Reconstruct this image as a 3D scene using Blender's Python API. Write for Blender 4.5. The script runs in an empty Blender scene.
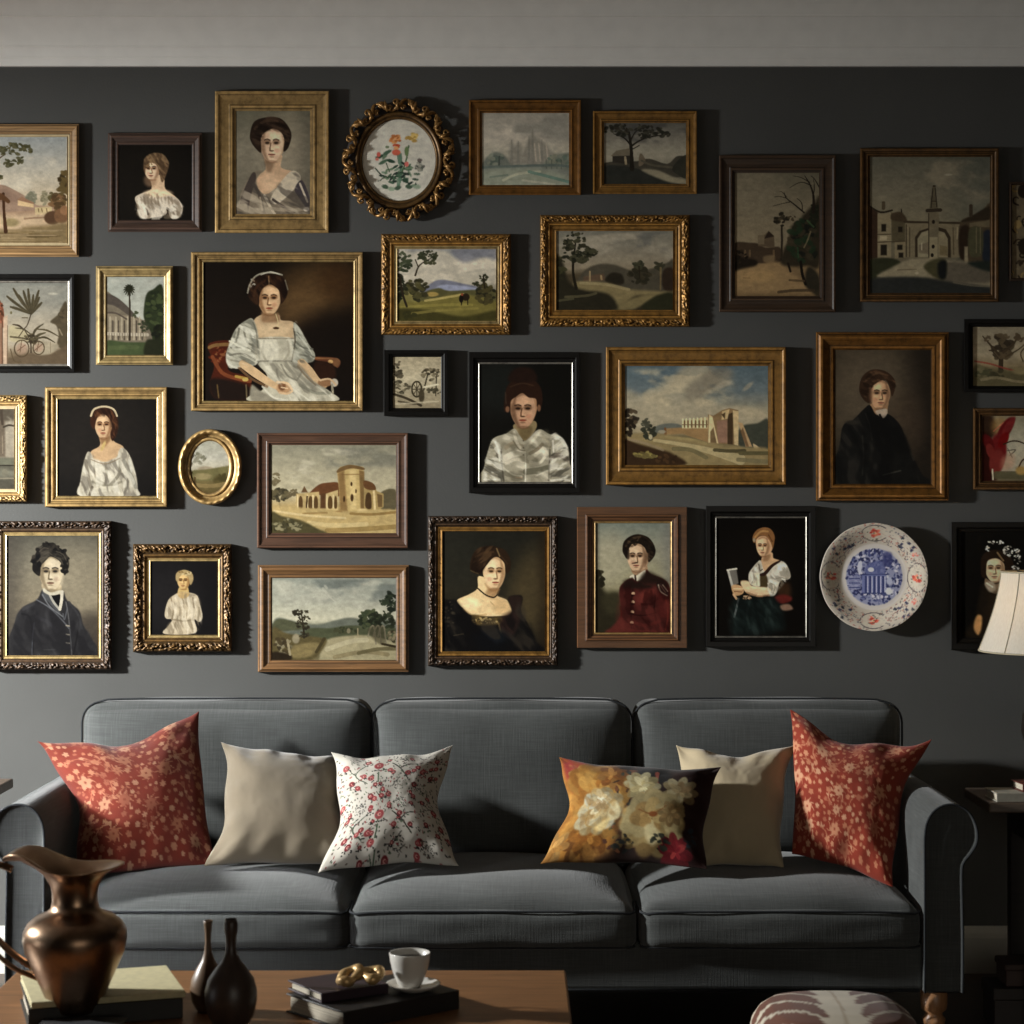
import bpy, bmesh, math, random
import numpy as np
from mathutils import Vector, Matrix

# ---------------------------------------------------------------- scene scale
CAM_H, CAM_D = 1.242, 5.5              # lens height, distance from the picture wall (wall is the plane y = 0)
FPX = CAM_D / 0.0027                   # focal length in pixels of a 1024 frame
def wx(px, t=0.0): return (px - 512) / FPX * (CAM_D - t)      # metres right of the lens axis, t metres off the wall
def wz(py, t=0.0): return CAM_H - (py - 512) / FPX * (CAM_D - t)
def W(px, py, t): return Vector((wx(px, t), -t, wz(py, t)))
scene = bpy.context.scene
COL = scene.collection

def lin(c):
    c = np.asarray(c, dtype=np.float64) / 255.0
    return np.where(c <= 0.04045, c / 12.92, ((c + 0.055) / 1.055) ** 2.4)
def L4(c, k=1.0):
    v = np.clip(lin(c) * k, 0, 1)
    return (float(v[0]), float(v[1]), float(v[2]), 1.0)

# ---------------------------------------------------------------- objects
def link(name, me, mat=None, parent=None, loc=None):
    o = bpy.data.objects.new(name, me)
    COL.objects.link(o)
    if mat is not None and me is not None: me.materials.append(mat)
    if parent is not None: o.parent = parent
    if loc is not None: o.location = loc
    return o
def tag(o, label=None, cat=None, group=None, kind=None):
    if label: o['label'] = label
    if cat: o['category'] = cat
    if group: o['group'] = group
    if kind: o['kind'] = kind
    return o
def empty(name, loc, label, cat, group=None):
    o = bpy.data.objects.new(name, None); COL.objects.link(o)
    o.location = loc; o.empty_display_size = .05
    return tag(o, label, cat, group)
def part(name, me, mat, parent, label=None):
    """mesh built in world coordinates, hung under its thing"""
    o = link(name, me, mat, parent)
    p = parent; off = Vector((0, 0, 0))
    while p is not None:
        off += Vector(p.location); p = p.parent
    me.transform(Matrix.Translation(-off))
    if label: o['label'] = label
    return o
def solo(name, me, mat, label=None, cat=None, group=None, kind=None):
    """one-mesh thing with its origin moved to its base"""
    n = len(me.vertices); co = np.empty(n * 3, dtype=np.float32); me.vertices.foreach_get('co', co); co = co.reshape(-1, 3)
    b = Vector((float(co[:, 0].min() + co[:, 0].max()) / 2, float(co[:, 1].min() + co[:, 1].max()) / 2, float(co[:, 2].min())))
    me.transform(Matrix.Translation(-b))
    return tag(link(name, me, mat, None, b), label, cat, group, kind)

def mesh(name, verts, faces, smooth=False):
    me = bpy.data.meshes.new(name)
    me.from_pydata([tuple(map(float, v)) for v in verts], [], faces)
    if smooth: me.polygons.foreach_set('use_smooth', [True] * len(me.polygons))
    me.update(); return me
def grid_mesh(name, P, closed_u=False, closed_v=False, smooth=True, extra=None):
    """P: (nv, nu, 3) array of points"""
    nv, nu = P.shape[:2]
    idx = np.arange(nv * nu).reshape(nv, nu)
    if closed_u: idx = np.concatenate([idx, idx[:, :1]], 1)
    if closed_v: idx = np.concatenate([idx, idx[:1]], 0)
    q = np.stack([idx[:-1, :-1], idx[:-1, 1:], idx[1:, 1:], idx[1:, :-1]], -1).reshape(-1, 4)
    return quads(name, P.reshape(-1, 3), q, smooth)
def quads(name, V, Q, smooth=True):
    me = bpy.data.meshes.new(name)
    V = np.ascontiguousarray(V, dtype=np.float32); Q = np.ascontiguousarray(Q, dtype=np.int32)
    me.vertices.add(len(V)); me.vertices.foreach_set('co', V.ravel())
    me.loops.add(Q.size); me.loops.foreach_set('vertex_index', Q.ravel())
    me.polygons.add(len(Q)); me.polygons.foreach_set('loop_start', np.arange(0, Q.size, 4, dtype=np.int32))
    me.polygons.foreach_set('use_smooth', np.full(len(Q), smooth))
    me.update(calc_edges=True); me.validate(); return me
def join(name, meshes):
    bm = bmesh.new()
    for m in meshes:
        bm.from_mesh(m)
    me = bpy.data.meshes.new(name); bm.to_mesh(me); bm.free()
    for m in meshes: bpy.data.meshes.remove(m)
    return me
def bevel_box(name, x0, x1, y0, y1, z0, z1, r=.004, seg=2, rot=0.0):
    bm = bmesh.new(); bmesh.ops.create_cube(bm, size=1)
    cx, cy, cz = (x0 + x1) / 2, (y0 + y1) / 2, (z0 + z1) / 2
    for v in bm.verts:
        v.co = Vector((v.co.x * (x1 - x0), v.co.y * (y1 - y0), v.co.z * (z1 - z0)))
    if r > 0: bmesh.ops.bevel(bm, geom=list(bm.edges), offset=r, segments=seg, profile=.5, affect='EDGES')
    bmesh.ops.rotate(bm, verts=bm.verts, cent=(0, 0, 0), matrix=Matrix.Rotation(rot, 3, 'Z'))
    bmesh.ops.translate(bm, verts=bm.verts, vec=(cx, cy, cz))
    me = bpy.data.meshes.new(name); bm.to_mesh(me); bm.free(); return me
def lathe(name, prof, cx, cy, n=48, z0=0.0, smooth=True, sx=1.0, sy=1.0):
    a = np.linspace(0, 2 * np.pi, n, endpoint=False)
    P = np.array([[(cx + r * sx * np.cos(t), cy + r * sy * np.sin(t), z0 + z) for t in a] for r, z in prof])
    return grid_mesh(name, P, closed_u=True, smooth=smooth)
def tube(name, pts, r, n=8, closed=False, flat=1.0):
    pts = [Vector(p) for p in pts]; m = len(pts)
    rs = r if isinstance(r, (list, tuple, np.ndarray)) else [r] * m
    T = []
    for i in range(m):
        a = pts[(i - 1) % m] if (closed or i > 0) else pts[i]
        b = pts[(i + 1) % m] if (closed or i < m - 1) else pts[i]
        t = (b - a); T.append(t.normalized() if t.length > 1e-9 else Vector((0, 0, 1)))
    ref = Vector((0, 0, 1)) if abs(T[0].z) < .9 else Vector((0, 1, 0))
    nrm = (ref - T[0] * ref.dot(T[0])).normalized()
    rings = []
    for i in range(m):
        nrm = (nrm - T[i] * nrm.dot(T[i])).normalized(); bn = T[i].cross(nrm)
        rings.append([tuple(pts[i] + (nrm * math.cos(a) * flat + bn * math.sin(a)) * rs[i]) for a in [2 * math.pi * k / n for k in range(n)]])
    P = np.array(rings)
    me = grid_mesh(name, P, closed_u=True, closed_v=closed)
    if not closed:
        bm = bmesh.new(); bm.from_mesh(me); bm.verts.ensure_lookup_table()
        bm.faces.new([bm.verts[i] for i in range(n)][::-1]); bm.faces.new([bm.verts[(m - 1) * n + i] for i in range(n)])
        bm.to_mesh(me); bm.free()
    return me
def catmull(pts, k=6, closed=True):
    pts = np.asarray(pts, float); n = len(pts); out = []
    rng = range(n) if closed else range(n - 1)
    for i in rng:
        if closed: p0, p1, p2, p3 = pts[(i - 1) % n], pts[i], pts[(i + 1) % n], pts[(i + 2) % n]
        else: p0, p1, p2, p3 = pts[max(i - 1, 0)], pts[i], pts[i + 1], pts[min(i + 2, n - 1)]
        for j in range(k):
            t = j / k
            out.append(.5 * (2 * p1 + (p2 - p0) * t + (2 * p0 - 5 * p1 + 4 * p2 - p3) * t * t + (3 * p1 - p0 - 3 * p2 + p3) * t ** 3))
    if not closed: out.append(pts[-1])
    return np.array(out)

# ---------------------------------------------------------------- node materials
def nodes(name):
    m = bpy.data.materials.new(name); m.use_nodes = True
    nt = m.node_tree; b = nt.nodes['Principled BSDF']
    return m, nt, b
def tex(nt, kind, scale=None, obj=True, **kw):
    n = nt.nodes.new('ShaderNodeTex' + kind)
    tc = nt.nodes.new('ShaderNodeTexCoord'); mp = nt.nodes.new('ShaderNodeMapping')
    nt.links.new(tc.outputs['Object'], mp.inputs['Vector']); nt.links.new(mp.outputs['Vector'], n.inputs['Vector'])
    if scale is not None: mp.inputs['Scale'].default_value = scale
    for k, v in kw.items(): n.inputs[k].default_value = v
    return n
def ramp(nt, fac, stops):
    r = nt.nodes.new('ShaderNodeValToRGB'); nt.links.new(fac, r.inputs['Fac'])
    el = r.color_ramp.elements
    while len(el) < len(stops): el.new(.5)
    for e, (p, c) in zip(el, stops): e.position = p; e.color = c
    return r
def bump(nt, b, h, strength=.2, dist=.002):
    n = nt.nodes.new('ShaderNodeBump'); n.inputs['Strength'].default_value = strength; n.inputs['Distance'].default_value = dist
    nt.links.new(h, n.inputs['Height']); nt.links.new(n.outputs['Normal'], b.inputs['Normal'])
def plain(name, c, rough=.5, metal=0.0, spec=.5, var=.12, scale=60, bmp=0.0, k=1.0):
    """one colour broken up by noise"""
    m, nt, b = nodes(name)
    t = tex(nt, 'Noise', (1, 1, 1), Scale=scale, Detail=4.0)
    r = ramp(nt, t.outputs['Fac'], [(.3, L4(c, k * (1 - var))), (.7, L4(c, k * (1 + var)))])
    nt.links.new(r.outputs['Color'], b.inputs['Base Color'])
    b.inputs['Roughness'].default_value = rough; b.inputs['Metallic'].default_value = metal
    b.inputs['Specular IOR Level'].default_value = spec
    if bmp: bump(nt, b, t.outputs['Fac'], bmp, .002)
    return m
def painted(name, rough=.55, spec=.3, bmp=0.0, weave=None):
    """colour comes from the mesh's own paint layer"""
    m, nt, b = nodes(name)
    a = nt.nodes.new('ShaderNodeAttribute'); a.attribute_name = 'paint'
    nt.links.new(a.outputs['Color'], b.inputs['Base Color'])
    b.inputs['Roughness'].default_value = rough; b.inputs['Specular IOR Level'].default_value = spec
    if bmp:
        t = tex(nt, 'Noise', (1, 1, 1), Scale=weave or 300, Detail=3.0)
        bump(nt, b, t.outputs['Fac'], bmp, .001)
    return m
def set_paint(me, rgb):
    """rgb linear (n,3)"""
    at = me.color_attributes.new('paint', 'FLOAT_COLOR', 'POINT')
    c = np.ones((len(rgb), 4), np.float32); c[:, :3] = rgb
    at.data.foreach_set('color', c.ravel())

# ---------------------------------------------------------------- small paint box
def sm(x): x = np.clip(x, 0, 1); return x * x * (3 - 2 * x)
def fbm(w, h, scale, seed, octs=4, aspect=1.0):
    r = np.random.RandomState(seed); out = np.zeros((h, w)); amp = 1; tot = 0
    for o in range(octs):
        s = max(scale / 2 ** o, 1.01)
        gw, gh = int(w / (s * aspect)) + 3, int(h / s) + 3
        g = r.rand(gh, gw)
        x = np.arange(w) / (s * aspect); y = np.arange(h) / s
        xi = x.astype(int); yi = y.astype(int); fx = sm(x - xi)[None]; fy = sm(y - yi)[:, None]
        a = g[np.ix_(yi, xi)]; b = g[np.ix_(yi, xi + 1)]; c = g[np.ix_(yi + 1, xi)]; d = g[np.ix_(yi + 1, xi + 1)]
        out += amp * ((a * (1 - fx) + b * fx) * (1 - fy) + (c * (1 - fx) + d * fx) * fy); tot += amp; amp *= .5
    return out / tot

def vnoise(u, v, seed, octs=3):
    g = np.random.RandomState(int(seed) % 99991).rand(64, 64); out = 0; amp = 1; tot = 0
    u, v = np.broadcast_arrays(u, v)
    for o in range(octs):
        ui, vi = np.floor(u).astype(int), np.floor(v).astype(int); fu, fv = sm(u - ui), sm(v - vi)
        a, b, c, d = g[vi % 64, ui % 64], g[vi % 64, (ui + 1) % 64], g[(vi + 1) % 64, ui % 64], g[(vi + 1) % 64, (ui + 1) % 64]
        out = out + amp * ((a * (1 - fu) + b * fu) * (1 - fv) + (c * (1 - fu) + d * fu) * fv); tot += amp; amp *= .5; u = u * 2 + 7.3; v = v * 2 + 3.1
    return out / tot

class Art:
    """A raster of oil paint on one canvas.  rect: the canvas in wall pixels; view = (ox, oy, s): drawing units -> wall pixels."""
    def __init__(s, rect, view=(0, 0, 1), k=2.0, bg=(20, 18, 15), wh=None):
        s.rect = rect; s.view = view
        x0, y0, x1, y1 = rect
        s.w, s.h = wh or (int((x1 - x0) * k) + 1, int((y1 - y0) * k) + 1)
        ox, oy, sc = view
        s.X = ((np.linspace(x0, x1, s.w) - ox) / sc); s.Y = ((np.linspace(y0, y1, s.h) - oy) / sc)
        s.px = abs(s.X[1] - s.X[0])
        s.a = np.zeros((s.h, s.w, 3)); s.a[:] = bg
        s.seed = int(abs(x0) * 7 + y0 * 13) % 9973; s.r = random.Random(s.seed)
    def box(s, x0, y0, x1, y1, m):
        i0 = max(np.searchsorted(s.X, x0 - m), 0); i1 = min(np.searchsorted(s.X, x1 + m) + 1, s.w)
        j0 = max(np.searchsorted(s.Y, y0 - m), 0); j1 = min(np.searchsorted(s.Y, y1 + m) + 1, s.h)
        if i1 <= i0 or j1 <= j0: return None
        return slice(j0, j1), slice(i0, i1), s.X[i0:i1][None, :], s.Y[j0:j1][:, None]
    def mix(s, js, is_, m, c):
        m = np.clip(m, 0, 1)[..., None]; s.a[js, is_] = s.a[js, is_] * (1 - m) + np.asarray(c, float) * m
    def g(s, stops):
        ys = [q[0] for q in stops]
        for k in range(3): s.a[:, :, k] = np.interp(s.Y, ys, [q[1][k] for q in stops])[:, None]
    def gx(s, x0, x1, c, a=1.0):
        m = sm((s.X - x0) / (x1 - x0)) * a; s.mix(slice(None), slice(None), np.repeat(m[None], s.h, 0), c)
    def gy(s, y0, y1, c, a=1.0):
        m = sm((s.Y - y0) / (y1 - y0)) * a; s.mix(slice(None), slice(None), np.repeat(m[:, None], s.w, 1), c)
    def p(s, pts, c, soft=1.0, a=1.0, sm_=True):
        q = s.pm(pts, soft, sm_)
        if q is not None: s.mix(q[0], q[1], q[4] * a, c)
    def fold(s, pts, dark, light, ang=0.0, scale=40, asp=3.0, amt=.7, seed=1, soft=3, hard=.16):
        """brushed cloth folds inside an outline"""
        q = s.pm(pts, soft, True)
        if q is None: return
        js, is_, X, Y, m = q; co, si = math.cos(ang), math.sin(ang)
        wx_ = X + .35 * scale * np.sin(Y / scale * .9 + seed); u = (wx_ * co + Y * si) / (scale * asp); v = (-wx_ * si + Y * co) / scale
        n = vnoise(u, v, seed + s.seed)
        s.mix(js, is_, m * sm((.5 - n) / hard) * amt, dark); s.mix(js, is_, m * sm((n - .53) / hard) * amt, light)
    def finish(s, k=.12, grain=.035, con=1.13):
        m = s.a.mean((0, 1)); s.a = np.clip(m + (s.a - m) * con, 2, 252)
        b = s.a.copy(); b[1:-1, 1:-1] = (s.a[:-2, 1:-1] + s.a[2:, 1:-1] + s.a[1:-1, :-2] + s.a[1:-1, 2:]) / 4
        s.a = s.a * (1 - k) + b * k
        n = np.random.RandomState(s.seed).randn(s.h, s.w); n[1:, :] = (n[1:, :] + n[:-1, :]) * .6
        n2 = (fbm(s.w, s.h, 7, s.seed + 77, 3, 1.5) - .5) * 5
        s.a = np.clip(s.a * (1 + grain * (.6 * n + n2))[..., None], 0, 255)
    def pm(s, pts, soft=1.0, sm_=True):
        P = catmull(pts, 5) if sm_ else np.asarray(pts, float)
        so = max(soft, .6) * s.px
        q = s.box(P[:, 0].min(), P[:, 1].min(), P[:, 0].max(), P[:, 1].max(), so * 2)
        if q is None: return None
        js, is_, X, Y = q
        ins = np.zeros((Y.shape[0], X.shape[1]), bool); d = np.full(ins.shape, 1e9)
        for i in range(len(P)):
            ax, ay = P[i]; bx, by = P[(i + 1) % len(P)]
            dx, dy = bx - ax, by - ay; L = dx * dx + dy * dy + 1e-12
            t = np.clip(((X - ax) * dx + (Y - ay) * dy) / L, 0, 1)
            d = np.minimum(d, (X - ax - t * dx) ** 2 + (Y - ay - t * dy) ** 2)
            if ay != by:
                ins ^= ((ay > Y) != (by > Y)) & (X < (bx - ax) * (Y - ay) / (by - ay) + ax)
        d = np.sqrt(d); sd = np.where(ins, d, -d)
        return js, is_, X, Y, sm(.5 + sd / (2 * so))
    def e(s, cx, cy, rx, ry, c, soft=.25, rot=0.0, a=1.0):
        R = max(rx, ry) * (1 + soft)
        q = s.box(cx - R, cy - R, cx + R, cy + R, s.px)
        if q is None: return
        js, is_, X, Y = q; co, si = math.cos(rot), math.sin(rot)
        u = ((X - cx) * co + (Y - cy) * si) / max(rx, .01); v = (-(X - cx) * si + (Y - cy) * co) / max(ry, .01)
        r = np.sqrt(u * u + v * v); so = max(soft, .7 * s.px / max(min(rx, ry), .01))
        s.mix(js, is_, sm((1 + so / 2 - r) / so) * a, c)
    def l(s, pts, w, c, a=1.0, smooth=True, soft=.8):
        P = catmull(pts, 5, False) if (smooth and len(pts) > 2) else np.asarray(pts, float)
        n = len(P); ws = np.interp(np.linspace(0, 1, n), np.linspace(0, 1, len(w)), w) if isinstance(w, (list, tuple)) else np.full(n, w)
        q = s.box(P[:, 0].min(), P[:, 1].min(), P[:, 0].max(), P[:, 1].max(), ws.max() + 2 * s.px)
        if q is None: return
        js, is_, X, Y = q; m = np.zeros((Y.shape[0], X.shape[1]))
        for i in range(n - 1):
            (ax, ay), (bx, by) = P[i], P[i + 1]; dx, dy = bx - ax, by - ay; L = dx * dx + dy * dy + 1e-12
            t = np.clip(((X - ax) * dx + (Y - ay) * dy) / L, 0, 1)
            d = np.sqrt((X - ax - t * dx) ** 2 + (Y - ay - t * dy) ** 2)
            hw = (ws[i] * (1 - t) + ws[i + 1] * t) / 2
            so = soft * s.px; k = np.minimum(1, hw / (so * .6))
            m = np.maximum(m, sm((np.maximum(hw, so * .6) + so / 2 - d) / so) * k)
        s.mix(js, is_, m * a, c)
    def f(s, cx, cy, rx, ry, cols, n=40, sz=8, a=.9, el=1.6, soft=.4):
        for i in range(n):
            t = s.r.uniform(0, 6.283); q = math.sqrt(s.r.random())
            z = sz * s.r.uniform(.5, 1.3)
            s.e(cx + rx * q * math.cos(t), cy + ry * q * math.sin(t), z, z / el, cols[i * len(cols) // n if len(cols) > 1 else 0], soft, s.r.uniform(-.9, .9), a)
    def cl(s, y0, y1, c, amt=.8, scale=60, seed=1, lo=.45, hi=.65, aspect=1.8, x0=None, x1=None):
        n = fbm(s.w, s.h, scale / s.px, s.seed + seed, 5, aspect)
        m = sm((n - lo) / (hi - lo)) * amt
        f = sm((s.Y - y0) / (.12 * (y1 - y0))) * sm((y1 - s.Y) / (.3 * (y1 - y0))); m = m * f[:, None]
        if x0 is not None: m = m * (sm((s.X - x0) / (.2 * (x1 - x0))) * sm((x1 - s.X) / (.2 * (x1 - x0))))[None]
        s.mix(slice(None), slice(None), m, c)
    def ns(s, amp=.08, scale=10, seed=5, aspect=1.6, y0=None, y1=None):
        n = (fbm(s.w, s.h, max(scale / s.px, 1.3), s.seed + seed, 3, aspect) - .5) * 2 * amp
        if y0 is not None: n = n * (sm((s.Y - y0) / 10) * sm((y1 - s.Y) / 10))[:, None]
        s.a *= (1 + n[..., None])
    def face(s, cx, cy, w, h, skin, dark, side=1, turn=0.0, lip=(140, 80, 65), eye=(40, 28, 22), light=None, jaw=1.0):
        """w, h: half width and half height of the face; side: the side in shade"""
        skin = np.array(skin, float); dark = np.array(dark, float)
        pts = [(0, -1), (.7, -.78), (1, -.15), (.9 * jaw, .38), (.52 * jaw, .86), (0, 1.02), (-.52 * jaw, .86), (-.9 * jaw, .38), (-1, -.15), (-.7, -.78)]
        s.p([(cx + a * w, cy + b * h) for a, b in pts], skin)
        li = light if light is not None else np.minimum(skin * 1.12 + 6, 250)
        s.e(cx - side * .3 * w + turn * .2 * w, cy - .5 * h, .5 * w, .32 * h, li, 1.2, 0, .7)
        s.e(cx - side * .4 * w, cy + .3 * h, .35 * w, .25 * h, li, 1.2, 0, .5)
        s.p([(cx + side * w * a, cy + h * b) for a, b in [(.55, -.9), (1, -.15), (.9 * jaw, .38), (.5 * jaw, .88), (.25, .95), (.5, .45), (.62, -.1)]], dark, 3, .72)
        s.p([(cx + a_ * w, cy + b_ * h) for a_, b_ in [(-.75, -.8), (0, -1.05), (.75, -.8), (.55, -.72), (0, -.86), (-.55, -.72)]], dark, 2, .5)
        s.e(cx - side * .45 * w, cy + .36 * h, .22 * w, .14 * h, lip, 1.1, 0, .25)
        ox = turn * .3 * w
        for k in (-1, 1):
            ex = cx + ox + k * .4 * w * (1 - .25 * abs(turn) * (k * turn > 0)); ey = cy - .1 * h
            s.e(ex, ey - .04 * h, .32 * w, .15 * h, dark, .9, 0, .85)
            s.e(ex, ey, .19 * w, .065 * h, eye, .5, 0, .98)
            s.l([(ex - .24 * w, ey - .17 * h), (ex, ey - .22 * h), (ex + .24 * w, ey - .16 * h)], .08 * h, eye, .75)
        s.l([(cx + ox + side * .08 * w, cy - .08 * h), (cx + ox + side * .14 * w, cy + .2 * h), (cx + ox + side * .16 * w, cy + .32 * h)], .13 * w, dark, .9)
        s.e(cx + ox, cy + .2 * h, .08 * w, .16 * h, li, .8, 0, .7)
        s.e(cx + ox, cy + .36 * h, .2 * w, .045 * h, dark * .7, .7, 0, .85)
        s.e(cx + ox, cy + .58 * h, .3 * w, .06 * h, lip, .6, 0, .95)
        s.l([(cx + ox - .28 * w, cy + .565 * h), (cx + ox + .28 * w, cy + .565 * h)], .04 * h, np.array(lip) * .5, .8)
        s.e(cx + ox, cy + .71 * h, .22 * w, .05 * h, dark, .9, 0, .5)
        s.e(cx, cy + 1.0 * h, .5 * w, .1 * h, dark, .9, 0, .6)
# ---------------------------------------------------------------- the pictures (each returns its paint)
def art_pine_valley(rect):
    A = Art(rect, (0, 120, .1368))
    A.g([(120, (150, 152, 148)), (300, (168, 163, 150)), (450, (182, 170, 148)), (620, (176, 158, 130)), (640, (150, 122, 98)), (760, (164, 142, 116)), (900, (120, 100, 74))])
    A.cl(250, 560, (192, 182, 162), .6, 120, 3)
    A.p([(-500, 380), (-300, 420), (-100, 470), (20, 474), (100, 508), (190, 560), (250, 610), (250, 660), (-500, 660)], (146, 122, 102))
    A.p([(-100, 500), (30, 500), (110, 540), (160, 580), (80, 600), (-100, 590)], (126, 102, 86), 6, .6)
    A.f(232, 570, 36, 44, [(128, 124, 104), (140, 134, 114), (116, 112, 92)], 30, 15); A.f(332, 570, 30, 50, [(130, 122, 98), (118, 110, 86), (142, 132, 106)], 30, 15); A.f(385, 565, 26, 40, [(104, 94, 66), (92, 82, 56)], 26, 13)
    A.p([(130, 585), (180, 575), (245, 610), (245, 640), (130, 625)], (196, 168, 128), sm_=False); A.p([(125, 585), (160, 560), (250, 605), (245, 615)], (142, 110, 86), sm_=False)
    A.p([(255, 640), (380, 634), (380, 690), (258, 694)], (182, 162, 122), sm_=False)
    for x in (280, 305, 340): A.l([(x, 648), (x + 4, 672)], 8, (120, 100, 70))
    A.p([(-500, 690), (100, 700), (330, 690), (500, 700), (500, 800), (-500, 800)], (178, 154, 124), 8)
    A.l([(180, 722), (260, 715), (330, 712)], 14, (132, 108, 84), .8); A.e(80, 750, 60, 30, (138, 122, 88), .8)
    A.f(470, 480, 45, 110, [(86, 72, 46), (70, 58, 38), (98, 82, 52)], 60, 22)
    A.f(425, 600, 60, 70, [(104, 84, 54), (120, 92, 64), (84, 66, 44)], 45, 20)
    A.e(385, 715, 62, 50, (88, 66, 48)); A.e(450, 700, 55, 55, (112, 84, 60)); A.e(468, 660, 30, 35, (132, 100, 72))
    A.p([(-500, 790), (80, 805), (180, 780), (330, 770), (520, 760), (520, 940), (-500, 940)], (122, 104, 74), 6)
    for i in range(40): A.l([(A.r.uniform(-400, 480), yy := A.r.uniform(800, 900)), (A.r.uniform(-400, 480), yy + 6)], 9, A.r.choice([(96, 80, 54), (140, 122, 92), (84, 70, 46), (150, 130, 100)]), .5)
    A.l([(24, 540), (30, 680), (42, 815)], [22, 20, 30], (72, 50, 34)); A.p([(-120, 560), (-10, 530), (70, 585), (60, 610), (10, 585), (-80, 600)], (92, 66, 44))
    A.l([(-220, 800), (-190, 560), (-120, 400), (-30, 300), (40, 250)], [40, 30, 20, 12, 6], (86, 66, 48))
    for x, y, rx, ry in [(90, 190, 40, 26), (205, 214, 45, 26), (135, 292, 42, 30), (55, 312, 44, 30), (75, 240, 62, 34), (150, 195, 50, 22), (5, 210, 40, 25), (-60, 230, 70, 40), (-140, 180, 80, 40), (-250, 230, 90, 50), (-10, 420, 30, 12)]:
        A.f(x, y, rx, ry, [(84, 80, 56), (96, 90, 64), (74, 70, 48)], 16, 14)
    A.ns(.05, 12); A.finish(); return A

def art_child(rect):
    A = Art(rect, (0, 60, .2148), bg=(17, 14, 11)); A.e(700, 560, 260, 220, (26, 22, 17), 1.2)
    A.p([(700, 540), (760, 540), (770, 600), (820, 640), (820, 680), (660, 680), (650, 630), (705, 600)], (190, 162, 130))
    A.e(700, 560, 30, 30, (140, 110, 84), .8, 0, .6)
    A.face(708, 510, 36, 48, (196, 168, 138), (120, 88, 64), 1, -.5)
    A.p([(668, 500), (675, 455), (715, 433), (760, 440), (786, 480), (775, 530), (755, 570), (742, 530), (730, 490), (700, 478), (680, 500), (676, 530)], (92, 72, 52))
    A.f(690, 480, 22, 30, [(70, 52, 36), (120, 96, 68)], 14, 9); A.l([(740, 450), (770, 490), (765, 540)], 10, (124, 98, 70), .7)
    A.p([(650, 625), (700, 612), (770, 625), (820, 640), (845, 670), (850, 700), (830, 735), (795, 735), (785, 690), (770, 720), (720, 732), (690, 738), (660, 735), (645, 690), (628, 645)], (178, 164, 144))
    A.e(815, 705, 32, 34, (188, 178, 160), .4); A.e(665, 700, 26, 36, (182, 170, 150), .4); A.e(728, 695, 48, 36, (164, 152, 134), .6)
    for x in range(655, 800, 16): A.l([(x, 640), (x + 4, 668)], 7, (120, 104, 84), .6)
    A.l([(680, 690), (690, 720)], 8, (60, 48, 38)); A.l([(778, 690), (785, 730)], 9, (46, 36, 28)); A.e(820, 712, 16, 12, (122, 110, 94), .6)
    A.e(735, 620, 60, 18, (214, 186, 152), .8); A.ns(.06, 10); A.fold([(650, 630), (770, 628), (845, 670), (850, 700), (830, 735), (650, 735)], (112, 98, 80), (210, 198, 178), 1.1, 16, 2, .6, 3); A.fold([(668, 500), (675, 455), (715, 433), (760, 440), (786, 480), (775, 530), (755, 570), (730, 490), (690, 480)], (58, 44, 31), (136, 112, 82), .9, 10, 3, .6, 3); A.finish(); return A

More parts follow.
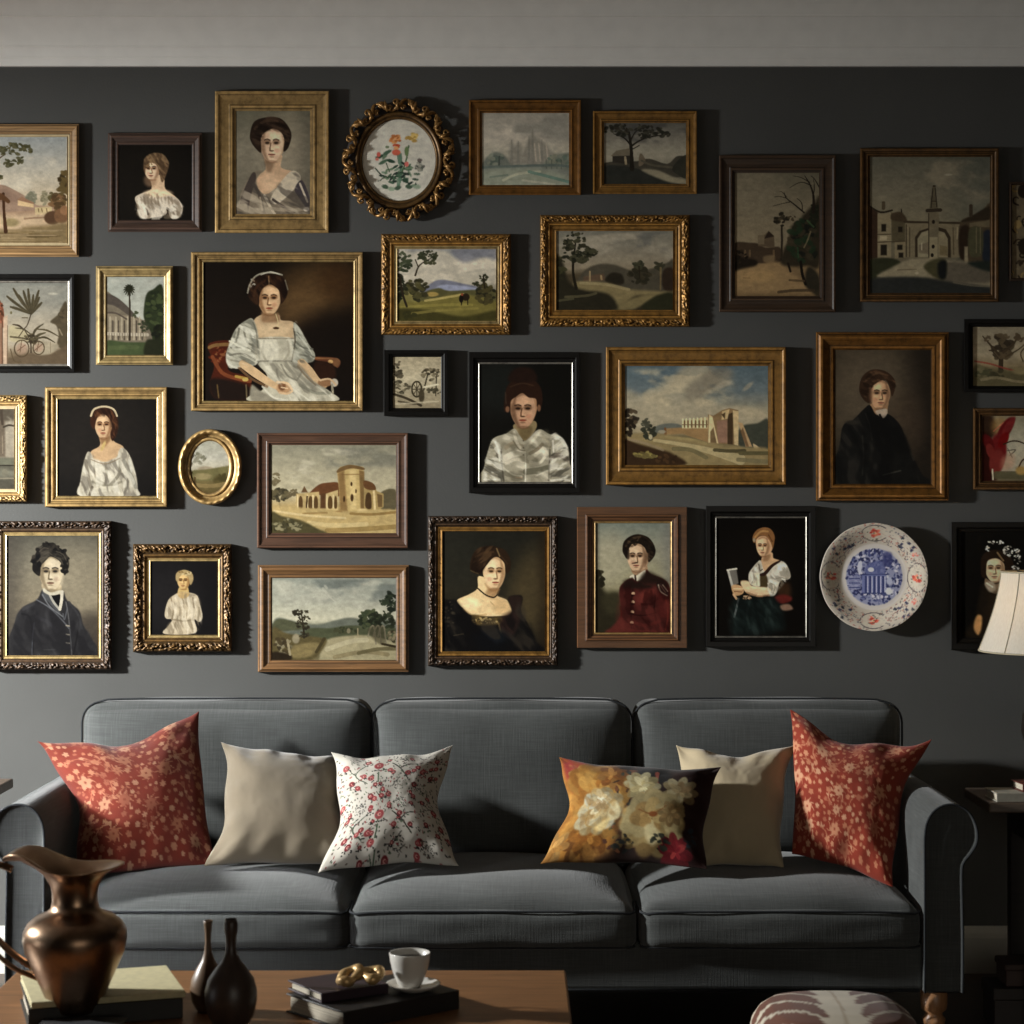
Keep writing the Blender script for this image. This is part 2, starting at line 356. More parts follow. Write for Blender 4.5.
def art_sepia_lady(rect):
    A = Art(rect, (200, 60, .2148), bg=(100, 94, 80)); A.g([(230, (84, 80, 66)), (420, (104, 97, 82)), (720, (78, 72, 60))]); A.e(440, 430, 150, 190, (120, 110, 92), 1.2, 0, .6); A.gx(420, 510, (66, 62, 52), .5)
    A.p([(300, 440), (380, 440), (378, 500), (440, 530), (420, 640), (280, 640), (240, 560), (305, 510)], (150, 124, 98))
    A.p([(300, 450), (345, 470), (330, 520), (310, 510)], (92, 74, 56), 4, .7); A.e(330, 570, 40, 40, (166, 140, 112), .9, 0, .7)
    A.p([(278, 330), (330, 316), (384, 330), (396, 380), (380, 440), (335, 474), (296, 440), (278, 390)], (150, 124, 98))
    A.face(333, 394, 52, 80, (168, 142, 116), (96, 74, 56), -1, .05, (128, 82, 66), (44, 34, 26))
    A.p([(232, 350), (250, 290), (300, 268), (370, 270), (412, 310), (426, 355), (410, 410), (388, 425), (392, 370), (375, 335), (340, 320), (305, 335), (284, 365), (285, 430), (262, 415), (240, 385)], (38, 29, 22))
    A.l([(255, 320), (300, 285), (360, 285)], 12, (62, 48, 36), .6); A.l([(395, 330), (412, 370)], 8, (58, 44, 32), .6)
    A.p([(185, 665), (190, 620), (240, 530), (290, 515), (262, 560), (280, 610), (320, 620), (420, 540), (430, 515), (470, 545), (500, 600), (515, 690), (510, 720), (170, 720)], (96, 86, 72))
    A.p([(330, 640), (420, 520), (470, 545), (440, 600), (360, 670)], (154, 142, 122)); A.p([(185, 660), (240, 530), (262, 545), (235, 640), (225, 700), (215, 670)], (58, 50, 44))
    A.p([(440, 600), (475, 560), (510, 640), (500, 690), (460, 640)], (56, 50, 50)); A.l([(250, 580), (275, 625), (300, 715)], 14, (66, 58, 50)); A.l([(300, 630), (330, 690), (350, 720)], 12, (146, 134, 114)); A.l([(340, 650), (400, 690), (440, 705)], 12, (60, 52, 46))
    A.l([(465, 575), (500, 660)], 9, (150, 138, 120)); A.l([(320, 690), (420, 700), (500, 690)], 16, (128, 116, 98), .7); A.l([(280, 640), (290, 700)], 9, (136, 122, 102), .7); A.e(495, 695, 14, 10, (170, 158, 140))
    A.ns(.06, 12); A.fold([(190, 640), (250, 540), (300, 630), (420, 530), (470, 548), (512, 660), (510, 720), (175, 720)], (58, 52, 46), (150, 138, 118), .5, 34, 3, .6, 4); A.fold([(240, 350), (300, 270), (370, 272), (424, 355), (400, 400), (375, 335), (305, 335), (275, 400)], (24, 18, 14), (66, 51, 39), .3, 16, 4, .6, 2); A.finish(); return A

def art_misty_castle(rect):
    A = Art(rect, (340, 60, .2148)); A.g([(240, (108, 104, 94)), (360, (126, 120, 108)), (470, (116, 112, 98)), (500, (90, 92, 84)), (590, (100, 100, 88))])
    A.cl(240, 420, (142, 134, 120), .7, 90, 2); A.cl(240, 400, (92, 90, 82), .6, 70, 9)
    hz = (100, 96, 86)
    A.p([(780, 490), (790, 390), (800, 372), (815, 400), (830, 380), (848, 405), (850, 440), (868, 400), (880, 360), (897, 330), (915, 365), (935, 375), (960, 395), (990, 430), (1020, 450), (1020, 490)], hz, 4, .9, False)
    for x, y in [(800, 372), (830, 378), (897, 322), (940, 370), (880, 355)]: A.l([(x, y), (x, 480)], [4, 16], (88, 86, 78), .6, False)
    for x in (905, 925, 960): A.l([(x, 390), (x + 8, 470)], 7, (128, 120, 106), .7)
    A.p([(670, 470), (700, 440), (730, 428), (765, 445), (790, 480), (780, 500), (670, 500)], (80, 82, 74), 3); A.f(730, 465, 45, 26, [(66, 72, 64), (92, 94, 82)], 20, 11); A.l([(742, 450), (740, 495)], 9, (56, 60, 54))
    A.p([(950, 480), (985, 450), (1030, 435), (1090, 440), (1090, 510), (950, 500)], (86, 88, 78), 3); A.f(1020, 468, 60, 24, [(72, 80, 70), (96, 96, 82)], 20, 11)
    for x in (960, 985, 1010, 1030): A.l([(x, 465), (x, 505)], 5, (64, 68, 60), .7)
    A.l([(665, 500), (800, 495), (1000, 490), (1090, 500)], 12, (70, 76, 70)); A.p([(660, 520), (800, 505), (950, 510), (1090, 560), (1090, 600), (660, 600)], (104, 106, 92), 6, .8)
    A.l([(760, 560), (830, 530), (930, 520)], 12, (128, 126, 108), .8); A.l([(880, 520), (980, 545), (1090, 575)], 14, (70, 88, 78), .8); A.l([(700, 545), (780, 535)], 9, (76, 84, 74), .7); A.l([(850, 560), (1000, 580)], 10, (124, 122, 106), .8)
    A.ns(.06, 14); A.finish(); return A

def art_lone_tree(rect):
    A = Art(rect, (530, 80, .2538)); A.g([(165, (62, 60, 54)), (240, (88, 84, 74)), (300, (100, 95, 82)), (410, (60, 56, 46))]); A.cl(165, 260, (48, 47, 44), .8, 50, 4, .4, .6)
    A.p([(290, 330), (360, 320), (420, 320), (470, 310), (540, 330), (580, 300), (620, 310), (620, 380), (290, 380)], (44, 41, 34)); A.p([(430, 300), (440, 290), (455, 320), (430, 340)], (70, 62, 50))
    A.p([(318, 300), (340, 278), (395, 268), (395, 300)], (72, 66, 54), sm_=False); A.p([(325, 300), (395, 298), (395, 330), (325, 325)], (34, 31, 26), sm_=False); A.l([(375, 305), (378, 330)], 9, (98, 88, 70)); A.l([(440, 318), (480, 335), (560, 345)], 8, (56, 52, 42))
    A.p([(285, 345), (360, 338), (440, 355), (540, 395), (620, 405), (620, 425), (285, 425)], (30, 30, 26), 2); A.p([(440, 355), (500, 355), (560, 380), (615, 395), (615, 410), (560, 405), (500, 385)], (92, 86, 70), 3); A.p([(560, 350), (590, 310), (620, 300), (620, 385), (580, 372)], (34, 33, 27))
    A.l([(402, 350), (400, 290), (396, 250), (390, 205)], [18, 13, 12, 8], (26, 23, 18)); A.l([(398, 262), (430, 240), (470, 225), (540, 215)], [8, 6, 5, 3], (26, 23, 18)); A.l([(396, 255), (370, 228), (330, 212)], [8, 5, 3], (26, 23, 18)); A.l([(396, 240), (415, 205), (440, 190)], [6, 4, 3], (26, 23, 18)); A.l([(385, 215), (380, 190)], 5, (26, 23, 18)); A.l([(430, 258), (400, 275)], 4, (26, 23, 18))
    for x, y, rx, ry in [(330, 195, 42, 14), (400, 185, 70, 14), (470, 195, 60, 14), (520, 212, 34, 12), (360, 212, 22, 9), (450, 220, 30, 9)]: A.f(x, y, rx, ry, [(34, 32, 26), (44, 42, 34), (28, 27, 22)], 18, 9)
    A.ns(.07, 12); A.finish(); return A

def art_winter_road(rect):
    A = Art(rect, (718, 152, .1592)); A.g([(120, (70, 65, 52)), (350, (84, 76, 60)), (600, (92, 82, 64)), (700, (88, 72, 50)), (910, (72, 59, 40))]); A.e(220, 240, 180, 160, (90, 82, 66), 1.2, 0, .5)
    A.p([(100, 575), (200, 570), (250, 575), (300, 600), (390, 600), (390, 690), (240, 700), (100, 700)], (46, 37, 27), 2); A.p([(252, 525), (295, 520), (318, 495), (352, 525), (356, 600), (252, 590)], (62, 52, 39), sm_=False); A.p([(290, 545), (318, 497), (352, 530)], (34, 27, 20), sm_=False); A.p([(252, 525), (292, 518), (290, 580), (252, 580)], (78, 68, 52), sm_=False)
    for x in (170, 200, 350): A.l([(x, 620), (x, 655)], 12, (74, 60, 42), .8)
    A.p([(290, 655), (350, 650), (350, 690), (290, 690)], (84, 70, 50), 3, .8)
    A.p([(100, 650), (160, 665), (240, 680), (240, 715), (180, 735), (100, 745)], (26, 21, 15), 3); A.f(140, 660, 40, 35, [(34, 27, 18), (22, 18, 13)], 16, 14)
    A.p([(100, 760), (250, 715), (330, 690), (390, 700), (470, 760), (570, 850), (600, 915), (100, 915)], (98, 80, 55), 5); A.l([(160, 790), (200, 792)], 10, (60, 47, 32), .8); A.e(250, 780, 120, 40, (116, 94, 62), 1, 0, .5)
    A.l([(400, 470), (402, 560), (398, 680)], 13, (36, 30, 22)); A.f(398, 425, 42, 40, [(38, 33, 24), (50, 43, 31), (30, 26, 19)], 30, 13)
    A.f(465, 415, 25, 18, [(50, 42, 30)], 8, 10)
    A.p([(395, 700), (410, 620), (440, 560), (460, 470), (510, 430), (540, 390), (600, 330), (640, 300), (640, 700), (560, 715), (470, 720)], (36, 31, 22), 5); A.f(540, 560, 95, 130, [(30, 30, 20), (22, 22, 17), (44, 38, 27), (28, 36, 23)], 80, 24, .8); A.f(610, 400, 30, 80, [(26, 26, 18)], 26, 18)
    A.l([(582, 500), (560, 560), (540, 600)], 9, (84, 74, 54), .8); A.l([(560, 430), (600, 470)], 10, (48, 60, 38), .8); A.l([(500, 600), (505, 660)], 10, (34, 52, 32), .7)
    for pts, w in [([(600, 380), (600, 280), (580, 210), (545, 150)], [20, 14, 9, 4]), ([(585, 210), (520, 190), (450, 225)], [7, 5, 3]), ([(575, 190), (520, 160), (470, 150)], [6, 4, 3]), ([(640, 230), (610, 175), (585, 150)], [8, 5, 3]), ([(540, 380), (480, 330), (430, 290), (415, 255)], [10, 8, 6, 4]), ([(430, 290), (390, 280), (355, 282)], [5, 4, 3]), ([(450, 315), (400, 325), (345, 340)], [5, 4, 3]), ([(530, 370), (525, 320), (495, 290)], [7, 5, 3]), ([(430, 280), (400, 250), (385, 252)], [4, 3, 2]), ([(600, 280), (605, 220), (600, 170)], [7, 5, 3])]: A.l(pts, w, (28, 23, 17))
    A.p([(560, 730), (600, 735), (640, 800), (640, 915), (590, 880), (545, 830)], (34, 30, 22), 4); A.l([(520, 690), (530, 770), (550, 830)], 18, (22, 18, 13)); A.l([(440, 700), (455, 750)], 14, (26, 21, 15)); A.l([(380, 880), (480, 870), (600, 870)], 18, (46, 37, 26), .8); A.l([(450, 805), (540, 810)], 14, (56, 45, 31), .8)
    A.gy(860, 920, (52, 42, 28), .6); A.ns(.06, 12); A.finish(); return A

def art_gate(rect):
    A = Art(rect, (860, 145, .15625)); A.g([(70, (64, 62, 52)), (300, (78, 73, 60)), (480, (84, 78, 62)), (740, (70, 64, 50)), (950, (36, 33, 28))]); A.gx(400, 840, (50, 52, 46), .5); A.cl(80, 420, (94, 86, 70), .6, 130, 3); A.e(565, 190, 24, 7, (104, 98, 82), .8)
    dk = (34, 28, 21)
    A.p([(40, 390), (110, 425), (120, 450), (120, 720), (40, 740)], (40, 30, 22), 2, 1, False); A.l([(55, 388), (130, 430), (205, 418)], 12, dk); A.l([(150, 370), (150, 405)], 22, (56, 48, 36))
    A.p([(112, 440), (200, 436), (200, 725), (112, 725)], (92, 83, 64), 1, 1, False); A.p([(198, 430), (290, 470), (290, 620), (205, 625)], (58, 52, 38), 2, 1, False); A.p([(222, 620), (290, 618), (290, 720), (222, 730)], (88, 79, 60), 1, 1, False); A.l([(265, 410), (265, 480)], [6, 18], dk); A.p([(205, 440), (265, 430), (300, 490), (205, 480)], (48, 40, 29), 2)
    for x, y, w, h in [(152, 530, 15, 24), (152, 672, 20, 34), (258, 540, 14, 18), (255, 655, 17, 16), (262, 705, 15, 16)]: A.p([(x - w, y - h), (x + w, y - h), (x + w, y + h), (x - w, y + h)], (28, 24, 18), 1.5, 1, False)
    A.p([(125, 580), (172, 580), (172, 610), (125, 610)], (118, 108, 86), 1, .9, False); A.l([(112, 572), (200, 570)], 6, (50, 43, 32)); A.l([(112, 622), (290, 616)], 7, (50, 43, 32))
    A.p([(290, 500), (650, 500), (640, 720), (290, 720)], (82, 74, 57), 1, 1, False); A.l([(285, 492), (440, 495), (650, 500)], 14, (44, 37, 27)); A.l([(296, 510), (296, 715)], 6, (44, 37, 27)); A.l([(318, 530), (318, 715)], 6, (52, 45, 33))
    A.p([(352, 718), (352, 590), (380, 550), (440, 530), (440, 718)], (40, 33, 24), 1, 1, False); A.p([(370, 718), (368, 600), (395, 560), (440, 545), (440, 718)], (96, 89, 70), 1, 1, False); A.p([(500, 525), (550, 540), (580, 590), (582, 720), (500, 720)], (40, 33, 24), 1, 1, False); A.p([(500, 548), (540, 560), (562, 600), (562, 720), (500, 720)], (92, 84, 65), 1, 1, False)
    A.p([(375, 640), (440, 620), (440, 700), (375, 690)], (76, 68, 54), 2, .9, False); A.p([(510, 640), (560, 650), (560, 710), (510, 705)], (74, 65, 46), 2, .9, False); A.l([(395, 630), (395, 670)], 8, (122, 114, 94)); A.l([(596, 530), (600, 700)], 8, (60, 52, 38)); A.l([(625, 530), (622, 600)], 10, (112, 102, 80), .7)
    A.p([(436, 430), (505, 430), (500, 730), (440, 730)], (74, 67, 52), 1, 1, False); A.p([(445, 590), (497, 590), (497, 730), (445, 730)], (98, 90, 70), 1, .9, False); A.p([(444, 412), (452, 350), (464, 265), (482, 262), (490, 340), (500, 412)], (62, 56, 43), 1, 1, False); A.l([(430, 420), (515, 416)], 22, (40, 34, 26)); A.l([(455, 400), (466, 280)], 7, (38, 33, 25)); A.l([(492, 395), (482, 275)], 6, (34, 29, 22)); A.l([(455, 360), (490, 360)], 5, (40, 34, 26)); A.l([(470, 262), (480, 262)], 10, dk)
    for x, y in [(470, 492), (468, 650), (462, 705)]: A.e(x, y, 10, 13, (26, 22, 17))
    A.l([(440, 440), (440, 720)], 6, (42, 35, 26))
    A.p([(640, 500), (680, 465), (760, 450), (840, 385), (840, 760), (660, 740), (630, 620)], (50, 42, 31), 2); A.p([(650, 490), (720, 450), (840, 388), (840, 470), (720, 485)], (36, 30, 22), 2); A.l([(710, 390), (710, 450)], 24, (44, 37, 28)); A.p([(700, 500), (830, 480), (830, 525), (700, 525)], (72, 64, 48), 2, .9, False); A.p([(640, 540), (700, 530), (700, 700), (640, 720)], (32, 25, 18), 3)
    A.p([(785, 570), (840, 560), (840, 750), (785, 730)], (26, 28, 31), 3); A.p([(700, 540), (780, 540), (780, 700), (700, 700)], (50, 48, 34), 3); A.p([(668, 650), (690, 650), (692, 760), (668, 760)], (92, 84, 66), 2, 1, False)
    for x in (745, 770): A.l([(x, 530), (x, 690)], 7, (78, 70, 52), .7)
    A.p([(50, 740), (200, 725), (270, 765), (180, 810), (110, 850), (50, 870)], (34, 34, 23), 3); A.p([(110, 845), (220, 775), (320, 730), (440, 728), (640, 745), (840, 790), (840, 900), (520, 860), (330, 850)], (96, 88, 70), 4); A.p([(540, 750), (720, 760), (840, 800), (840, 880), (600, 880), (520, 850)], (58, 53, 44), 6, .9); A.l([(240, 800), (360, 795)], 8, (70, 62, 48), .8); A.p([(410, 770), (480, 730), (550, 740), (545, 850), (500, 860), (430, 810)], (48, 45, 30), 4); A.p([(500, 755), (552, 745), (548, 850), (505, 845)], (20, 20, 18), 4); A.e(365, 820, 12, 9, (112, 104, 84), .6)
    A.p([(40, 870), (200, 845), (420, 850), (640, 890), (840, 915), (840, 960), (40, 960)], (30, 30, 27), 5); A.l([(600, 880), (720, 900), (830, 905)], 10, (70, 64, 52), .7); A.p([(700, 750), (840, 745), (840, 810), (720, 775)], (26, 29, 24), 4)
    A.ns(.06, 12); A.finish(); return A

def art_scrollwork(rect):
    A = Art(rect, (700, 120, .3164), bg=(66, 58, 44)); A.ns(.1, 12)
    for i in range(46):
        x = A.r.uniform(985, 1120); y = A.r.uniform(200, 505); t = A.r.uniform(0, 6.28); q = A.r.uniform(9, 20)
        A.l([(x + q * math.cos(t + u * 3.9) * (1 - u * .7), y + q * math.sin(t + u * 3.9) * (1 - u * .7)) for u in (0, .25, .5, .75, 1)], [6, 5, 4], A.r.choice([(26, 21, 15), (30, 25, 18), (84, 70, 44), (38, 31, 22)]))
    A.e(1022, 225, 18, 22, (24, 19, 14)); A.e(1024, 400, 18, 26, (26, 21, 15)); A.e(1005, 330, 12, 14, (86, 72, 46), .5); A.finish(); return A

def art_plant_terrace(rect):
    A = Art(rect, (0, 260, .1172)); A.g([(190, (150, 148, 136)), (330, (160, 156, 142)), (520, (182, 170, 148)), (720, (186, 172, 148)), (800, (136, 118, 94)), (900, (106, 90, 70))])
    A.cl(200, 520, (170, 164, 148), .6, 120, 2); A.e(450, 288, 38, 10, (200, 192, 172), .9)
    A.p([(570, 370), (520, 410), (500, 460), (430, 525), (480, 560), (500, 640), (490, 730), (580, 740)], (98, 86, 66), 2); A.f(540, 470, 35, 60, [(84, 74, 56), (108, 94, 72)], 24, 16); A.l([(505, 590), (530, 640)], 12, (166, 150, 122), .8)
    A.p([(420, 800), (540, 745), (580, 740), (580, 900), (60, 900), (90, 830), (250, 800)], (112, 95, 74), 3); A.p([(280, 690), (420, 700), (500, 730), (430, 800), (300, 800)], (176, 162, 136), 3)
    for pts in [[(-30, 330), (10, 420), (20, 560)], [(-300, 560), (-100, 500)]]: A.l(pts, 40, (130, 84, 62))
    A.f(-10, 450, 45, 90, [(140, 86, 62), (112, 66, 46), (168, 110, 84), (90, 60, 42)], 34, 16); A.p([(-500, 540), (20, 540), (24, 890), (-500, 890)], (150, 116, 92), 2, 1, False); A.p([(28, 490), (64, 470), (60, 890), (28, 890)], (206, 178, 150), 2, 1, False); A.l([(20, 520), (18, 890)], 8, (98, 66, 50)); A.l([(64, 560), (62, 890)], 7, (126, 104, 82)); A.e(-150, 650, 90, 150, (120, 96, 76), .4)
    A.p([(85, 560), (190, 590), (250, 640), (240, 690), (90, 690)], (190, 176, 138), 3, .8)
    st = (74, 60, 44); lf = (98, 88, 66)
    A.l([(262, 470), (235, 550), (205, 590), (160, 655)], [9, 9, 8, 7], st); A.l([(205, 590), (245, 660), (262, 720)], [8, 9, 10], st)
    for x, y in [(115, 245), (60, 310), (90, 400), (200, 265), (240, 250), (330, 262), (335, 320), (355, 365), (160, 300), (285, 300)]: A.l([(x, y), ((x + 265) / 2 + (x - 265) * .1, (y + 465) / 2 - 12), (268, 465)], [16, 26, 22, 6], lf); A.l([(x, y), ((x + 265) / 2 + (x - 265) * .1, (y + 465) / 2 - 12), (268, 465)], 4, (66, 58, 42), .8)
    A.l([(190, 492), (235, 494)], 9, (110, 96, 72)); A.e(95, 450, 10, 13, (120, 110, 80))
    A.l([(110, 550), (160, 560), (200, 590)], [8, 16, 8], st); A.l([(90, 655), (180, 665), (250, 680)], 15, (104, 92, 70)); A.l([(265, 700), (300, 600), (370, 545)], [10, 22, 7], (88, 78, 58)); A.l([(270, 690), (330, 640), (390, 620)], [10, 24, 8], (92, 82, 60)); A.l([(300, 590), (400, 600), (505, 655)], [8, 16, 6], (96, 84, 62)); A.l([(280, 680), (380, 660), (470, 705)], [10, 18, 6], (82, 72, 52)); A.l([(270, 640), (200, 590), (130, 580)], [8, 14, 6], (90, 80, 60))
    A.f(275, 670, 60, 45, [(84, 74, 54), (104, 92, 68), (70, 60, 44)], 30, 15)
    for cx, cy, r in [(185, 755, 62), (330, 750, 48)]:
        A.e(cx, cy, r * .8, r * .8, (176, 146, 122), .5, 0, .7); c = [(cx + r * math.cos(t), cy + r * 1.15 * math.sin(t)) for t in np.linspace(0, 6.28, 14)]; A.l(c, 10, (92, 76, 56)); A.l([(cx, cy - r), (cx - 15, cy + r * .6)], 7, (112, 92, 70)); A.l([(cx - 35, cy + 20), (cx + 30, cy - 30)], 7, (120, 88, 70))
    A.l([(262, 690), (265, 790)], 12, (78, 64, 48)); A.l([(90, 760), (120, 860), (180, 870)], 9, (100, 84, 62)); A.l([(430, 700), (432, 790)], 5, (120, 104, 82), .8)
    A.ns(.05, 14); A.finish(); return A

def art_palm_house(rect):
    A = Art(rect, (0, 250, .2635)); A.g([(100, (170, 172, 158)), (250, (180, 180, 164)), (340, (150, 148, 124)), (345, (90, 98, 70)), (400, (66, 74, 50))]); A.cl(105, 230, (192, 190, 174), .6, 60, 2)
    A.p([(400, 170), (430, 175), (470, 205), (510, 245), (540, 265), (590, 270), (590, 345), (400, 345)], (120, 110, 92), 1); A.p([(400, 165), (440, 178), (480, 210), (515, 250), (500, 255), (440, 215), (400, 200)], (88, 80, 70), 1)
    A.p([(410, 240), (490, 250), (555, 275), (555, 343), (410, 343)], (138, 126, 104), 1, 1, False)
    for x in (418, 440, 462, 484, 508, 530): A.l([(x, 255), (x, 340)], 6, (176, 164, 138), .8); A.l([(x + 10, 270), (x + 10, 340)], 6, (84, 76, 64), .9)
    A.l([(408, 238), (440, 240), (480, 262)], 6, (92, 82, 70)); A.l([(410, 318), (560, 322)], 12, (186, 174, 150), .9)
    for x in range(414, 560, 10): A.l([(x, 316), (x, 334)], 3, (110, 100, 82), .8)
    A.p([(405, 345), (480, 350), (620, 355), (620, 400), (405, 400)], (74, 84, 54), 2); A.l([(410, 372), (520, 368)], 16, (90, 98, 64), .6)
    A.l([(490, 160), (493, 220), (492, 340)], [5, 7, 9], (62, 54, 42))
    for t in np.linspace(0, 6.28, 15): A.l([(490, 150), (490 + 12 * math.cos(t), 147 + 12 * math.sin(t)), (490 + 21 * math.cos(t), 152 + 22 * math.sin(t))], [5, 6, 3], (52, 52, 36))
    A.f(490, 146, 10, 12, [(44, 46, 32)], 10, 7)
    A.p([(545, 235), (555, 170), (580, 150), (620, 148), (620, 400), (585, 390), (575, 320), (550, 270)], (52, 58, 38), 2); A.f(590, 220, 32, 60, [(58, 66, 42), (44, 50, 34), (74, 82, 52)], 50, 11); A.f(600, 330, 24, 50, [(40, 42, 28), (34, 36, 26)], 26, 10); A.f(515, 245, 12, 12, [(72, 76, 54)], 10, 6); A.f(545, 290, 18, 22, [(72, 74, 54), (58, 62, 44)], 16, 7); A.p([(555, 345), (590, 340), (620, 350), (620, 402), (550, 402)], (46, 48, 32), 3)
    A.ns(.06, 9); A.finish(); return A

def art_seated_lady(rect):
    A = Art(rect, (200, 260, .15625), bg=(28, 21, 15)); A.g([(0, (26, 20, 14)), (500, (30, 22, 15)), (910, (24, 18, 13))])
    A.e(740, 200, 260, 190, (92, 68, 40), 1.4, -.3, .75); A.e(640, 290, 170, 110, (98, 74, 46), 1.3, -.5, .6); A.e(850, 560, 260, 230, (26, 19, 13), .9, 0, .85); A.e(880, 130, 120, 120, (60, 40, 22), 1.2, 0, .6)
    A.p([(50, 560), (80, 525), (180, 515), (210, 560), (180, 700), (290, 740), (330, 800), (310, 890), (110, 890), (60, 800), (90, 680)], (66, 30, 17)); A.f(110, 600, 45, 70, [(98, 50, 30), (116, 72, 44), (72, 30, 16)], 34, 14); A.l([(60, 560), (100, 545), (190, 540)], 22, (108, 80, 48)); A.l([(80, 620), (140, 720), (240, 760), (320, 775)], 24, (106, 58, 34)); A.l([(230, 745), (300, 760)], 18, (150, 118, 58)); A.e(290, 765, 20, 12, (176, 150, 84)); A.p([(70, 760), (300, 800), (320, 890), (100, 890)], (32, 22, 16), 5)
    A.l([(110, 800), (120, 880)], 9, (84, 66, 40)); A.l([(295, 800), (300, 890)], 9, (92, 78, 56))
    A.p([(730, 620), (860, 625), (900, 650), (880, 690), (840, 660), (740, 640)], (96, 58, 38)); A.l([(740, 628), (850, 632)], 10, (122, 84, 54)); A.e(870, 655, 26, 28, (110, 76, 50)); A.e(835, 650, 16, 12, (190, 150, 96)); A.p([(740, 650), (850, 670), (860, 760), (740, 750)], (46, 28, 18), 4)
    dr = (166, 160, 140)
    A.p([(395, 350), (500, 350), (520, 385), (600, 400), (600, 500), (370, 500), (340, 400)], (176, 150, 116))
    A.p([(400, 330), (450, 350), (500, 340), (505, 390), (440, 400), (395, 390)], (136, 106, 76), 4); A.e(470, 450, 110, 40, (190, 164, 128), .8)
    A.face(443, 252, 72, 98, (188, 154, 116), (112, 78, 50), -1, .05, (140, 70, 50), (48, 32, 22))
    A.p([(302, 200), (330, 130), (390, 95), (460, 90), (530, 110), (558, 170), (556, 230), (520, 280), (512, 235), (505, 195), (470, 165), (440, 158), (400, 185), (380, 235), (375, 290), (330, 260)], (40, 26, 17)); A.l([(440, 105), (442, 155)], 8, (140, 110, 78)); A.l([(345, 230), (365, 170), (420, 130)], 16, (62, 40, 26), .7)
    A.l([(305, 210), (318, 160), (350, 110), (400, 85), (470, 82), (525, 95)], 10, (150, 142, 122), .9); A.f(330, 150, 18, 28, [(160, 152, 134)], 8, 8); A.l([(545, 130), (562, 190)], 8, (128, 120, 100), .8); A.l([(390, 95), (450, 76), (510, 92)], 7, (176, 168, 148))
    A.p([(340, 380), (290, 390), (230, 440), (190, 530), (165, 620), (190, 690), (260, 680), (370, 660), (375, 500)], dr); A.p([(600, 400), (640, 440), (690, 530), (735, 600), (720, 650), (640, 660), (590, 650), (600, 500)], (146, 142, 124))
    A.p([(370, 500), (600, 500), (600, 570), (580, 650), (375, 650), (355, 560)], (180, 172, 150)); A.p([(375, 655), (580, 650), (660, 690), (720, 770), (830, 840), (860, 905), (330, 905), (350, 850), (400, 830), (430, 740)], (170, 162, 140)); A.p([(330, 800), (390, 840), (500, 905), (335, 905)], (130, 122, 104), 3)
    for pts, w, c in [([(250, 440), (235, 510), (200, 560)], 14, (96, 92, 78)), ([(280, 440), (300, 520), (360, 560)], 13, (104, 99, 84)), ([(220, 560), (290, 560), (360, 600)], 14, (116, 111, 95)), ([(190, 610), (270, 600), (350, 640)], 13, (110, 105, 90)), ([(200, 640), (250, 650), (280, 640)], 12, (126, 120, 103)), ([(340, 400), (360, 460), (370, 560)], 10, (110, 103, 86)), ([(255, 420), (320, 450), (350, 520)], 12, (196, 190, 170)), ([(190, 520), (240, 545), (320, 580)], 13, (194, 188, 166)), ([(185, 670), (240, 690), (300, 650)], 12, (192, 186, 166)), ([(620, 440), (640, 500), (680, 530)], 12, (92, 90, 78)), ([(610, 520), (660, 560), (720, 570)], 12, (100, 97, 84)), ([(620, 470), (680, 540), (715, 600)], 10, (176, 172, 152)), ([(600, 590), (660, 610), (730, 620)], 12, (104, 100, 86)), ([(640, 560), (690, 590), (720, 640)], 9, (178, 172, 152)), ([(600, 440), (608, 520), (590, 640)], 10, (76, 68, 54)), ([(375, 502), (600, 502)], 9, (120, 110, 90)), ([(370, 648), (585, 645)], 10, (118, 112, 96)), ([(410, 520), (400, 590), (420, 640)], 14, (150, 142, 122)), ([(560, 520), (570, 590), (540, 640)], 14, (152, 144, 124)), ([(520, 670), (560, 740), (620, 770)], 12, (116, 110, 94)), ([(490, 700), (510, 770), (600, 850), (640, 900)], 12, (124, 117, 100)), ([(600, 680), (650, 710), (620, 770)], 12, (120, 114, 97)), ([(640, 800), (740, 850), (830, 850)], 20, (128, 124, 106)), ([(560, 800), (660, 870), (700, 900)], 10, (196, 189, 167)), ([(430, 690), (470, 690)], 26, (186, 178, 156)), ([(700, 780), (780, 830), (850, 890)], 9, (188, 181, 160)), ([(400, 810), (470, 880), (560, 895)], 12, (192, 185, 164))]: A.l(pts, w, c, .85)
    sk = (184, 154, 116)
    A.l([(275, 665), (350, 720), (430, 775), (510, 820)], [52, 56, 46, 36], sk); A.l([(250, 690), (330, 760), (430, 810)], 16, (118, 88, 60), .7); A.l([(650, 660), (700, 710), (750, 770), (800, 800)], [56, 52, 40, 34], sk); A.l([(625, 680), (680, 745), (740, 800)], 12, (116, 90, 62), .7)
    A.e(535, 820, 46, 38, (168, 132, 96)); A.e(525, 808, 24, 28, (112, 78, 52), .5); A.l([(495, 780), (560, 790), (590, 830)], 14, (204, 172, 132)); A.l([(510, 850), (560, 855), (590, 840)], 13, (196, 164, 126)); A.l([(520, 815), (560, 822)], 7, (208, 178, 140)); A.e(800, 785, 46, 26, (132, 98, 68)); A.e(860, 785, 24, 26, (172, 160, 140)); A.l([(770, 770), (830, 762), (870, 800)], 12, (186, 156, 120)); A.l([(845, 800), (850, 850)], 14, (140, 130, 108))
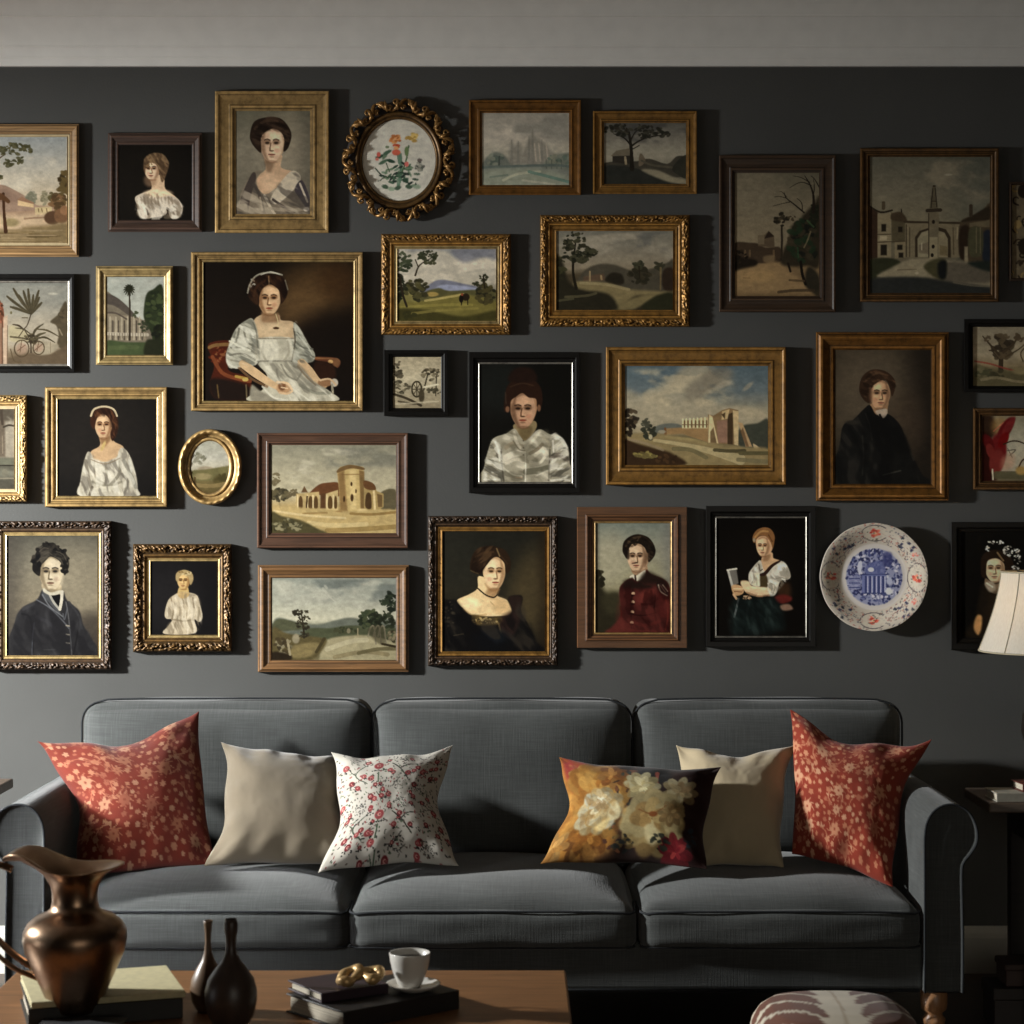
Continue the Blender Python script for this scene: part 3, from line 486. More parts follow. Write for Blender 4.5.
    A.l([(485, 345), (500, 400), (495, 435)], 5, (196, 176, 130)); A.e(487, 436, 20, 8, (70, 48, 30)); A.l([(420, 360), (470, 375)], 6, (130, 100, 72), .7); A.ns(.06, 14); A.fold([(340, 385), (290, 390), (230, 440), (190, 530), (165, 620), (190, 690), (260, 680), (370, 660), (375, 500)], (88, 86, 74), (204, 198, 178), .5, 32, 3, .65, 4); A.fold([(605, 405), (640, 440), (690, 530), (735, 600), (720, 650), (640, 660), (590, 650)], (80, 78, 68), (186, 181, 162), .7, 28, 3, .65, 9); A.fold([(375, 655), (580, 650), (660, 690), (720, 770), (800, 820), (860, 905), (600, 905), (560, 860), (480, 760), (400, 720)], (104, 98, 84), (206, 198, 176), .9, 42, 4, .6, 6); A.fold([(370, 505), (598, 505), (580, 645), (378, 645)], (146, 138, 118), (202, 194, 172), 1.4, 34, 3, .5, 2); A.fold([(310, 220), (330, 130), (400, 95), (520, 110), (556, 180), (550, 240), (515, 270), (505, 195), (440, 158), (385, 210), (370, 285), (330, 260)], (22, 14, 9), (74, 50, 32), .9, 20, 4, .5, 8); A.finish(); return A

def art_green_valley(rect):
    A = Art(rect, (370, 220, .2833)); A.g([(95, (120, 118, 112)), (150, (136, 132, 120)), (215, (142, 134, 116)), (250, (104, 100, 84)), (260, (112, 104, 62)), (355, (70, 64, 34))])
    A.p([(95, 105), (150, 115), (200, 105), (260, 110), (300, 130), (350, 140), (445, 140), (445, 220), (95, 220)], (156, 148, 130), 4, .8); A.cl(100, 225, (176, 166, 146), .8, 50, 6); A.p([(290, 105), (445, 103), (445, 140), (400, 132), (330, 150)], (98, 98, 102), 6, .8)
    A.p([(190, 245), (230, 215), (270, 212), (330, 225), (375, 235), (375, 250), (190, 255)], (98, 98, 104), 2); A.p([(230, 240), (270, 228), (375, 240), (375, 250), (235, 250)], (126, 128, 140), 2, .9); A.p([(190, 258), (240, 240), (280, 250), (375, 246), (445, 250), (445, 290), (190, 290)], (74, 70, 44), 2)
    A.p([(95, 300), (200, 285), (300, 262), (380, 270), (445, 290), (445, 355), (95, 355)], (94, 86, 46), 3); A.l([(195, 285), (260, 275), (330, 262)], 8, (138, 124, 76), .9); A.e(220, 262, 22, 8, (132, 112, 64), .5); A.l([(110, 310), (240, 300), (360, 300)], 10, (116, 106, 56), .7)
    A.f(165, 245, 42, 36, [(54, 50, 32), (42, 40, 26), (66, 62, 38)], 50, 10); A.f(105, 245, 20, 50, [(36, 36, 24), (28, 30, 20)], 30, 10); A.f(120, 150, 26, 40, [(40, 44, 30), (58, 62, 44)], 34, 8); A.l([(105, 200), (115, 260), (130, 305)], 8, (40, 34, 24)); A.l([(160, 195), (175, 160), (215, 135)], [7, 5, 3], (48, 42, 30)); A.l([(170, 165), (160, 140)], 4, (48, 42, 30)); A.f(205, 125, 32, 20, [(54, 54, 38), (44, 46, 32)], 30, 7); A.f(205, 150, 40, 10, [(58, 58, 40)], 14, 6); A.f(180, 130, 14, 14, [(50, 52, 36)], 12, 6)
    A.f(410, 260, 32, 36, [(50, 46, 30), (38, 36, 24), (62, 56, 34)], 44, 10); A.f(400, 205, 14, 14, [(46, 46, 32)], 14, 7); A.f(375, 225, 10, 8, [(44, 44, 30)], 8, 6); A.l([(400, 200), (405, 240)], 6, (40, 34, 24))
    A.e(338, 272, 14, 13, (40, 32, 22)); A.e(322, 278, 8, 14, (28, 24, 18)); A.l([(325, 285), (322, 300)], 4, (30, 25, 18)); A.l([(345, 282), (345, 298)], 4, (34, 28, 20)); A.e(325, 263, 4, 5, (110, 60, 40))
    A.p([(95, 315), (160, 312), (240, 325), (330, 340), (445, 320), (445, 356), (95, 356)], (56, 52, 28), 4); A.l([(150, 330), (260, 318), (380, 312)], 9, (110, 100, 54), .7); A.f(130, 335, 40, 14, [(48, 46, 26)], 14, 9); A.ns(.07, 10); A.finish(); return A

def art_dusk_farm(rect):
    A = Art(rect, (530, 80, .2538)); A.g([(590, (92, 89, 78)), (660, (104, 98, 84)), (740, (108, 98, 80)), (770, (60, 52, 38)), (910, (42, 37, 26))]); A.cl(595, 730, (122, 114, 98), .8, 55, 3); A.cl(595, 690, (74, 73, 68), .6, 40, 12, x0=320, x1=560)
    A.p([(200, 770), (240, 735), (290, 724), (340, 730), (400, 750), (470, 745), (540, 720), (565, 712), (565, 830), (200, 830)], (60, 55, 44), 3); A.p([(210, 775), (290, 762), (300, 790), (210, 795)], (72, 58, 44), 2, 1, False); A.l([(236, 755), (236, 792)], 7, (112, 96, 70)); A.l([(280, 772), (282, 785)], 8, (116, 98, 70)); A.p([(295, 790), (320, 760), (360, 765), (370, 800), (330, 808)], (34, 30, 22), 3)
    A.f(430, 770, 40, 34, [(48, 43, 31), (38, 35, 25)], 34, 12); A.f(428, 725, 18, 18, [(40, 40, 29), (52, 50, 36)], 20, 9); A.l([(430, 735), (432, 780)], 6, (36, 31, 22)); A.f(510, 730, 15, 20, [(46, 44, 32)], 16, 9); A.l([(515, 740), (514, 825)], 7, (84, 72, 50)); A.p([(525, 750), (565, 745), (565, 825), (525, 822)], (40, 32, 24), 3)
    A.p([(180, 795), (300, 798), (400, 825), (560, 835), (560, 850), (420, 850), (350, 890), (250, 850), (180, 820)], (98, 87, 60), 4); A.l([(200, 800), (300, 806), (390, 826)], 11, (118, 106, 76), .8); A.p([(330, 895), (420, 855), (500, 840), (470, 870), (400, 905), (330, 905)], (92, 82, 56), 4)
    A.p([(100, 700), (130, 720), (150, 790), (200, 825), (300, 840), (340, 880), (320, 910), (100, 910)], (34, 31, 22), 5); A.p([(440, 900), (500, 850), (565, 840), (565, 910)], (36, 35, 23), 4); A.f(120, 740, 20, 50, [(38, 36, 24), (48, 46, 30)], 26, 10); A.l([(140, 855), (220, 850), (260, 840)], 10, (74, 68, 48), .7); A.l([(110, 870), (170, 862)], 9, (66, 62, 44), .7)
    A.l([(182, 820), (170, 760), (172, 700), (180, 640)], [13, 10, 9, 5], (30, 26, 18)); A.l([(172, 720), (210, 700), (235, 680)], 5, (30, 26, 18))
    for x, y, rx, ry in [(180, 630, 42, 32), (165, 680, 36, 36), (210, 680, 34, 30), (240, 680, 26, 12), (150, 650, 22, 18), (195, 705, 30, 18)]: A.f(x, y, rx, ry, [(40, 38, 27), (30, 30, 21), (52, 50, 36)], 26, 9)
    A.ns(.07, 11); A.finish(); return A

def art_etching(rect):
    A = Art(rect, (370, 220, .2833)); A.g([(480, (150, 138, 112)), (560, (172, 160, 132)), (610, (150, 138, 112)), (670, (128, 116, 92))]); A.ns(.12, 10)
    A.f(95, 545, 20, 50, [(58, 52, 40), (82, 74, 58)], 30, 8); A.f(110, 590, 30, 22, [(66, 60, 46), (100, 92, 72)], 26, 7); A.f(215, 545, 32, 22, [(74, 66, 50), (54, 48, 36), (112, 102, 80)], 34, 7); A.l([(205, 540), (190, 600)], 5, (60, 54, 40)); A.l([(235, 550), (232, 620)], 4, (66, 58, 44))
    c = [(165 + 17 * math.cos(t), 597 + 27 * math.sin(t)) for t in np.linspace(0, 6.28, 16)]; A.l(c, 6, (58, 52, 38))
    for t in np.linspace(0, 3.1, 5): A.l([(165 - 16 * math.cos(t), 597 - 26 * math.sin(t)), (165 + 16 * math.cos(t), 597 + 26 * math.sin(t))], 3, (72, 64, 48))
    A.e(182, 620, 10, 26, (70, 62, 46), .5); A.f(225, 605, 26, 12, [(70, 64, 48)], 18, 6); A.l([(85, 615), (130, 630), (180, 655)], 9, (62, 54, 40)); A.l([(100, 640), (160, 650)], 6, (78, 70, 54)); A.l([(190, 590), (240, 580)], 6, (190, 180, 152)); A.l([(90, 650), (240, 640)], 5, (174, 162, 134), .7); A.ns(.08, 5); A.finish(); return A

def art_silk_blouse(rect):
    A = Art(rect, (465, 350, .1417), bg=(20, 18, 14)); A.e(240, 250, 200, 200, (27, 27, 23), 1.2); A.gy(600, 940, (15, 13, 10), .6)
    A.p([(355, 520), (490, 500), (500, 560), (430, 640), (390, 620), (345, 560)], (120, 104, 74)); A.p([(380, 560), (470, 540), (460, 610), (410, 640)], (94, 80, 54), 4)
    A.p([(318, 330), (400, 300), (500, 340), (512, 400), (480, 500), (430, 548), (390, 548), (345, 500), (322, 420)], (140, 106, 78)); A.face(410, 425, 88, 122, (160, 124, 96), (86, 62, 44), -1, -.08, (122, 62, 46), (40, 28, 20), (178, 140, 108))
    A.p([(275, 420), (285, 300), (310, 240), (360, 210), (470, 205), (530, 260), (548, 350), (530, 420), (508, 400), (500, 345), (450, 335), (405, 305), (360, 330), (325, 360), (318, 420), (300, 440)], (40, 26, 18)); A.p([(310, 220), (330, 150), (400, 120), (480, 140), (510, 210), (440, 230)], (34, 23, 17), 4); A.l([(320, 260), (400, 235), (480, 250)], 10, (58, 42, 30), .6); A.l([(285, 300), (290, 380)], 8, (60, 48, 38), .6); A.e(300, 418, 14, 22, (104, 74, 54), .6); A.e(522, 410, 12, 24, (110, 78, 56), .6)
    bl = (140, 132, 112)
    A.p([(350, 555), (390, 610), (430, 640), (520, 560), (600, 595), (660, 600), (720, 680), (740, 800), (740, 935), (130, 935), (135, 830), (160, 720), (200, 625), (290, 590)], bl)
    for pts, w, c in [([(290, 760), (330, 740), (400, 720)], 46, (194, 184, 162)), ([(290, 800), (360, 770), (410, 790)], 24, (176, 166, 144)), ([(460, 760), (540, 700), (570, 730)], 42, (186, 176, 152)), ([(460, 790), (520, 800), (560, 760)], 20, (200, 190, 166)), ([(460, 730), (510, 700), (545, 665)], 24, (98, 88, 70)), ([(290, 690), (340, 660), (400, 680)], 30, (126, 114, 92)), ([(430, 860), (520, 850), (590, 830)], 44, (84, 80, 64)), ([(280, 870), (350, 890), (410, 900)], 34, (100, 94, 78)), ([(270, 830), (340, 880), (400, 890)], 11, (178, 170, 148)), ([(500, 890), (560, 860), (600, 845)], 8, (176, 168, 148)), ([(425, 720), (428, 830), (425, 930)], 9, (196, 188, 168)), ([(345, 580), (370, 660), (415, 715)], 20, (176, 166, 144)), ([(340, 640), (380, 700), (420, 710)], 9, (92, 84, 68)), ([(430, 700), (470, 650), (530, 575)], 18, (172, 162, 138)), ([(255, 700), (262, 830), (275, 930)], 12, (64, 58, 48)), ([(600, 680), (596, 800), (590, 920)], 11, (70, 64, 52)), ([(215, 650), (240, 720), (245, 780)], 14, (206, 200, 182)), ([(180, 690), (215, 700), (230, 760)], 10, (84, 78, 66)), ([(150, 780), (210, 790), (250, 840)], 26, (92, 88, 74)), ([(140, 830), (180, 860), (240, 860)], 12, (188, 182, 164)), ([(140, 870), (190, 880), (250, 900)], 12, (110, 104, 90)), ([(135, 915), (200, 915), (255, 915)], 14, (174, 168, 150)), ([(640, 620), (680, 630), (715, 690)], 26, (182, 176, 160)), ([(620, 640), (625, 720)], 12, (200, 192, 174)), ([(660, 700), (690, 690), (720, 700)], 12, (84, 78, 68)), ([(610, 760), (660, 740), (720, 770)], 34, (96, 86, 74)), ([(610, 830), (680, 840), (735, 835)], 9, (168, 162, 146)), ([(610, 880), (660, 890), (735, 900)], 20, (98, 93, 80)), ([(605, 920), (670, 915), (740, 920)], 10, (182, 176, 160)), ([(530, 600), (580, 640), (600, 690)], 20, (150, 140, 116)), ([(360, 900), (400, 900)], 10, (170, 140, 112))]: A.l(pts, w, c, .8, True, 2.2)
    for y in (640, 690, 740): A.e(412, y, 6, 6, (80, 70, 56), .5)
    A.ns(.05, 14); A.fold([(350, 565), (430, 645), (520, 565), (600, 600), (598, 930), (270, 930), (260, 640)], (82, 76, 60), (208, 198, 174), .35, 70, 2.2, .6, 3, 6); A.fold([(160, 720), (200, 630), (255, 700), (265, 930), (132, 935)], (66, 62, 52), (196, 190, 172), .5, 32, 2.4, .75, 5, 4); A.fold([(610, 600), (660, 602), (720, 680), (740, 800), (740, 935), (604, 930)], (64, 60, 50), (196, 189, 170), 2.6, 32, 2.4, .75, 7, 4); A.finish(); return A

def art_ruined_castle(rect):
    A = Art(rect, (590, 320, .2148)); A.g([(210, (72, 82, 84)), (330, (86, 92, 90)), (420, (124, 116, 96)), (520, (128, 116, 90)), (540, (94, 84, 60)), (680, (88, 78, 52))])
    A.p([(160, 330), (240, 350), (330, 330), (390, 270), (440, 215), (560, 212), (600, 280), (660, 300), (560, 380), (740, 420), (830, 440), (830, 500), (160, 500)], (134, 124, 102), 10, .8); A.cl(215, 480, (150, 138, 112), .7, 70, 3, x0=160, x1=700); A.cl(215, 400, (68, 76, 76), .6, 60, 8, x0=480, x1=840); A.p([(440, 330), (500, 270), (620, 215), (660, 260), (560, 330), (470, 380)], (92, 86, 74), 8, .6); A.e(620, 300, 40, 14, (140, 130, 110), .9, -.4, .6); A.e(735, 310, 30, 10, (128, 120, 102), .9, -.7, .7); A.e(740, 430, 80, 24, (148, 136, 110), 1, .2, .6)
    A.p([(300, 500), (340, 484), (400, 482), (440, 500), (440, 520), (300, 525)], (84, 84, 74), 2); A.p([(700, 500), (780, 480), (830, 465), (830, 600), (700, 590)], (56, 56, 46), 3)
    A.p([(355, 505), (430, 500), (550, 500), (550, 570), (430, 530), (355, 535)], (122, 98, 66), 2, 1, False); A.p([(430, 470), (548, 452), (550, 505), (430, 505)], (150, 132, 98), 1, 1, False)
    for x in (432, 448, 465, 483, 500, 518, 535): A.l([(x, 462 - (x - 430) * .07), (x, 500)], 7, (182, 164, 126)); A.l([(x + 8, 470), (x + 8, 498)], 6, (84, 66, 44))
    A.l([(350, 505), (352, 540)], 10, (96, 66, 40)); A.l([(430, 488), (548, 488)], 5, (96, 78, 54), .8)
    A.p([(550, 440), (575, 445), (615, 420), (650, 410), (690, 420), (690, 580), (550, 575)], (106, 86, 60), 1, 1, False); A.p([(590, 470), (640, 465), (640, 572), (595, 572)], (116, 90, 72), 2, 1, False); A.p([(640, 440), (665, 430), (665, 580), (640, 578)], (58, 46, 32), 1, 1, False); A.p([(665, 420), (692, 425), (690, 585), (672, 580)], (158, 138, 102), 1, 1, False); A.p([(555, 440), (570, 450), (598, 575), (550, 572)], (170, 150, 112), 1, 1, False); A.p([(560, 520), (575, 500), (590, 575), (560, 572)], (76, 60, 40), 1, .8, False); A.p([(690, 475), (710, 480), (755, 590), (725, 590)], (140, 116, 84), 1, 1, False); A.p([(700, 520), (712, 500), (740, 590), (728, 592)], (84, 64, 44), 1, .8, False); A.p([(615, 425), (650, 415), (640, 460), (612, 465)], (150, 130, 94), 1, 1, False); A.p([(612, 440), (630, 430), (628, 462)], (70, 56, 38), 1, 1, False); A.p([(760, 575), (800, 605), (770, 605)], (150, 132, 100))
    A.p([(160, 545), (330, 530), (540, 570), (700, 590), (830, 600), (830, 680), (160, 680)], (112, 98, 68), 4); A.l([(300, 560), (430, 580), (560, 610), (700, 650)], [14, 18, 30, 50], (142, 128, 94), .9); A.l([(330, 545), (460, 555), (540, 575)], 12, (120, 106, 72), .8); A.l([(390, 600), (470, 605), (540, 640)], 20, (88, 80, 56), .8); A.l([(580, 605), (650, 610), (720, 608)], 16, (64, 58, 40), .9); A.l([(700, 620), (830, 620)], 18, (74, 68, 46), .9); A.l([(690, 650), (830, 660)], 20, (96, 88, 64), .8)
    A.f(275, 520, 30, 36, [(56, 54, 42), (44, 44, 34)], 34, 12); A.f(258, 480, 16, 20, [(62, 60, 48)], 16, 9); A.f(190, 455, 34, 45, [(54, 46, 34), (40, 34, 26), (66, 56, 42)], 44, 13); A.f(180, 500, 26, 40, [(36, 30, 22)], 24, 12); A.e(282, 545, 9, 12, (142, 132, 104), .5); A.e(335, 520, 18, 8, (126, 118, 98), .6)
    A.p([(155, 560), (220, 575), (310, 600), (380, 620), (440, 675), (155, 685)], (48, 36, 24), 4); A.f(262, 628, 55, 13, [(104, 94, 56), (120, 108, 62), (82, 72, 44)], 34, 11, .8); A.l([(180, 555), (260, 575), (340, 605)], 12, (112, 98, 76), .7); A.f(360, 650, 50, 22, [(44, 33, 22), (62, 46, 30)], 20, 12); A.ns(.06, 13); A.finish(); return A

def art_dark_coat(rect):
    A = Art(rect, (800, 300, .21875), bg=(32, 27, 20)); A.e(330, 420, 210, 250, (58, 50, 39), 1.3); A.gx(420, 600, (22, 18, 14), .8); A.e(480, 560, 90, 140, (46, 37, 28), 1, 0, .6)
    A.p([(330, 470), (400, 460), (400, 500), (395, 540), (350, 530), (320, 500)], (110, 84, 60)); A.face(365, 432, 47, 66, (140, 108, 80), (74, 54, 38), 1, .35, (104, 60, 46), (30, 22, 16), (164, 130, 98))
    A.p([(270, 410), (285, 350), (330, 318), (390, 325), (430, 360), (436, 400), (420, 440), (410, 400), (390, 365), (350, 380), (325, 410), (320, 470), (290, 455)], (36, 25, 17)); A.p([(318, 390), (330, 400), (328, 470), (316, 450)], (70, 50, 36), 3, .8); A.l([(300, 370), (350, 335), (400, 345)], 9, (62, 45, 31), .6)
    A.p([(290, 500), (320, 480), (350, 525), (400, 520), (450, 560), (480, 620), (520, 720), (560, 800), (590, 840), (180, 840), (185, 640), (200, 570), (240, 550)], (16, 15, 13)); A.p([(345, 508), (370, 500), (396, 498), (398, 520), (380, 540), (355, 525)], (126, 112, 96)); A.l([(365, 525), (375, 545)], 10, (22, 18, 15)); A.l([(285, 620), (290, 700), (285, 800)], 7, (28, 26, 22), .8); A.l([(300, 520), (320, 580), (330, 640)], 7, (26, 24, 21), .8); A.l([(380, 800), (460, 780)], 6, (44, 42, 36), .8); A.e(240, 560, 30, 10, (30, 27, 22), .9); A.l([(480, 620), (520, 730)], 10, (30, 26, 21), .7); A.gy(780, 840, (14, 13, 11), .5); A.ns(.06, 14); A.fold([(290, 510), (350, 530), (450, 560), (520, 720), (580, 838), (185, 838), (190, 620)], (10, 9, 8), (32, 29, 25), 1.2, 46, 2.5, .6, 4, 8); A.fold([(275, 410), (330, 322), (430, 360), (432, 410), (390, 365), (325, 410), (300, 450)], (22, 15, 10), (70, 51, 35), .4, 16, 3, .6, 2); A.finish(); return A

def art_park_tree(rect):
    A = Art(rect, (800, 300, .21875)); A.g([(120, (96, 88, 72)), (250, (112, 102, 82)), (300, (98, 86, 64)), (330, (64, 58, 40)), (390, (78, 70, 50))]); A.ns(.08, 18)
    A.l([(918, 320), (920, 250), (925, 200)], 22, (46, 38, 27)); A.f(925, 215, 46, 55, [(54, 46, 33), (42, 35, 26), (66, 56, 41)], 50, 16); A.l([(910, 250), (870, 205), (835, 165)], [12, 9, 5], (52, 43, 31)); A.l([(930, 240), (975, 200), (1005, 160)], [12, 9, 5], (52, 43, 31)); A.l([(940, 260), (1000, 225), (1040, 190)], [9, 6, 4], (58, 48, 34)); A.f(1000, 175, 18, 22, [(62, 52, 38)], 12, 10); A.f(860, 180, 14, 16, [(66, 56, 42)], 9, 8); A.l([(905, 265), (880, 235), (865, 230)], 6, (52, 43, 31)); A.l([(1020, 280), (1010, 240), (1050, 200)], 6, (58, 48, 34))
    A.l([(800, 280), (870, 292), (960, 318), (1100, 340)], 8, (98, 48, 38), .8); A.p([(800, 300), (860, 310), (920, 330), (980, 335), (1100, 345), (1100, 395), (800, 395)], (66, 60, 42), 4); A.f(840, 335, 40, 28, [(54, 52, 36), (76, 70, 50)], 26, 12); A.f(905, 340, 30, 22, [(48, 44, 30)], 16, 11); A.l([(830, 365), (900, 355), (990, 372), (1100, 380)], 12, (98, 88, 66), .8); A.e(1010, 325, 40, 16, (92, 82, 58), .7); A.ns(.06, 10); A.finish(); return A

def art_red_bloom(rect):
    A = Art(rect, (800, 300, .21875)); A.g([(530, (116, 108, 88)), (660, (150, 142, 122)), (790, (140, 130, 110)), (830, (80, 70, 50))]); A.p([(830, 530), (880, 530), (900, 600), (860, 650), (830, 640)], (48, 34, 24), 6); A.p([(830, 620), (870, 640), (900, 780), (890, 825), (830, 825)], (44, 20, 15), 6); A.e(915, 580, 40, 45, (128, 100, 60), .9, 0, .7)
    for x, y, rx, ry, ro, c in [(940, 590, 26, 62, .55, (84, 26, 24)), (955, 575, 16, 48, .6, (96, 36, 33)), (905, 690, 40, 80, .05, (88, 28, 26)), (860, 650, 22, 40, -.5, (74, 23, 21)), (900, 740, 34, 56, .2, (100, 42, 36)), (870, 690, 18, 34, -.3, (98, 40, 34)), (930, 640, 20, 40, .5, (92, 22, 20))]: A.e(x, y, rx, ry, c, .35, ro)
    A.l([(885, 600), (930, 560)], 5, (170, 90, 70), .7); A.l([(930, 660), (970, 645), (1010, 650), (1100, 690)], 6, (52, 36, 26)); A.l([(1000, 765), (1020, 730), (1060, 720)], 7, (60, 42, 30)); A.l([(945, 690), (985, 685), (960, 710)], 5, (84, 76, 64)); A.l([(950, 680), (970, 720)], 4, (84, 76, 64)); A.l([(900, 800), (960, 800), (1100, 800)], 36, (78, 72, 52), .9); A.e(1010, 780, 24, 20, (138, 112, 66), .6); A.l([(880, 775), (882, 820)], 7, (170, 160, 136)); A.e(950, 740, 30, 40, (160, 120, 96), .9, .5, .5); A.ns(.06, 14); A.finish(); return A

def art_column_ruin(rect):
    A = Art(rect, (0, 385, .122)); A.g([(200, (138, 130, 112)), (330, (190, 178, 156)), (590, (178, 166, 144)), (610, (112, 108, 92)), (850, (96, 90, 76))]); A.p([(-700, 200), (115, 200), (110, 290), (60, 260), (20, 300), (-700, 280)], (108, 98, 82), 4)
    A.p([(-30, 300), (40, 290), (44, 590), (-30, 590)], (126, 112, 94), 3, 1, False); A.l([(10, 200), (20, 320)], 22, (92, 80, 66)); A.l([(30, 345), (70, 330), (115, 335)], 16, (88, 78, 64)); A.l([(20, 420), (22, 560)], 9, (158, 142, 120))
    for x in (-150, -320, -480): A.l([(x, 300), (x, 590)], 70, (128, 114, 95), 1, False); A.l([(x + 22, 300), (x + 22, 590)], 16, (90, 80, 66))
    A.p([(-700, 600), (115, 600), (115, 660), (-700, 660)], (126, 124, 104), 4, 1, False); A.l([(-600, 665), (110, 660)], 12, (70, 66, 54)); A.p([(-700, 700), (30, 690), (50, 760), (-700, 760)], (150, 146, 126), 8, .8); A.l([(-600, 770), (110, 765)], 10, (158, 148, 126)); A.e(40, 720, 26, 30, (140, 134, 114), .6); A.ns(.07, 16); A.finish(); return A

def art_white_gown(rect):
    A = Art(rect, (0, 250, .2635), bg=(31, 27, 23)); A.e(400, 700, 190, 230, (40, 35, 30), 1.2); A.gy(800, 935, (24, 21, 18), .5)
    A.p([(375, 690), (425, 690), (432, 725), (470, 750), (450, 800), (345, 800), (345, 765), (380, 740)], (200, 166, 126)); A.p([(380, 690), (420, 710), (400, 745), (384, 735)], (140, 104, 70), 3, .8)
    A.face(393, 667, 33, 48, (212, 176, 136), (128, 88, 58), 1, -.2, (164, 84, 66), (58, 36, 24))
    A.p([(342, 650), (350, 612), (385, 598), (425, 606), (447, 640), (446, 690), (428, 725), (418, 700), (425, 665), (410, 635), (388, 622), (368, 640), (358, 680), (348, 672)], (62, 38, 25)); A.l([(345, 630), (358, 604), (395, 594), (430, 604), (444, 630)], 7, (206, 186, 150)); A.l([(425, 620), (440, 660), (430, 710)], 8, (98, 62, 40), .7); A.e(392, 744, 6, 20, (196, 168, 110), .7, .4)
    A.p([(330, 770), (345, 770), (360, 800), (400, 810), (440, 790), (460, 750), (490, 775), (515, 850), (522, 905), (515, 935), (308, 935), (305, 880), (315, 820)], (188, 178, 156))
    A.p([(345, 795), (400, 805), (450, 790), (450, 860), (410, 890), (360, 870)], (208, 198, 176), 3)
    for pts, w, c in [([(325, 800), (335, 860), (345, 900)], 13, (128, 118, 102)), ([(310, 880), (325, 910)], 9, (124, 114, 98)), ([(400, 810), (405, 850), (400, 890)], 10, (146, 136, 116)), ([(455, 800), (452, 850), (420, 890)], 12, (130, 122, 104)), ([(470, 800), (500, 860), (515, 900)], 14, (146, 140, 124)), ([(462, 850), (485, 880), (470, 930)], 10, (118, 110, 96)), ([(490, 800), (500, 840)], 9, (206, 200, 182)), ([(350, 880), (410, 895), (460, 880)], 9, (140, 132, 112)), ([(345, 915), (440, 905), (460, 930)], 20, (206, 196, 172)), ([(380, 830), (385, 880)], 9, (222, 212, 190)), ([(350, 900), (340, 930)], 10, (98, 88, 74)), ([(358, 800), (362, 860), (395, 885)], 7, (150, 140, 120))]: A.l(pts, w, c, .85, True, 1.6)
    A.ns(.05, 12); A.fold([(330, 775), (345, 770), (400, 812), (460, 755), (490, 775), (515, 850), (522, 905), (515, 935), (308, 935), (305, 880), (315, 820)], (112, 104, 92), (222, 214, 194), 1.25, 15, 3.5, .6, 3); A.l([(345, 795), (400, 812), (455, 790)], 4, (120, 100, 76), .6); A.fold([(345, 640), (385, 600), (440, 620), (446, 690), (425, 720), (415, 640), (370, 635)], (36, 22, 15), (112, 74, 46), 1.2, 6, 4, .6, 5); A.finish(); return A

def art_oval_vale(rect):
    A = Art(rect, (170, 240, .2733), k=2.0); A.g([(740, (176, 172, 152)), (800, (196, 190, 170)), (845, (186, 176, 150)), (850, (128, 116, 78)), (920, (104, 90, 56))]); A.f(108, 800, 20, 18, [(122, 118, 96), (148, 142, 120)], 16, 8); A.e(130, 838, 30, 10, (160, 146, 120), .6); A.p([(80, 845), (130, 840), (200, 828), (225, 826), (225, 870), (80, 880)], (120, 112, 74), 2); A.e(120, 865, 32, 12, (150, 136, 96), .6); A.e(185, 880, 26, 20, (92, 82, 50), .6); A.l([(85, 895), (150, 900), (210, 890)], 14, (146, 126, 84), .8); A.f(195, 870, 20, 14, [(84, 76, 46)], 12, 8); A.l([(90, 870), (94, 910)], 8, (92, 76, 48)); A.ns(.08, 9); A.finish(); return A

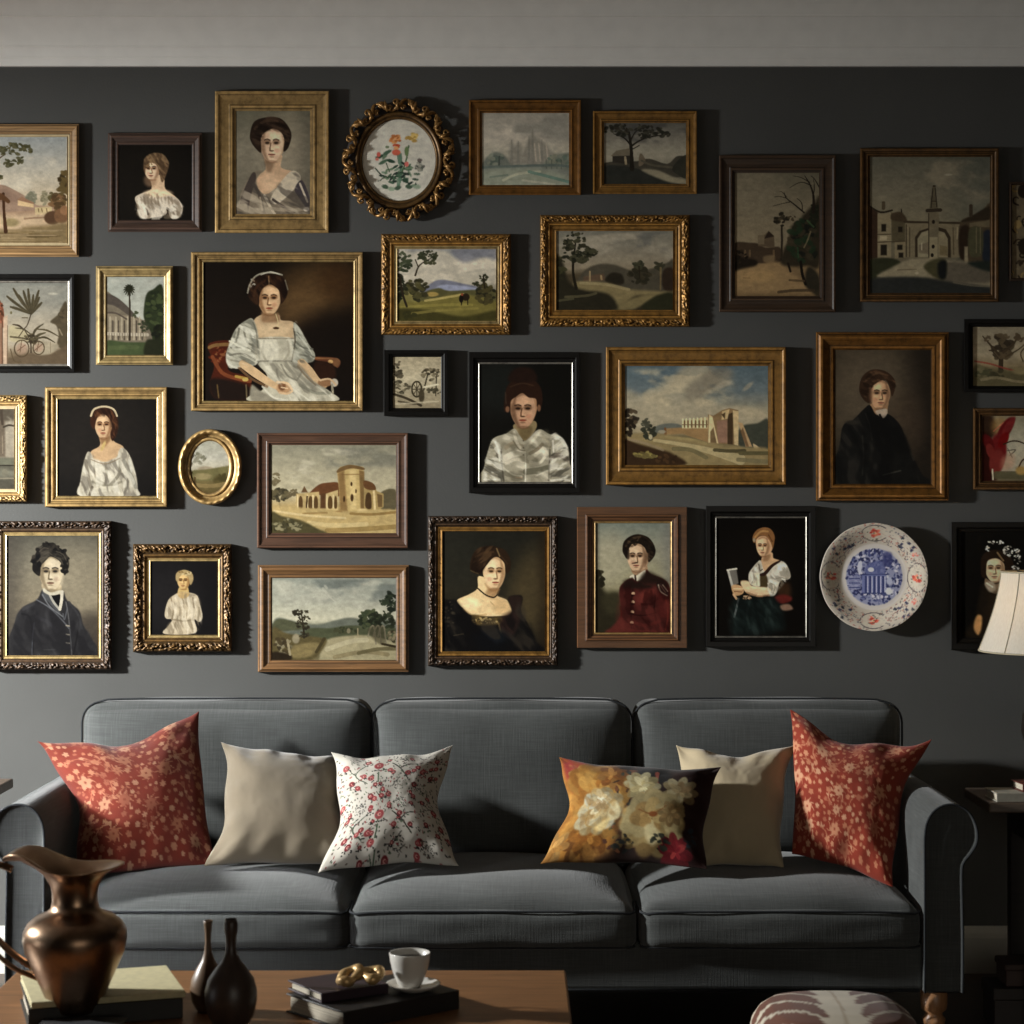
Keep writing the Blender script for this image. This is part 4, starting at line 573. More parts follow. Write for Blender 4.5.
def art_tower_ruin(rect):
    A = Art(rect, (240, 420, .2635)); A.g([(95, (140, 134, 112)), (200, (166, 156, 128)), (280, (180, 168, 136)), (330, (170, 146, 98)), (430, (150, 126, 80))]); A.cl(100, 260, (186, 176, 150), .8, 70, 2); A.cl(100, 190, (116, 112, 96), .7, 60, 7, x0=300, x1=640)
    A.f(135, 225, 16, 22, [(110, 98, 72)], 14, 8); A.f(150, 285, 38, 24, [(80, 72, 52), (64, 58, 42), (98, 88, 62)], 44, 9); A.f(200, 280, 26, 14, [(104, 92, 66)], 16, 8)
    A.p([(535, 275), (590, 265), (590, 340), (535, 338)], (98, 88, 64), 2); A.p([(270, 270), (300, 245), (330, 238), (375, 240), (375, 290), (275, 280)], (104, 70, 44), 1); A.p([(232, 275), (244, 250), (258, 275)], (104, 80, 54), 1, 1, False)
    A.p([(213, 280), (300, 272), (305, 335), (213, 335)], (176, 152, 104), 1, 1, False); A.p([(325, 280), (372, 265), (372, 345), (325, 340)], (186, 162, 112), 1, 1, False)
    for x, w in [(230, 7), (268, 8), (288, 7), (342, 8), (363, 5)]: A.p([(x - w, 333), (x - w, 300), (x, 288), (x + w, 300), (x + w, 333)], (92, 70, 42), 1); A.l([(x - w - 4, 285), (x - w - 4, 333)], 4, (214, 192, 144))
    A.l([(255, 290), (252, 333)], 6, (70, 52, 32)); A.p([(305, 280), (325, 278), (325, 335), (305, 335)], (92, 66, 42), 2, 1, False)
    A.p([(368, 195), (380, 178), (420, 170), (468, 178), (470, 200), (472, 345), (380, 345), (375, 260)], (186, 160, 106), 1, 1, False); A.p([(368, 192), (385, 178), (420, 170), (468, 180), (468, 190), (420, 184), (372, 200)], (112, 88, 56), 1); A.p([(372, 200), (395, 192), (408, 345), (380, 345), (376, 270)], (122, 94, 58), 3, .8, False); A.p([(452, 190), (472, 195), (472, 340), (458, 340)], (112, 88, 54), 2, .9, False); A.p([(415, 190), (440, 188), (442, 340), (420, 340)], (206, 182, 128), 3, .7, False)
    for x, y, w, h in [(423, 243, 4, 8), (425, 295, 6, 14), (440, 270, 3, 8), (395, 300, 4, 12)]: A.e(x, y, w, h, (74, 54, 32), .5)
    A.l([(372, 208), (470, 205)], 4, (130, 102, 64), .7); A.p([(470, 232), (500, 240), (520, 270), (545, 280), (545, 330), (515, 345), (472, 345)], (160, 136, 88), 1, 1, False); A.p([(470, 230), (505, 240), (515, 265), (475, 260)], (104, 74, 46), 1); A.p([(476, 330), (478, 285), (490, 275), (498, 290), (498, 335)], (82, 62, 38), 1); A.l([(508, 270), (512, 340)], 8, (208, 184, 134)); A.p([(520, 280), (540, 285), (540, 330), (524, 330)], (104, 82, 52), 1, .9, False); A.e(465, 345, 20, 9, (196, 172, 122), .5); A.e(375, 350, 14, 6, (132, 104, 64), .6)
    A.p([(118, 335), (300, 338), (400, 350), (590, 342), (590, 432), (118, 432)], (178, 154, 104), 3); A.l([(420, 355), (500, 358), (588, 350)], 10, (132, 106, 62), .8); A.l([(260, 390), (360, 400), (480, 395)], 16, (196, 174, 124), .8); A.l([(330, 420), (450, 415), (588, 405)], 18, (142, 118, 72), .8); A.l([(240, 355), (330, 352)], 7, (140, 114, 70), .7); A.l([(130, 345), (250, 362), (400, 372)], 8, (204, 182, 134), .8)
    A.p([(118, 350), (160, 365), (230, 380), (290, 410), (320, 432), (118, 432)], (82, 74, 48), 3); A.f(180, 400, 60, 22, [(106, 98, 70), (60, 54, 36), (138, 128, 96), (76, 70, 48)], 60, 9); A.p([(150, 310), (152, 335)], (80, 70, 50)); A.ns(.07, 9); A.finish(); return A

def art_young_man(rect):
    A = Art(rect, (0, 520, .1465), k=2.2, bg=(120, 112, 94)); A.g([(100, (98, 94, 82)), (300, (132, 124, 106)), (600, (138, 126, 104)), (930, (70, 62, 54))]); A.e(520, 480, 240, 300, (156, 144, 120), 1.2, 0, .7); A.gx(230, 40, (78, 72, 64), .7); A.e(620, 760, 130, 130, (70, 62, 54), 1, 0, .8); A.gy(780, 930, (48, 42, 38), .6)
    A.p([(290, 430), (410, 440), (415, 500), (400, 560), (350, 540), (300, 490)], (182, 164, 132)); A.face(348, 362, 80, 118, (208, 190, 158), (120, 104, 80), -1, -.15, (134, 96, 78), (52, 46, 40), (224, 208, 178)); A.p([(408, 300), (438, 340), (430, 420), (400, 470), (420, 390)], (228, 210, 176), 5, .6)
    A.p([(220, 330), (235, 250), (262, 195), (300, 165), (355, 155), (385, 175), (425, 205), (460, 250), (472, 310), (450, 370), (436, 372), (428, 320), (400, 275), (345, 250), (310, 280), (280, 315), (272, 380), (240, 365)], (40, 36, 31)); A.f(330, 210, 80, 36, [(52, 48, 42), (32, 29, 25), (66, 60, 52)], 26, 22, .7); A.l([(250, 290), (290, 275), (320, 255)], 14, (84, 77, 64), .7); A.l([(390, 230), (430, 250), (455, 300)], 14, (70, 64, 54), .7); A.l([(270, 190), (300, 180)], 12, (84, 78, 68), .6)
    A.p([(290, 475), (330, 490), (400, 560), (430, 490), (460, 550), (540, 620), (570, 720), (620, 800), (640, 930), (80, 930), (100, 700), (150, 600), (250, 545)], (50, 48, 48), 2); A.p([(300, 480), (345, 500), (400, 600), (405, 640), (330, 560), (285, 515)], (84, 84, 84), 2); A.p([(335, 500), (375, 510), (412, 512), (402, 590), (375, 555)], (18, 16, 15)); A.p([(330, 492), (345, 500), (408, 600), (430, 490), (438, 540), (410, 640), (360, 570)], (190, 182, 166), 1.2, .0); A.l([(332, 495), (365, 560), (402, 605)], 15, (172, 166, 152)); A.l([(424, 490), (420, 550), (408, 610)], 20, (212, 202, 180)); A.p([(300, 465), (345, 495), (410, 480), (412, 500), (350, 515), (296, 490)], (206, 196, 172), 1.5)
    for pts, w, c in [([(250, 545), (340, 600), (430, 690), (470, 740)], 9, (112, 112, 114)), ([(290, 510), (340, 590), (430, 660)], 9, (124, 124, 124)), ([(450, 560), (470, 680), (490, 920)], 8, (104, 102, 100)), ([(430, 640), (440, 680), (460, 600)], 8, (98, 98, 100)), ([(150, 640), (210, 680), (225, 900)], 14, (36, 34, 35)), ([(235, 700), (222, 800), (218, 920)], 7, (84, 84, 88)), ([(540, 680), (525, 800), (500, 920)], 12, (34, 32, 32)), ([(160, 610), (230, 570)], 20, (64, 62, 62)), ([(300, 885), (380, 885)], 5, (76, 74, 74)), ([(250, 660), (330, 700), (390, 760)], 24, (58, 56, 57)), ([(470, 560), (530, 640), (560, 740)], 16, (62, 60, 60))]: A.l(pts, w, c, .85, True, 1.6)
    for y in (720, 780, 838): A.l([(452, y), (474, y + 4)], 9, (164, 154, 136))
    A.ns(.05, 14); A.fold([(250, 560), (330, 600), (440, 720), (470, 920), (90, 925), (105, 700), (150, 605)], (34, 32, 33), (70, 68, 68), 1.2, 60, 2.5, .6, 3, 8); A.fold([(480, 580), (540, 630), (570, 720), (620, 800), (640, 925), (500, 925)], (34, 32, 33), (66, 64, 64), 1.4, 46, 2.5, .6, 5, 8); A.fold([(225, 330), (262, 200), (355, 160), (460, 250), (470, 310), (445, 370), (428, 315), (345, 250), (280, 310), (268, 375)], (22, 19, 17), (92, 84, 72), .4, 30, 2, .6, 4); 
    for k in range(46):
        t = A.r.uniform(2.7, 6.7); A.e(346 + 112 * math.cos(t) * A.r.uniform(.72, 1.06), 278 + 112 * math.sin(t) * A.r.uniform(.72, 1.06), A.r.uniform(12, 24), A.r.uniform(9, 15), A.r.choice([(26, 23, 20), (34, 30, 26), (44, 40, 34), (60, 54, 46), (22, 20, 18)]), .4, A.r.uniform(-1.2, 1.2), .85)
    for k in range(9): A.e(A.r.choice((246, 268, 446, 436)) + A.r.uniform(-12, 12), A.r.uniform(310, 365), 16, 12, (30, 27, 23), .4, A.r.uniform(-1, 1), .9)
    for pts in [[(255, 285), (280, 262), (318, 252)], [(372, 250), (410, 268), (430, 305)], [(385, 215), (430, 235), (452, 275)], [(270, 215), (300, 190), (330, 195)], [(300, 235), (330, 222), (352, 235)]]: A.l(pts, 7, (96, 88, 76), .7, True, 1.6)
    A.finish(); return A

def art_small_girl(rect):
    A = Art(rect, (0, 500, .2441), bg=(26, 23, 22)); A.e(700, 400, 120, 120, (34, 31, 30), 1.2)
    A.p([(736, 355), (768, 355), (770, 390), (730, 390)], (196, 166, 110)); A.face(752, 332, 26, 34, (206, 172, 116), (120, 84, 48), 1, -.3, (150, 90, 60), (60, 40, 24)); A.p([(720, 325), (724, 298), (755, 286), (785, 298), (792, 325), (780, 348), (772, 318), (750, 305), (735, 318), (728, 335)], (170, 146, 102)); A.f(755, 298, 26, 9, [(204, 182, 136), (130, 106, 68)], 12, 6)
    A.p([(720, 385), (745, 378), (780, 380), (808, 392), (820, 430), (830, 480), (815, 500), (795, 490), (800, 545), (672, 548), (690, 515), (705, 490), (680, 485), (675, 460), (690, 410)], (192, 176, 148))
    for pts, w, c in [([(745, 390), (752, 430), (755, 480)], 6, (150, 134, 108)), ([(700, 400), (710, 450), (704, 490)], 6, (132, 116, 92)), ([(790, 400), (795, 450), (790, 490)], 6, (136, 120, 96)), ([(705, 488), (750, 496), (795, 490)], 7, (140, 124, 98)), ([(720, 500), (710, 545)], 6, (150, 134, 108)), ([(760, 500), (765, 545)], 5, (154, 138, 112)), ([(785, 500), (790, 540)], 5, (150, 134, 108)), ([(770, 400), (775, 450)], 8, (214, 200, 174)), ([(720, 420), (722, 460)], 8, (212, 198, 172)), ([(685, 440), (688, 475)], 6, (216, 202, 176)), ([(735, 510), (738, 545)], 7, (214, 198, 168)), ([(815, 440), (822, 480)], 6, (160, 144, 118))]: A.l(pts, w, c, .85)
    A.p([(725, 382), (752, 378), (778, 382), (765, 400), (740, 402)], (188, 158, 108)); A.ns(.06, 9); A.fold([(720, 390), (780, 384), (815, 400), (828, 480), (800, 545), (675, 547), (700, 490), (680, 470)], (128, 114, 92), (222, 208, 182), 1.4, 12, 3.5, .6, 2); A.finish(); return A

def art_country_road(rect):
    A = Art(rect, (240, 420, .2635)); A.g([(598, (140, 142, 128)), (680, (164, 162, 144)), (760, (190, 184, 158)), (790, (120, 120, 98)), (910, (112, 102, 74))]); A.cl(600, 740, (182, 178, 158), .8, 70, 2); A.cl(600, 700, (104, 108, 100), .7, 60, 9); A.l([(315, 640), (350, 680), (365, 690)], [10, 6, 3], (206, 200, 178), .35); A.e(326, 634, 9, 5, (206, 200, 178), .8, .8, .4)
    A.p([(125, 770), (150, 750), (230, 770), (300, 775), (360, 760), (415, 750), (460, 755), (590, 760), (590, 830), (125, 830)], (104, 106, 92), 3); A.p([(125, 775), (150, 755), (220, 770), (260, 790), (180, 800), (125, 800)], (86, 86, 64), 2); A.p([(260, 792), (340, 790), (420, 780), (590, 790), (590, 830), (260, 830)], (80, 82, 60), 2)
    A.p([(300, 910), (310, 860), (340, 830), (420, 818), (500, 820), (590, 850), (590, 912), (300, 912)], (154, 144, 112), 3); A.l([(330, 870), (420, 840), (480, 835)], 18, (176, 166, 134), .8); A.l([(360, 900), (470, 880), (560, 890)], 16, (126, 114, 84), .8); A.l([(450, 885), (520, 870), (590, 868)], 14, (92, 84, 58), .8)
    A.p([(125, 790), (180, 810), (300, 825), (330, 840), (290, 900), (250, 912), (125, 912)], (92, 82, 54), 3); A.p([(195, 900), (200, 860), (260, 845), (300, 850), (270, 895)], (126, 112, 76), 3); A.f(160, 860, 34, 34, [(112, 104, 80), (60, 52, 36), (138, 128, 100), (74, 64, 44)], 34, 10); A.p([(125, 880), (190, 890), (190, 912), (125, 912)], (48, 40, 28), 3); A.l([(180, 835), (190, 890)], 9, (150, 138, 108)); A.e(212, 830, 14, 18, (142, 132, 106), .5); A.l([(320, 830), (290, 880)], 12, (66, 58, 38), .8)
    A.l([(243, 825), (240, 780), (232, 730)], [9, 7, 4], (52, 46, 34))
    for x, y, rx, ry in [(230, 728, 26, 12), (240, 755, 26, 14), (225, 775, 14, 12), (248, 785, 18, 16), (240, 815, 22, 10), (212, 730, 12, 9)]: A.f(x, y, rx, ry, [(66, 60, 44), (52, 48, 36)], 14, 6)
    A.f(400, 798, 45, 11, [(58, 60, 42), (74, 74, 52)], 30, 8); A.e(412, 800, 7, 10, (128, 120, 94), .5); A.l([(447, 792), (447, 818)], 5, (146, 134, 104)); A.f(490, 755, 38, 34, [(58, 64, 46), (46, 50, 36), (76, 80, 56)], 60, 10); A.f(540, 760, 50, 34, [(52, 56, 40), (42, 44, 32)], 44, 10); A.f(575, 690, 22, 38, [(50, 56, 42), (40, 44, 34)], 36, 10); A.f(545, 690, 18, 14, [(58, 64, 48)], 12, 8); A.f(470, 735, 16, 16, [(66, 72, 52)], 12, 7)
    for x in (500, 520, 538): A.l([(x - 14, 820), (x - 5, 790), (x + 8, 785), (x + 16, 850)], 6, (126, 118, 96))
    A.p([(485, 800), (510, 780), (545, 790), (550, 850), (520, 845)], (74, 68, 50), 3, .6); A.f(575, 820, 16, 22, [(98, 90, 68), (64, 58, 42), (126, 116, 90)], 22, 8); A.l([(540, 850), (590, 860)], 9, (60, 52, 36)); A.ns(.07, 9); A.finish(); return A

def art_black_dress(rect):
    A = Art(rect, (425, 512, .1524), k=2.2, bg=(34, 31, 23)); A.g([(120, (34, 32, 25)), (500, (40, 36, 26)), (920, (28, 24, 17))]); A.e(680, 560, 130, 300, (74, 62, 40), 1.2, .15, .8); A.e(230, 330, 130, 200, (40, 38, 30), 1, 0, .6); A.gx(700, 790, (40, 30, 19), .5)
    sk = (214, 184, 136)
    A.p([(355, 420), (480, 480), (470, 545), (540, 580), (570, 650), (520, 680), (320, 680), (250, 630), (210, 580), (290, 540), (345, 500)], sk); A.p([(420, 500), (480, 500), (470, 550), (440, 570), (400, 540)], (150, 114, 76), 5, .8); A.e(300, 600, 60, 36, (232, 204, 156), .9); A.p([(470, 560), (560, 600), (570, 660), (500, 670), (450, 640)], (180, 146, 100), 8, .6); A.l([(430, 590), (455, 615)], 7, (170, 136, 92), .7); A.l([(250, 640), (320, 680), (400, 672)], 14, (176, 142, 96), .6)
    A.p([(395, 330), (460, 295), (515, 320), (524, 390), (505, 460), (470, 508), (430, 495), (390, 440), (380, 380)], (196, 162, 118)); A.face(455, 400, 70, 108, (216, 182, 138), (142, 106, 72), 1, .35, (156, 82, 64), (62, 44, 28), (234, 206, 162)); A.p([(395, 470), (430, 500), (480, 500), (470, 530), (420, 515)], (134, 98, 62), 4, .7)
    A.p([(295, 370), (305, 300), (345, 240), (420, 222), (470, 228), (530, 255), (562, 320), (555, 390), (530, 400), (522, 340), (485, 300), (450, 300), (410, 340), (375, 390), (360, 408), (320, 400)], (44, 31, 20)); A.l([(470, 240), (490, 290)], 9, (120, 98, 66), .8); A.l([(330, 300), (390, 265), (450, 262)], 14, (66, 47, 30), .7); A.l([(320, 390), (370, 380), (420, 320)], 12, (30, 21, 14), .8); A.l([(500, 290), (540, 340)], 10, (60, 43, 28), .7); A.l([(300, 385), (350, 405)], 7, (96, 84, 54), .5)
    A.l([(345, 500), (400, 545), (450, 560), (472, 545)], 9, (38, 28, 18))
    A.p([(120, 590), (160, 575), (205, 580), (240, 630), (310, 680), (420, 690), (520, 690), (570, 650), (545, 570), (600, 545), (640, 560), (630, 650), (680, 740), (730, 850), (740, 918), (112, 918), (112, 700)], (22, 19, 16), 3); A.p([(312, 675), (420, 690), (500, 690), (490, 735), (330, 738)], (84, 68, 40), 3); A.f(400, 712, 84, 20, [(136, 112, 68), (60, 48, 30), (164, 140, 92)], 40, 9); A.p([(500, 690), (600, 650), (620, 720), (560, 830), (500, 800)], (50, 34, 28), 6, .7); A.l([(480, 720), (500, 800)], 12, (112, 92, 60), .5); A.p([(550, 565), (600, 548), (636, 565), (620, 640), (580, 650)], (40, 29, 23), 4)
    A.f(160, 680, 40, 90, [(48, 42, 32), (20, 18, 15), (62, 54, 42)], 26, 12, .6); A.l([(190, 810), (250, 800)], 8, (56, 48, 36), .7); A.l([(140, 760), (160, 850)], 9, (42, 36, 28), .7); A.l([(640, 700), (700, 800)], 9, (34, 29, 22), .7); A.e(440, 840, 120, 70, (20, 21, 22), .9); A.ns(.05, 14); A.fold([(120, 600), (200, 585), (310, 685), (520, 695), (630, 600), (730, 850), (740, 915), (115, 915)], (12, 10, 9), (50, 43, 34), 1.0, 60, 2.5, .6, 3, 8); A.fold([(300, 370), (345, 245), (430, 226), (470, 235), (410, 340), (360, 405)], (24, 16, 10), (84, 62, 40), 2.4, 22, 4, .6, 6); A.finish(); return A

def art_red_uniform(rect):
    A = Art(rect, (575, 505, .1416), k=2.2, bg=(130, 128, 110)); A.g([(120, (112, 116, 104)), (300, (138, 132, 112)), (480, (144, 136, 108)), (640, (120, 110, 80)), (905, (60, 52, 36))]); A.e(240, 400, 130, 190, (158, 148, 122), 1.2, 0, .7); A.gx(560, 680, (112, 108, 100), .6); A.gx(190, 140, (70, 64, 52), .7)
    A.f(170, 520, 36, 60, [(52, 45, 30), (40, 35, 24)], 40, 20); A.p([(140, 560), (190, 580), (240, 640), (310, 640), (320, 910), (140, 910)], (44, 38, 26), 8); A.e(260, 690, 70, 80, (56, 50, 34), .9)
    A.p([(400, 440), (500, 420), (510, 480), (470, 520), (420, 500)], (150, 120, 90)); A.p([(375, 300), (440, 270), (510, 300), (525, 370), (500, 440), (445, 475), (405, 455), (380, 400)], (176, 142, 110)); A.face(437, 370, 68, 100, (196, 162, 128), (106, 78, 56), 1, -.25, (148, 86, 68), (46, 32, 24), (214, 182, 146))
    A.p([(335, 320), (345, 260), (390, 220), (450, 206), (520, 230), (562, 290), (566, 350), (530, 400), (515, 395), (512, 340), (490, 300), (450, 270), (425, 290), (400, 275), (375, 310), (368, 378), (348, 355)], (36, 27, 20)); A.l([(360, 290), (400, 240), (460, 225)], 16, (74, 58, 42), .7); A.l([(425, 285), (450, 235)], 9, (92, 72, 52), .6); A.l([(520, 290), (545, 340)], 12, (54, 42, 30), .7); A.p([(500, 310), (525, 330), (510, 410), (490, 430)], (96, 70, 50), 4, .7); A.l([(405, 412), (440, 408)], 9, (70, 46, 34), .8)
    A.p([(410, 490), (430, 500), (495, 460), (490, 510), (450, 530), (415, 540), (385, 510)], (206, 194, 168)); A.l([(425, 500), (430, 540)], 13, (60, 44, 36)); A.l([(405, 515), (395, 530)], 10, (150, 136, 110))
    A.p([(505, 455), (540, 490), (620, 520), (665, 570), (680, 700), (680, 910), (320, 910), (325, 740), (312, 600), (345, 545), (400, 515), (440, 540), (490, 510)], (62, 29, 24), 2); A.p([(345, 545), (400, 520), (440, 545), (500, 470), (620, 520), (660, 570), (600, 590), (470, 590), (350, 600)], (36, 25, 19), 6, .9); A.p([(430, 660), (480, 610), (560, 585), (570, 610), (500, 680), (450, 700)], (104, 48, 40), 6, .9); A.p([(580, 640), (660, 620), (670, 780), (600, 790)], (74, 31, 26), 6, .8); A.p([(320, 620), (390, 600), (390, 720), (330, 720)], (78, 36, 30), 8, .7)
    for pts, w, c in [([(410, 600), (395, 720), (400, 900)], 10, (40, 18, 14)), ([(570, 640), (560, 750), (590, 860)], 12, (38, 16, 13)), ([(380, 770), (480, 780), (570, 760)], 9, (36, 16, 13)), ([(420, 830), (500, 850), (600, 820)], 22, (78, 34, 28)), ([(360, 870), (440, 890), (520, 890)], 16, (80, 37, 31)), ([(640, 650), (655, 780), (640, 880)], 10, (98, 40, 30)), ([(320, 720), (330, 820), (300, 880)], 14, (70, 26, 20)), ([(470, 700), (540, 700), (580, 660)], 16, (48, 18, 15))]: A.l(pts, w, c, .7, True, 2)
    A.p([(215, 900), (260, 860), (330, 800), (345, 905)], (84, 40, 33), 4)
    for y in (625, 685, 755, 830): A.e(412 - (y - 625) * .05, y, 13, 11, (176, 140, 110), .4); A.e(408 - (y - 625) * .05, y + 14, 15, 8, (40, 18, 14), .6)
    A.p([(585, 570), (610, 555), (650, 600), (660, 640), (615, 625)], (54, 42, 36), 2); A.l([(590, 565), (605, 610), (650, 640)], 9, (176, 158, 134)); A.l([(620, 565), (655, 610)], 8, (150, 132, 110)); A.l([(605, 570), (640, 620)], 5, (120, 100, 80)); A.ns(.05, 14); A.fold([(325, 620), (400, 560), (500, 560), (665, 590), (678, 905), (322, 905)], (38, 14, 11), (94, 44, 37), 1.2, 60, 2.2, .55, 3, 8); A.fold([(340, 320), (390, 222), (460, 210), (562, 290), (560, 350), (515, 390), (490, 300), (420, 285), (370, 350)], (20, 15, 11), (92, 73, 54), .5, 22, 4, .5, 5); A.l([(372, 310), (400, 268), (440, 262)], 16, (36, 27, 20), .9); A.l([(440, 262), (490, 280), (515, 330)], 18, (34, 26, 19), .9); A.p([(366, 300), (380, 296), (384, 372), (368, 378)], (36, 27, 20), 2, .8); A.finish(); return A

def art_girl_with_book(rect):
    A = Art(rect, (705, 505, .1397), k=2.2, bg=(14, 11, 8)); A.e(400, 420, 260, 280, (19, 15, 11), 1.2); A.p([(520, 570), (600, 560), (610, 650), (520, 640)], (54, 36, 22), 8, .9)
    A.p([(420, 350), (480, 340), (490, 380), (540, 400), (500, 440), (420, 480), (380, 440), (400, 400)], (186, 150, 112)); A.p([(430, 355), (470, 360), (450, 400), (415, 400)], (120, 86, 58), 4, .7); A.p([(365, 250), (400, 222), (450, 230), (485, 280), (470, 340), (420, 366), (385, 345), (368, 300)], (190, 150, 112)); A.face(415, 298, 47, 70, (204, 166, 126), (116, 80, 54), 1, -.3, (140, 70, 54), (56, 38, 26), (222, 190, 150))
    A.p([(345, 265), (342, 225), (370, 180), (420, 160), (470, 172), (498, 220), (495, 270), (485, 310), (470, 270), (440, 228), (400, 220), (370, 240), (358, 270)], (122, 84, 50)); A.l([(360, 230), (400, 190), (450, 190)], 14, (176, 134, 84), .7); A.l([(455, 215), (480, 260)], 10, (84, 54, 32), .8); A.e(352, 250, 9, 14, (140, 124, 100), .6)
    A.p([(375, 410), (400, 400), (430, 480), (490, 430), (540, 400), (585, 430), (612, 500), (600, 530), (540, 545), (515, 620), (490, 650), (450, 640), (440, 560), (330, 570), (312, 500), (340, 450)], (186, 176, 156)); A.p([(480, 480), (560, 450), (600, 500), (560, 530), (500, 530)], (204, 194, 176), 5, .8); A.p([(430, 600), (480, 560), (510, 600), (490, 650), (440, 640)], (176, 166, 146), 3)
    A.p([(330, 550), (355, 490), (395, 495), (395, 580), (345, 580)], (204, 192, 164), 2); A.p([(395, 500), (430, 490), (450, 540), (440, 590), (400, 590)], (66, 54, 34), 2); A.l([(535, 402), (480, 435), (430, 490), (400, 500)], [14, 22, 26, 20], (44, 28, 22)); A.l([(385, 425), (395, 470), (410, 460)], 7, (52, 40, 32))
    for pts, w, c in [([(340, 470), (350, 520), (335, 560)], 9, (140, 130, 112)), ([(500, 530), (545, 520), (590, 530)], 9, (134, 126, 110)), ([(470, 560), (500, 580), (490, 630)], 9, (130, 120, 102)), ([(370, 520), (372, 575)], 6, (150, 138, 112)), ([(560, 440), (590, 480)], 8, (150, 142, 124)), ([(450, 560), (470, 600), (460, 640)], 7, (210, 200, 180)), ([(375, 430), (355, 470)], 9, (212, 202, 182))]: A.l(pts, w, c, .8)
    A.p([(200, 690), (260, 660), (480, 660), (540, 700), (560, 800), (540, 900), (220, 930), (190, 830)], (24, 30, 27), 10, .9); A.l([(320, 690), (300, 780), (320, 880)], 18, (38, 46, 42), .6); A.l([(400, 690), (440, 740), (430, 840)], 20, (34, 42, 38), .6); A.l([(240, 670), (225, 740), (210, 800)], 13, (96, 98, 94), .8)
    A.p([(500, 660), (560, 640), (620, 660), (610, 690), (540, 705)], (92, 34, 28), 4, .9); A.p([(540, 720), (600, 710), (628, 745), (560, 755)], (134, 104, 84), 3, .9)
    A.p([(258, 545), (310, 545), (340, 580), (440, 590), (470, 610), (450, 645), (370, 655), (300, 630), (265, 590)], (212, 178, 138), 2); A.l([(300, 625), (380, 652), (460, 645)], 12, (150, 110, 78), .7); A.l([(340, 590), (430, 600)], 16, (226, 200, 160), .7)
    A.p([(157, 468), (225, 455), (240, 560), (190, 590)], (104, 98, 88), 1.5, 1, False); A.p([(157, 468), (172, 464), (205, 580), (190, 590)], (170, 164, 150), 1, 1, False); A.l([(160, 466), (225, 456)], 12, (196, 188, 168)); A.p([(190, 580), (230, 570), (270, 590), (275, 630), (230, 650), (200, 630)], (178, 140, 100)); A.l([(205, 600), (270, 600)], 10, (208, 172, 130)); A.l([(205, 640), (225, 670)], 16, (186, 150, 112)); A.l([(210, 620), (265, 622)], 6, (120, 84, 56)); A.f(300, 662, 32, 14, [(188, 150, 112), (90, 60, 40), (206, 170, 130)], 22, 8); A.ns(.05, 12); A.fold([(480, 480), (540, 402), (585, 430), (612, 500), (590, 535), (515, 620), (470, 640), (450, 600)], (120, 112, 96), (224, 216, 198), .9, 26, 2.2, .65, 4); A.fold([(315, 500), (380, 415), (400, 470), (350, 560)], (124, 114, 96), (220, 210, 190), 1.3, 20, 2.5, .6, 6); A.fold([(200, 690), (480, 662), (560, 800), (540, 900), (220, 920)], (13, 15, 13), (44, 52, 48), 1.2, 50, 2.4, .6, 8, 10); A.finish(); return A

def art_lace_headdress(rect):
    A = Art(rect, (930, 500, .1954), bg=(15, 13, 10)); A.p([(270, 430), (340, 430), (400, 480), (430, 700), (190, 700), (230, 600), (250, 500)], (28, 22, 15), 6)
    A.p([(285, 400), (330, 430), (380, 420), (390, 460), (330, 480), (285, 440)], (112, 92, 70)); A.face(333, 355, 50, 66, (196, 168, 132), (112, 84, 58), 1, -.2, (134, 84, 64), (46, 34, 24)); A.p([(262, 380), (262, 300), (290, 265), (340, 255), (400, 280), (430, 340), (410, 420), (385, 400), (380, 330), (345, 300), (305, 305), (290, 330), (285, 400)], (34, 24, 16)); A.l([(345, 270), (375, 310)], 9, (120, 96, 66), .8)
    for x, y, rx, ry, n in [(290, 250, 14, 12, 10), (335, 218, 42, 10, 18), (400, 262, 26, 26, 26), (445, 255, 16, 14, 12), (448, 300, 16, 26, 14), (440, 345, 18, 10, 8)]: A.f(x, y, rx, ry, [(180, 174, 158), (110, 104, 94), (204, 198, 182)], n, 6)
    A.p([(280, 430), (300, 418), (325, 420), (335, 460), (305, 470)], (150, 134, 112), 3); A.l([(290, 425), (320, 445)], 8, (196, 182, 158)); A.p([(228, 620), (245, 588), (266, 600), (262, 660), (245, 690), (225, 660)], (172, 126, 78), 3); A.p([(300, 500), (380, 490), (420, 700), (300, 700)], (40, 30, 20), 10, .7); A.ns(.06, 12); A.finish(); return A

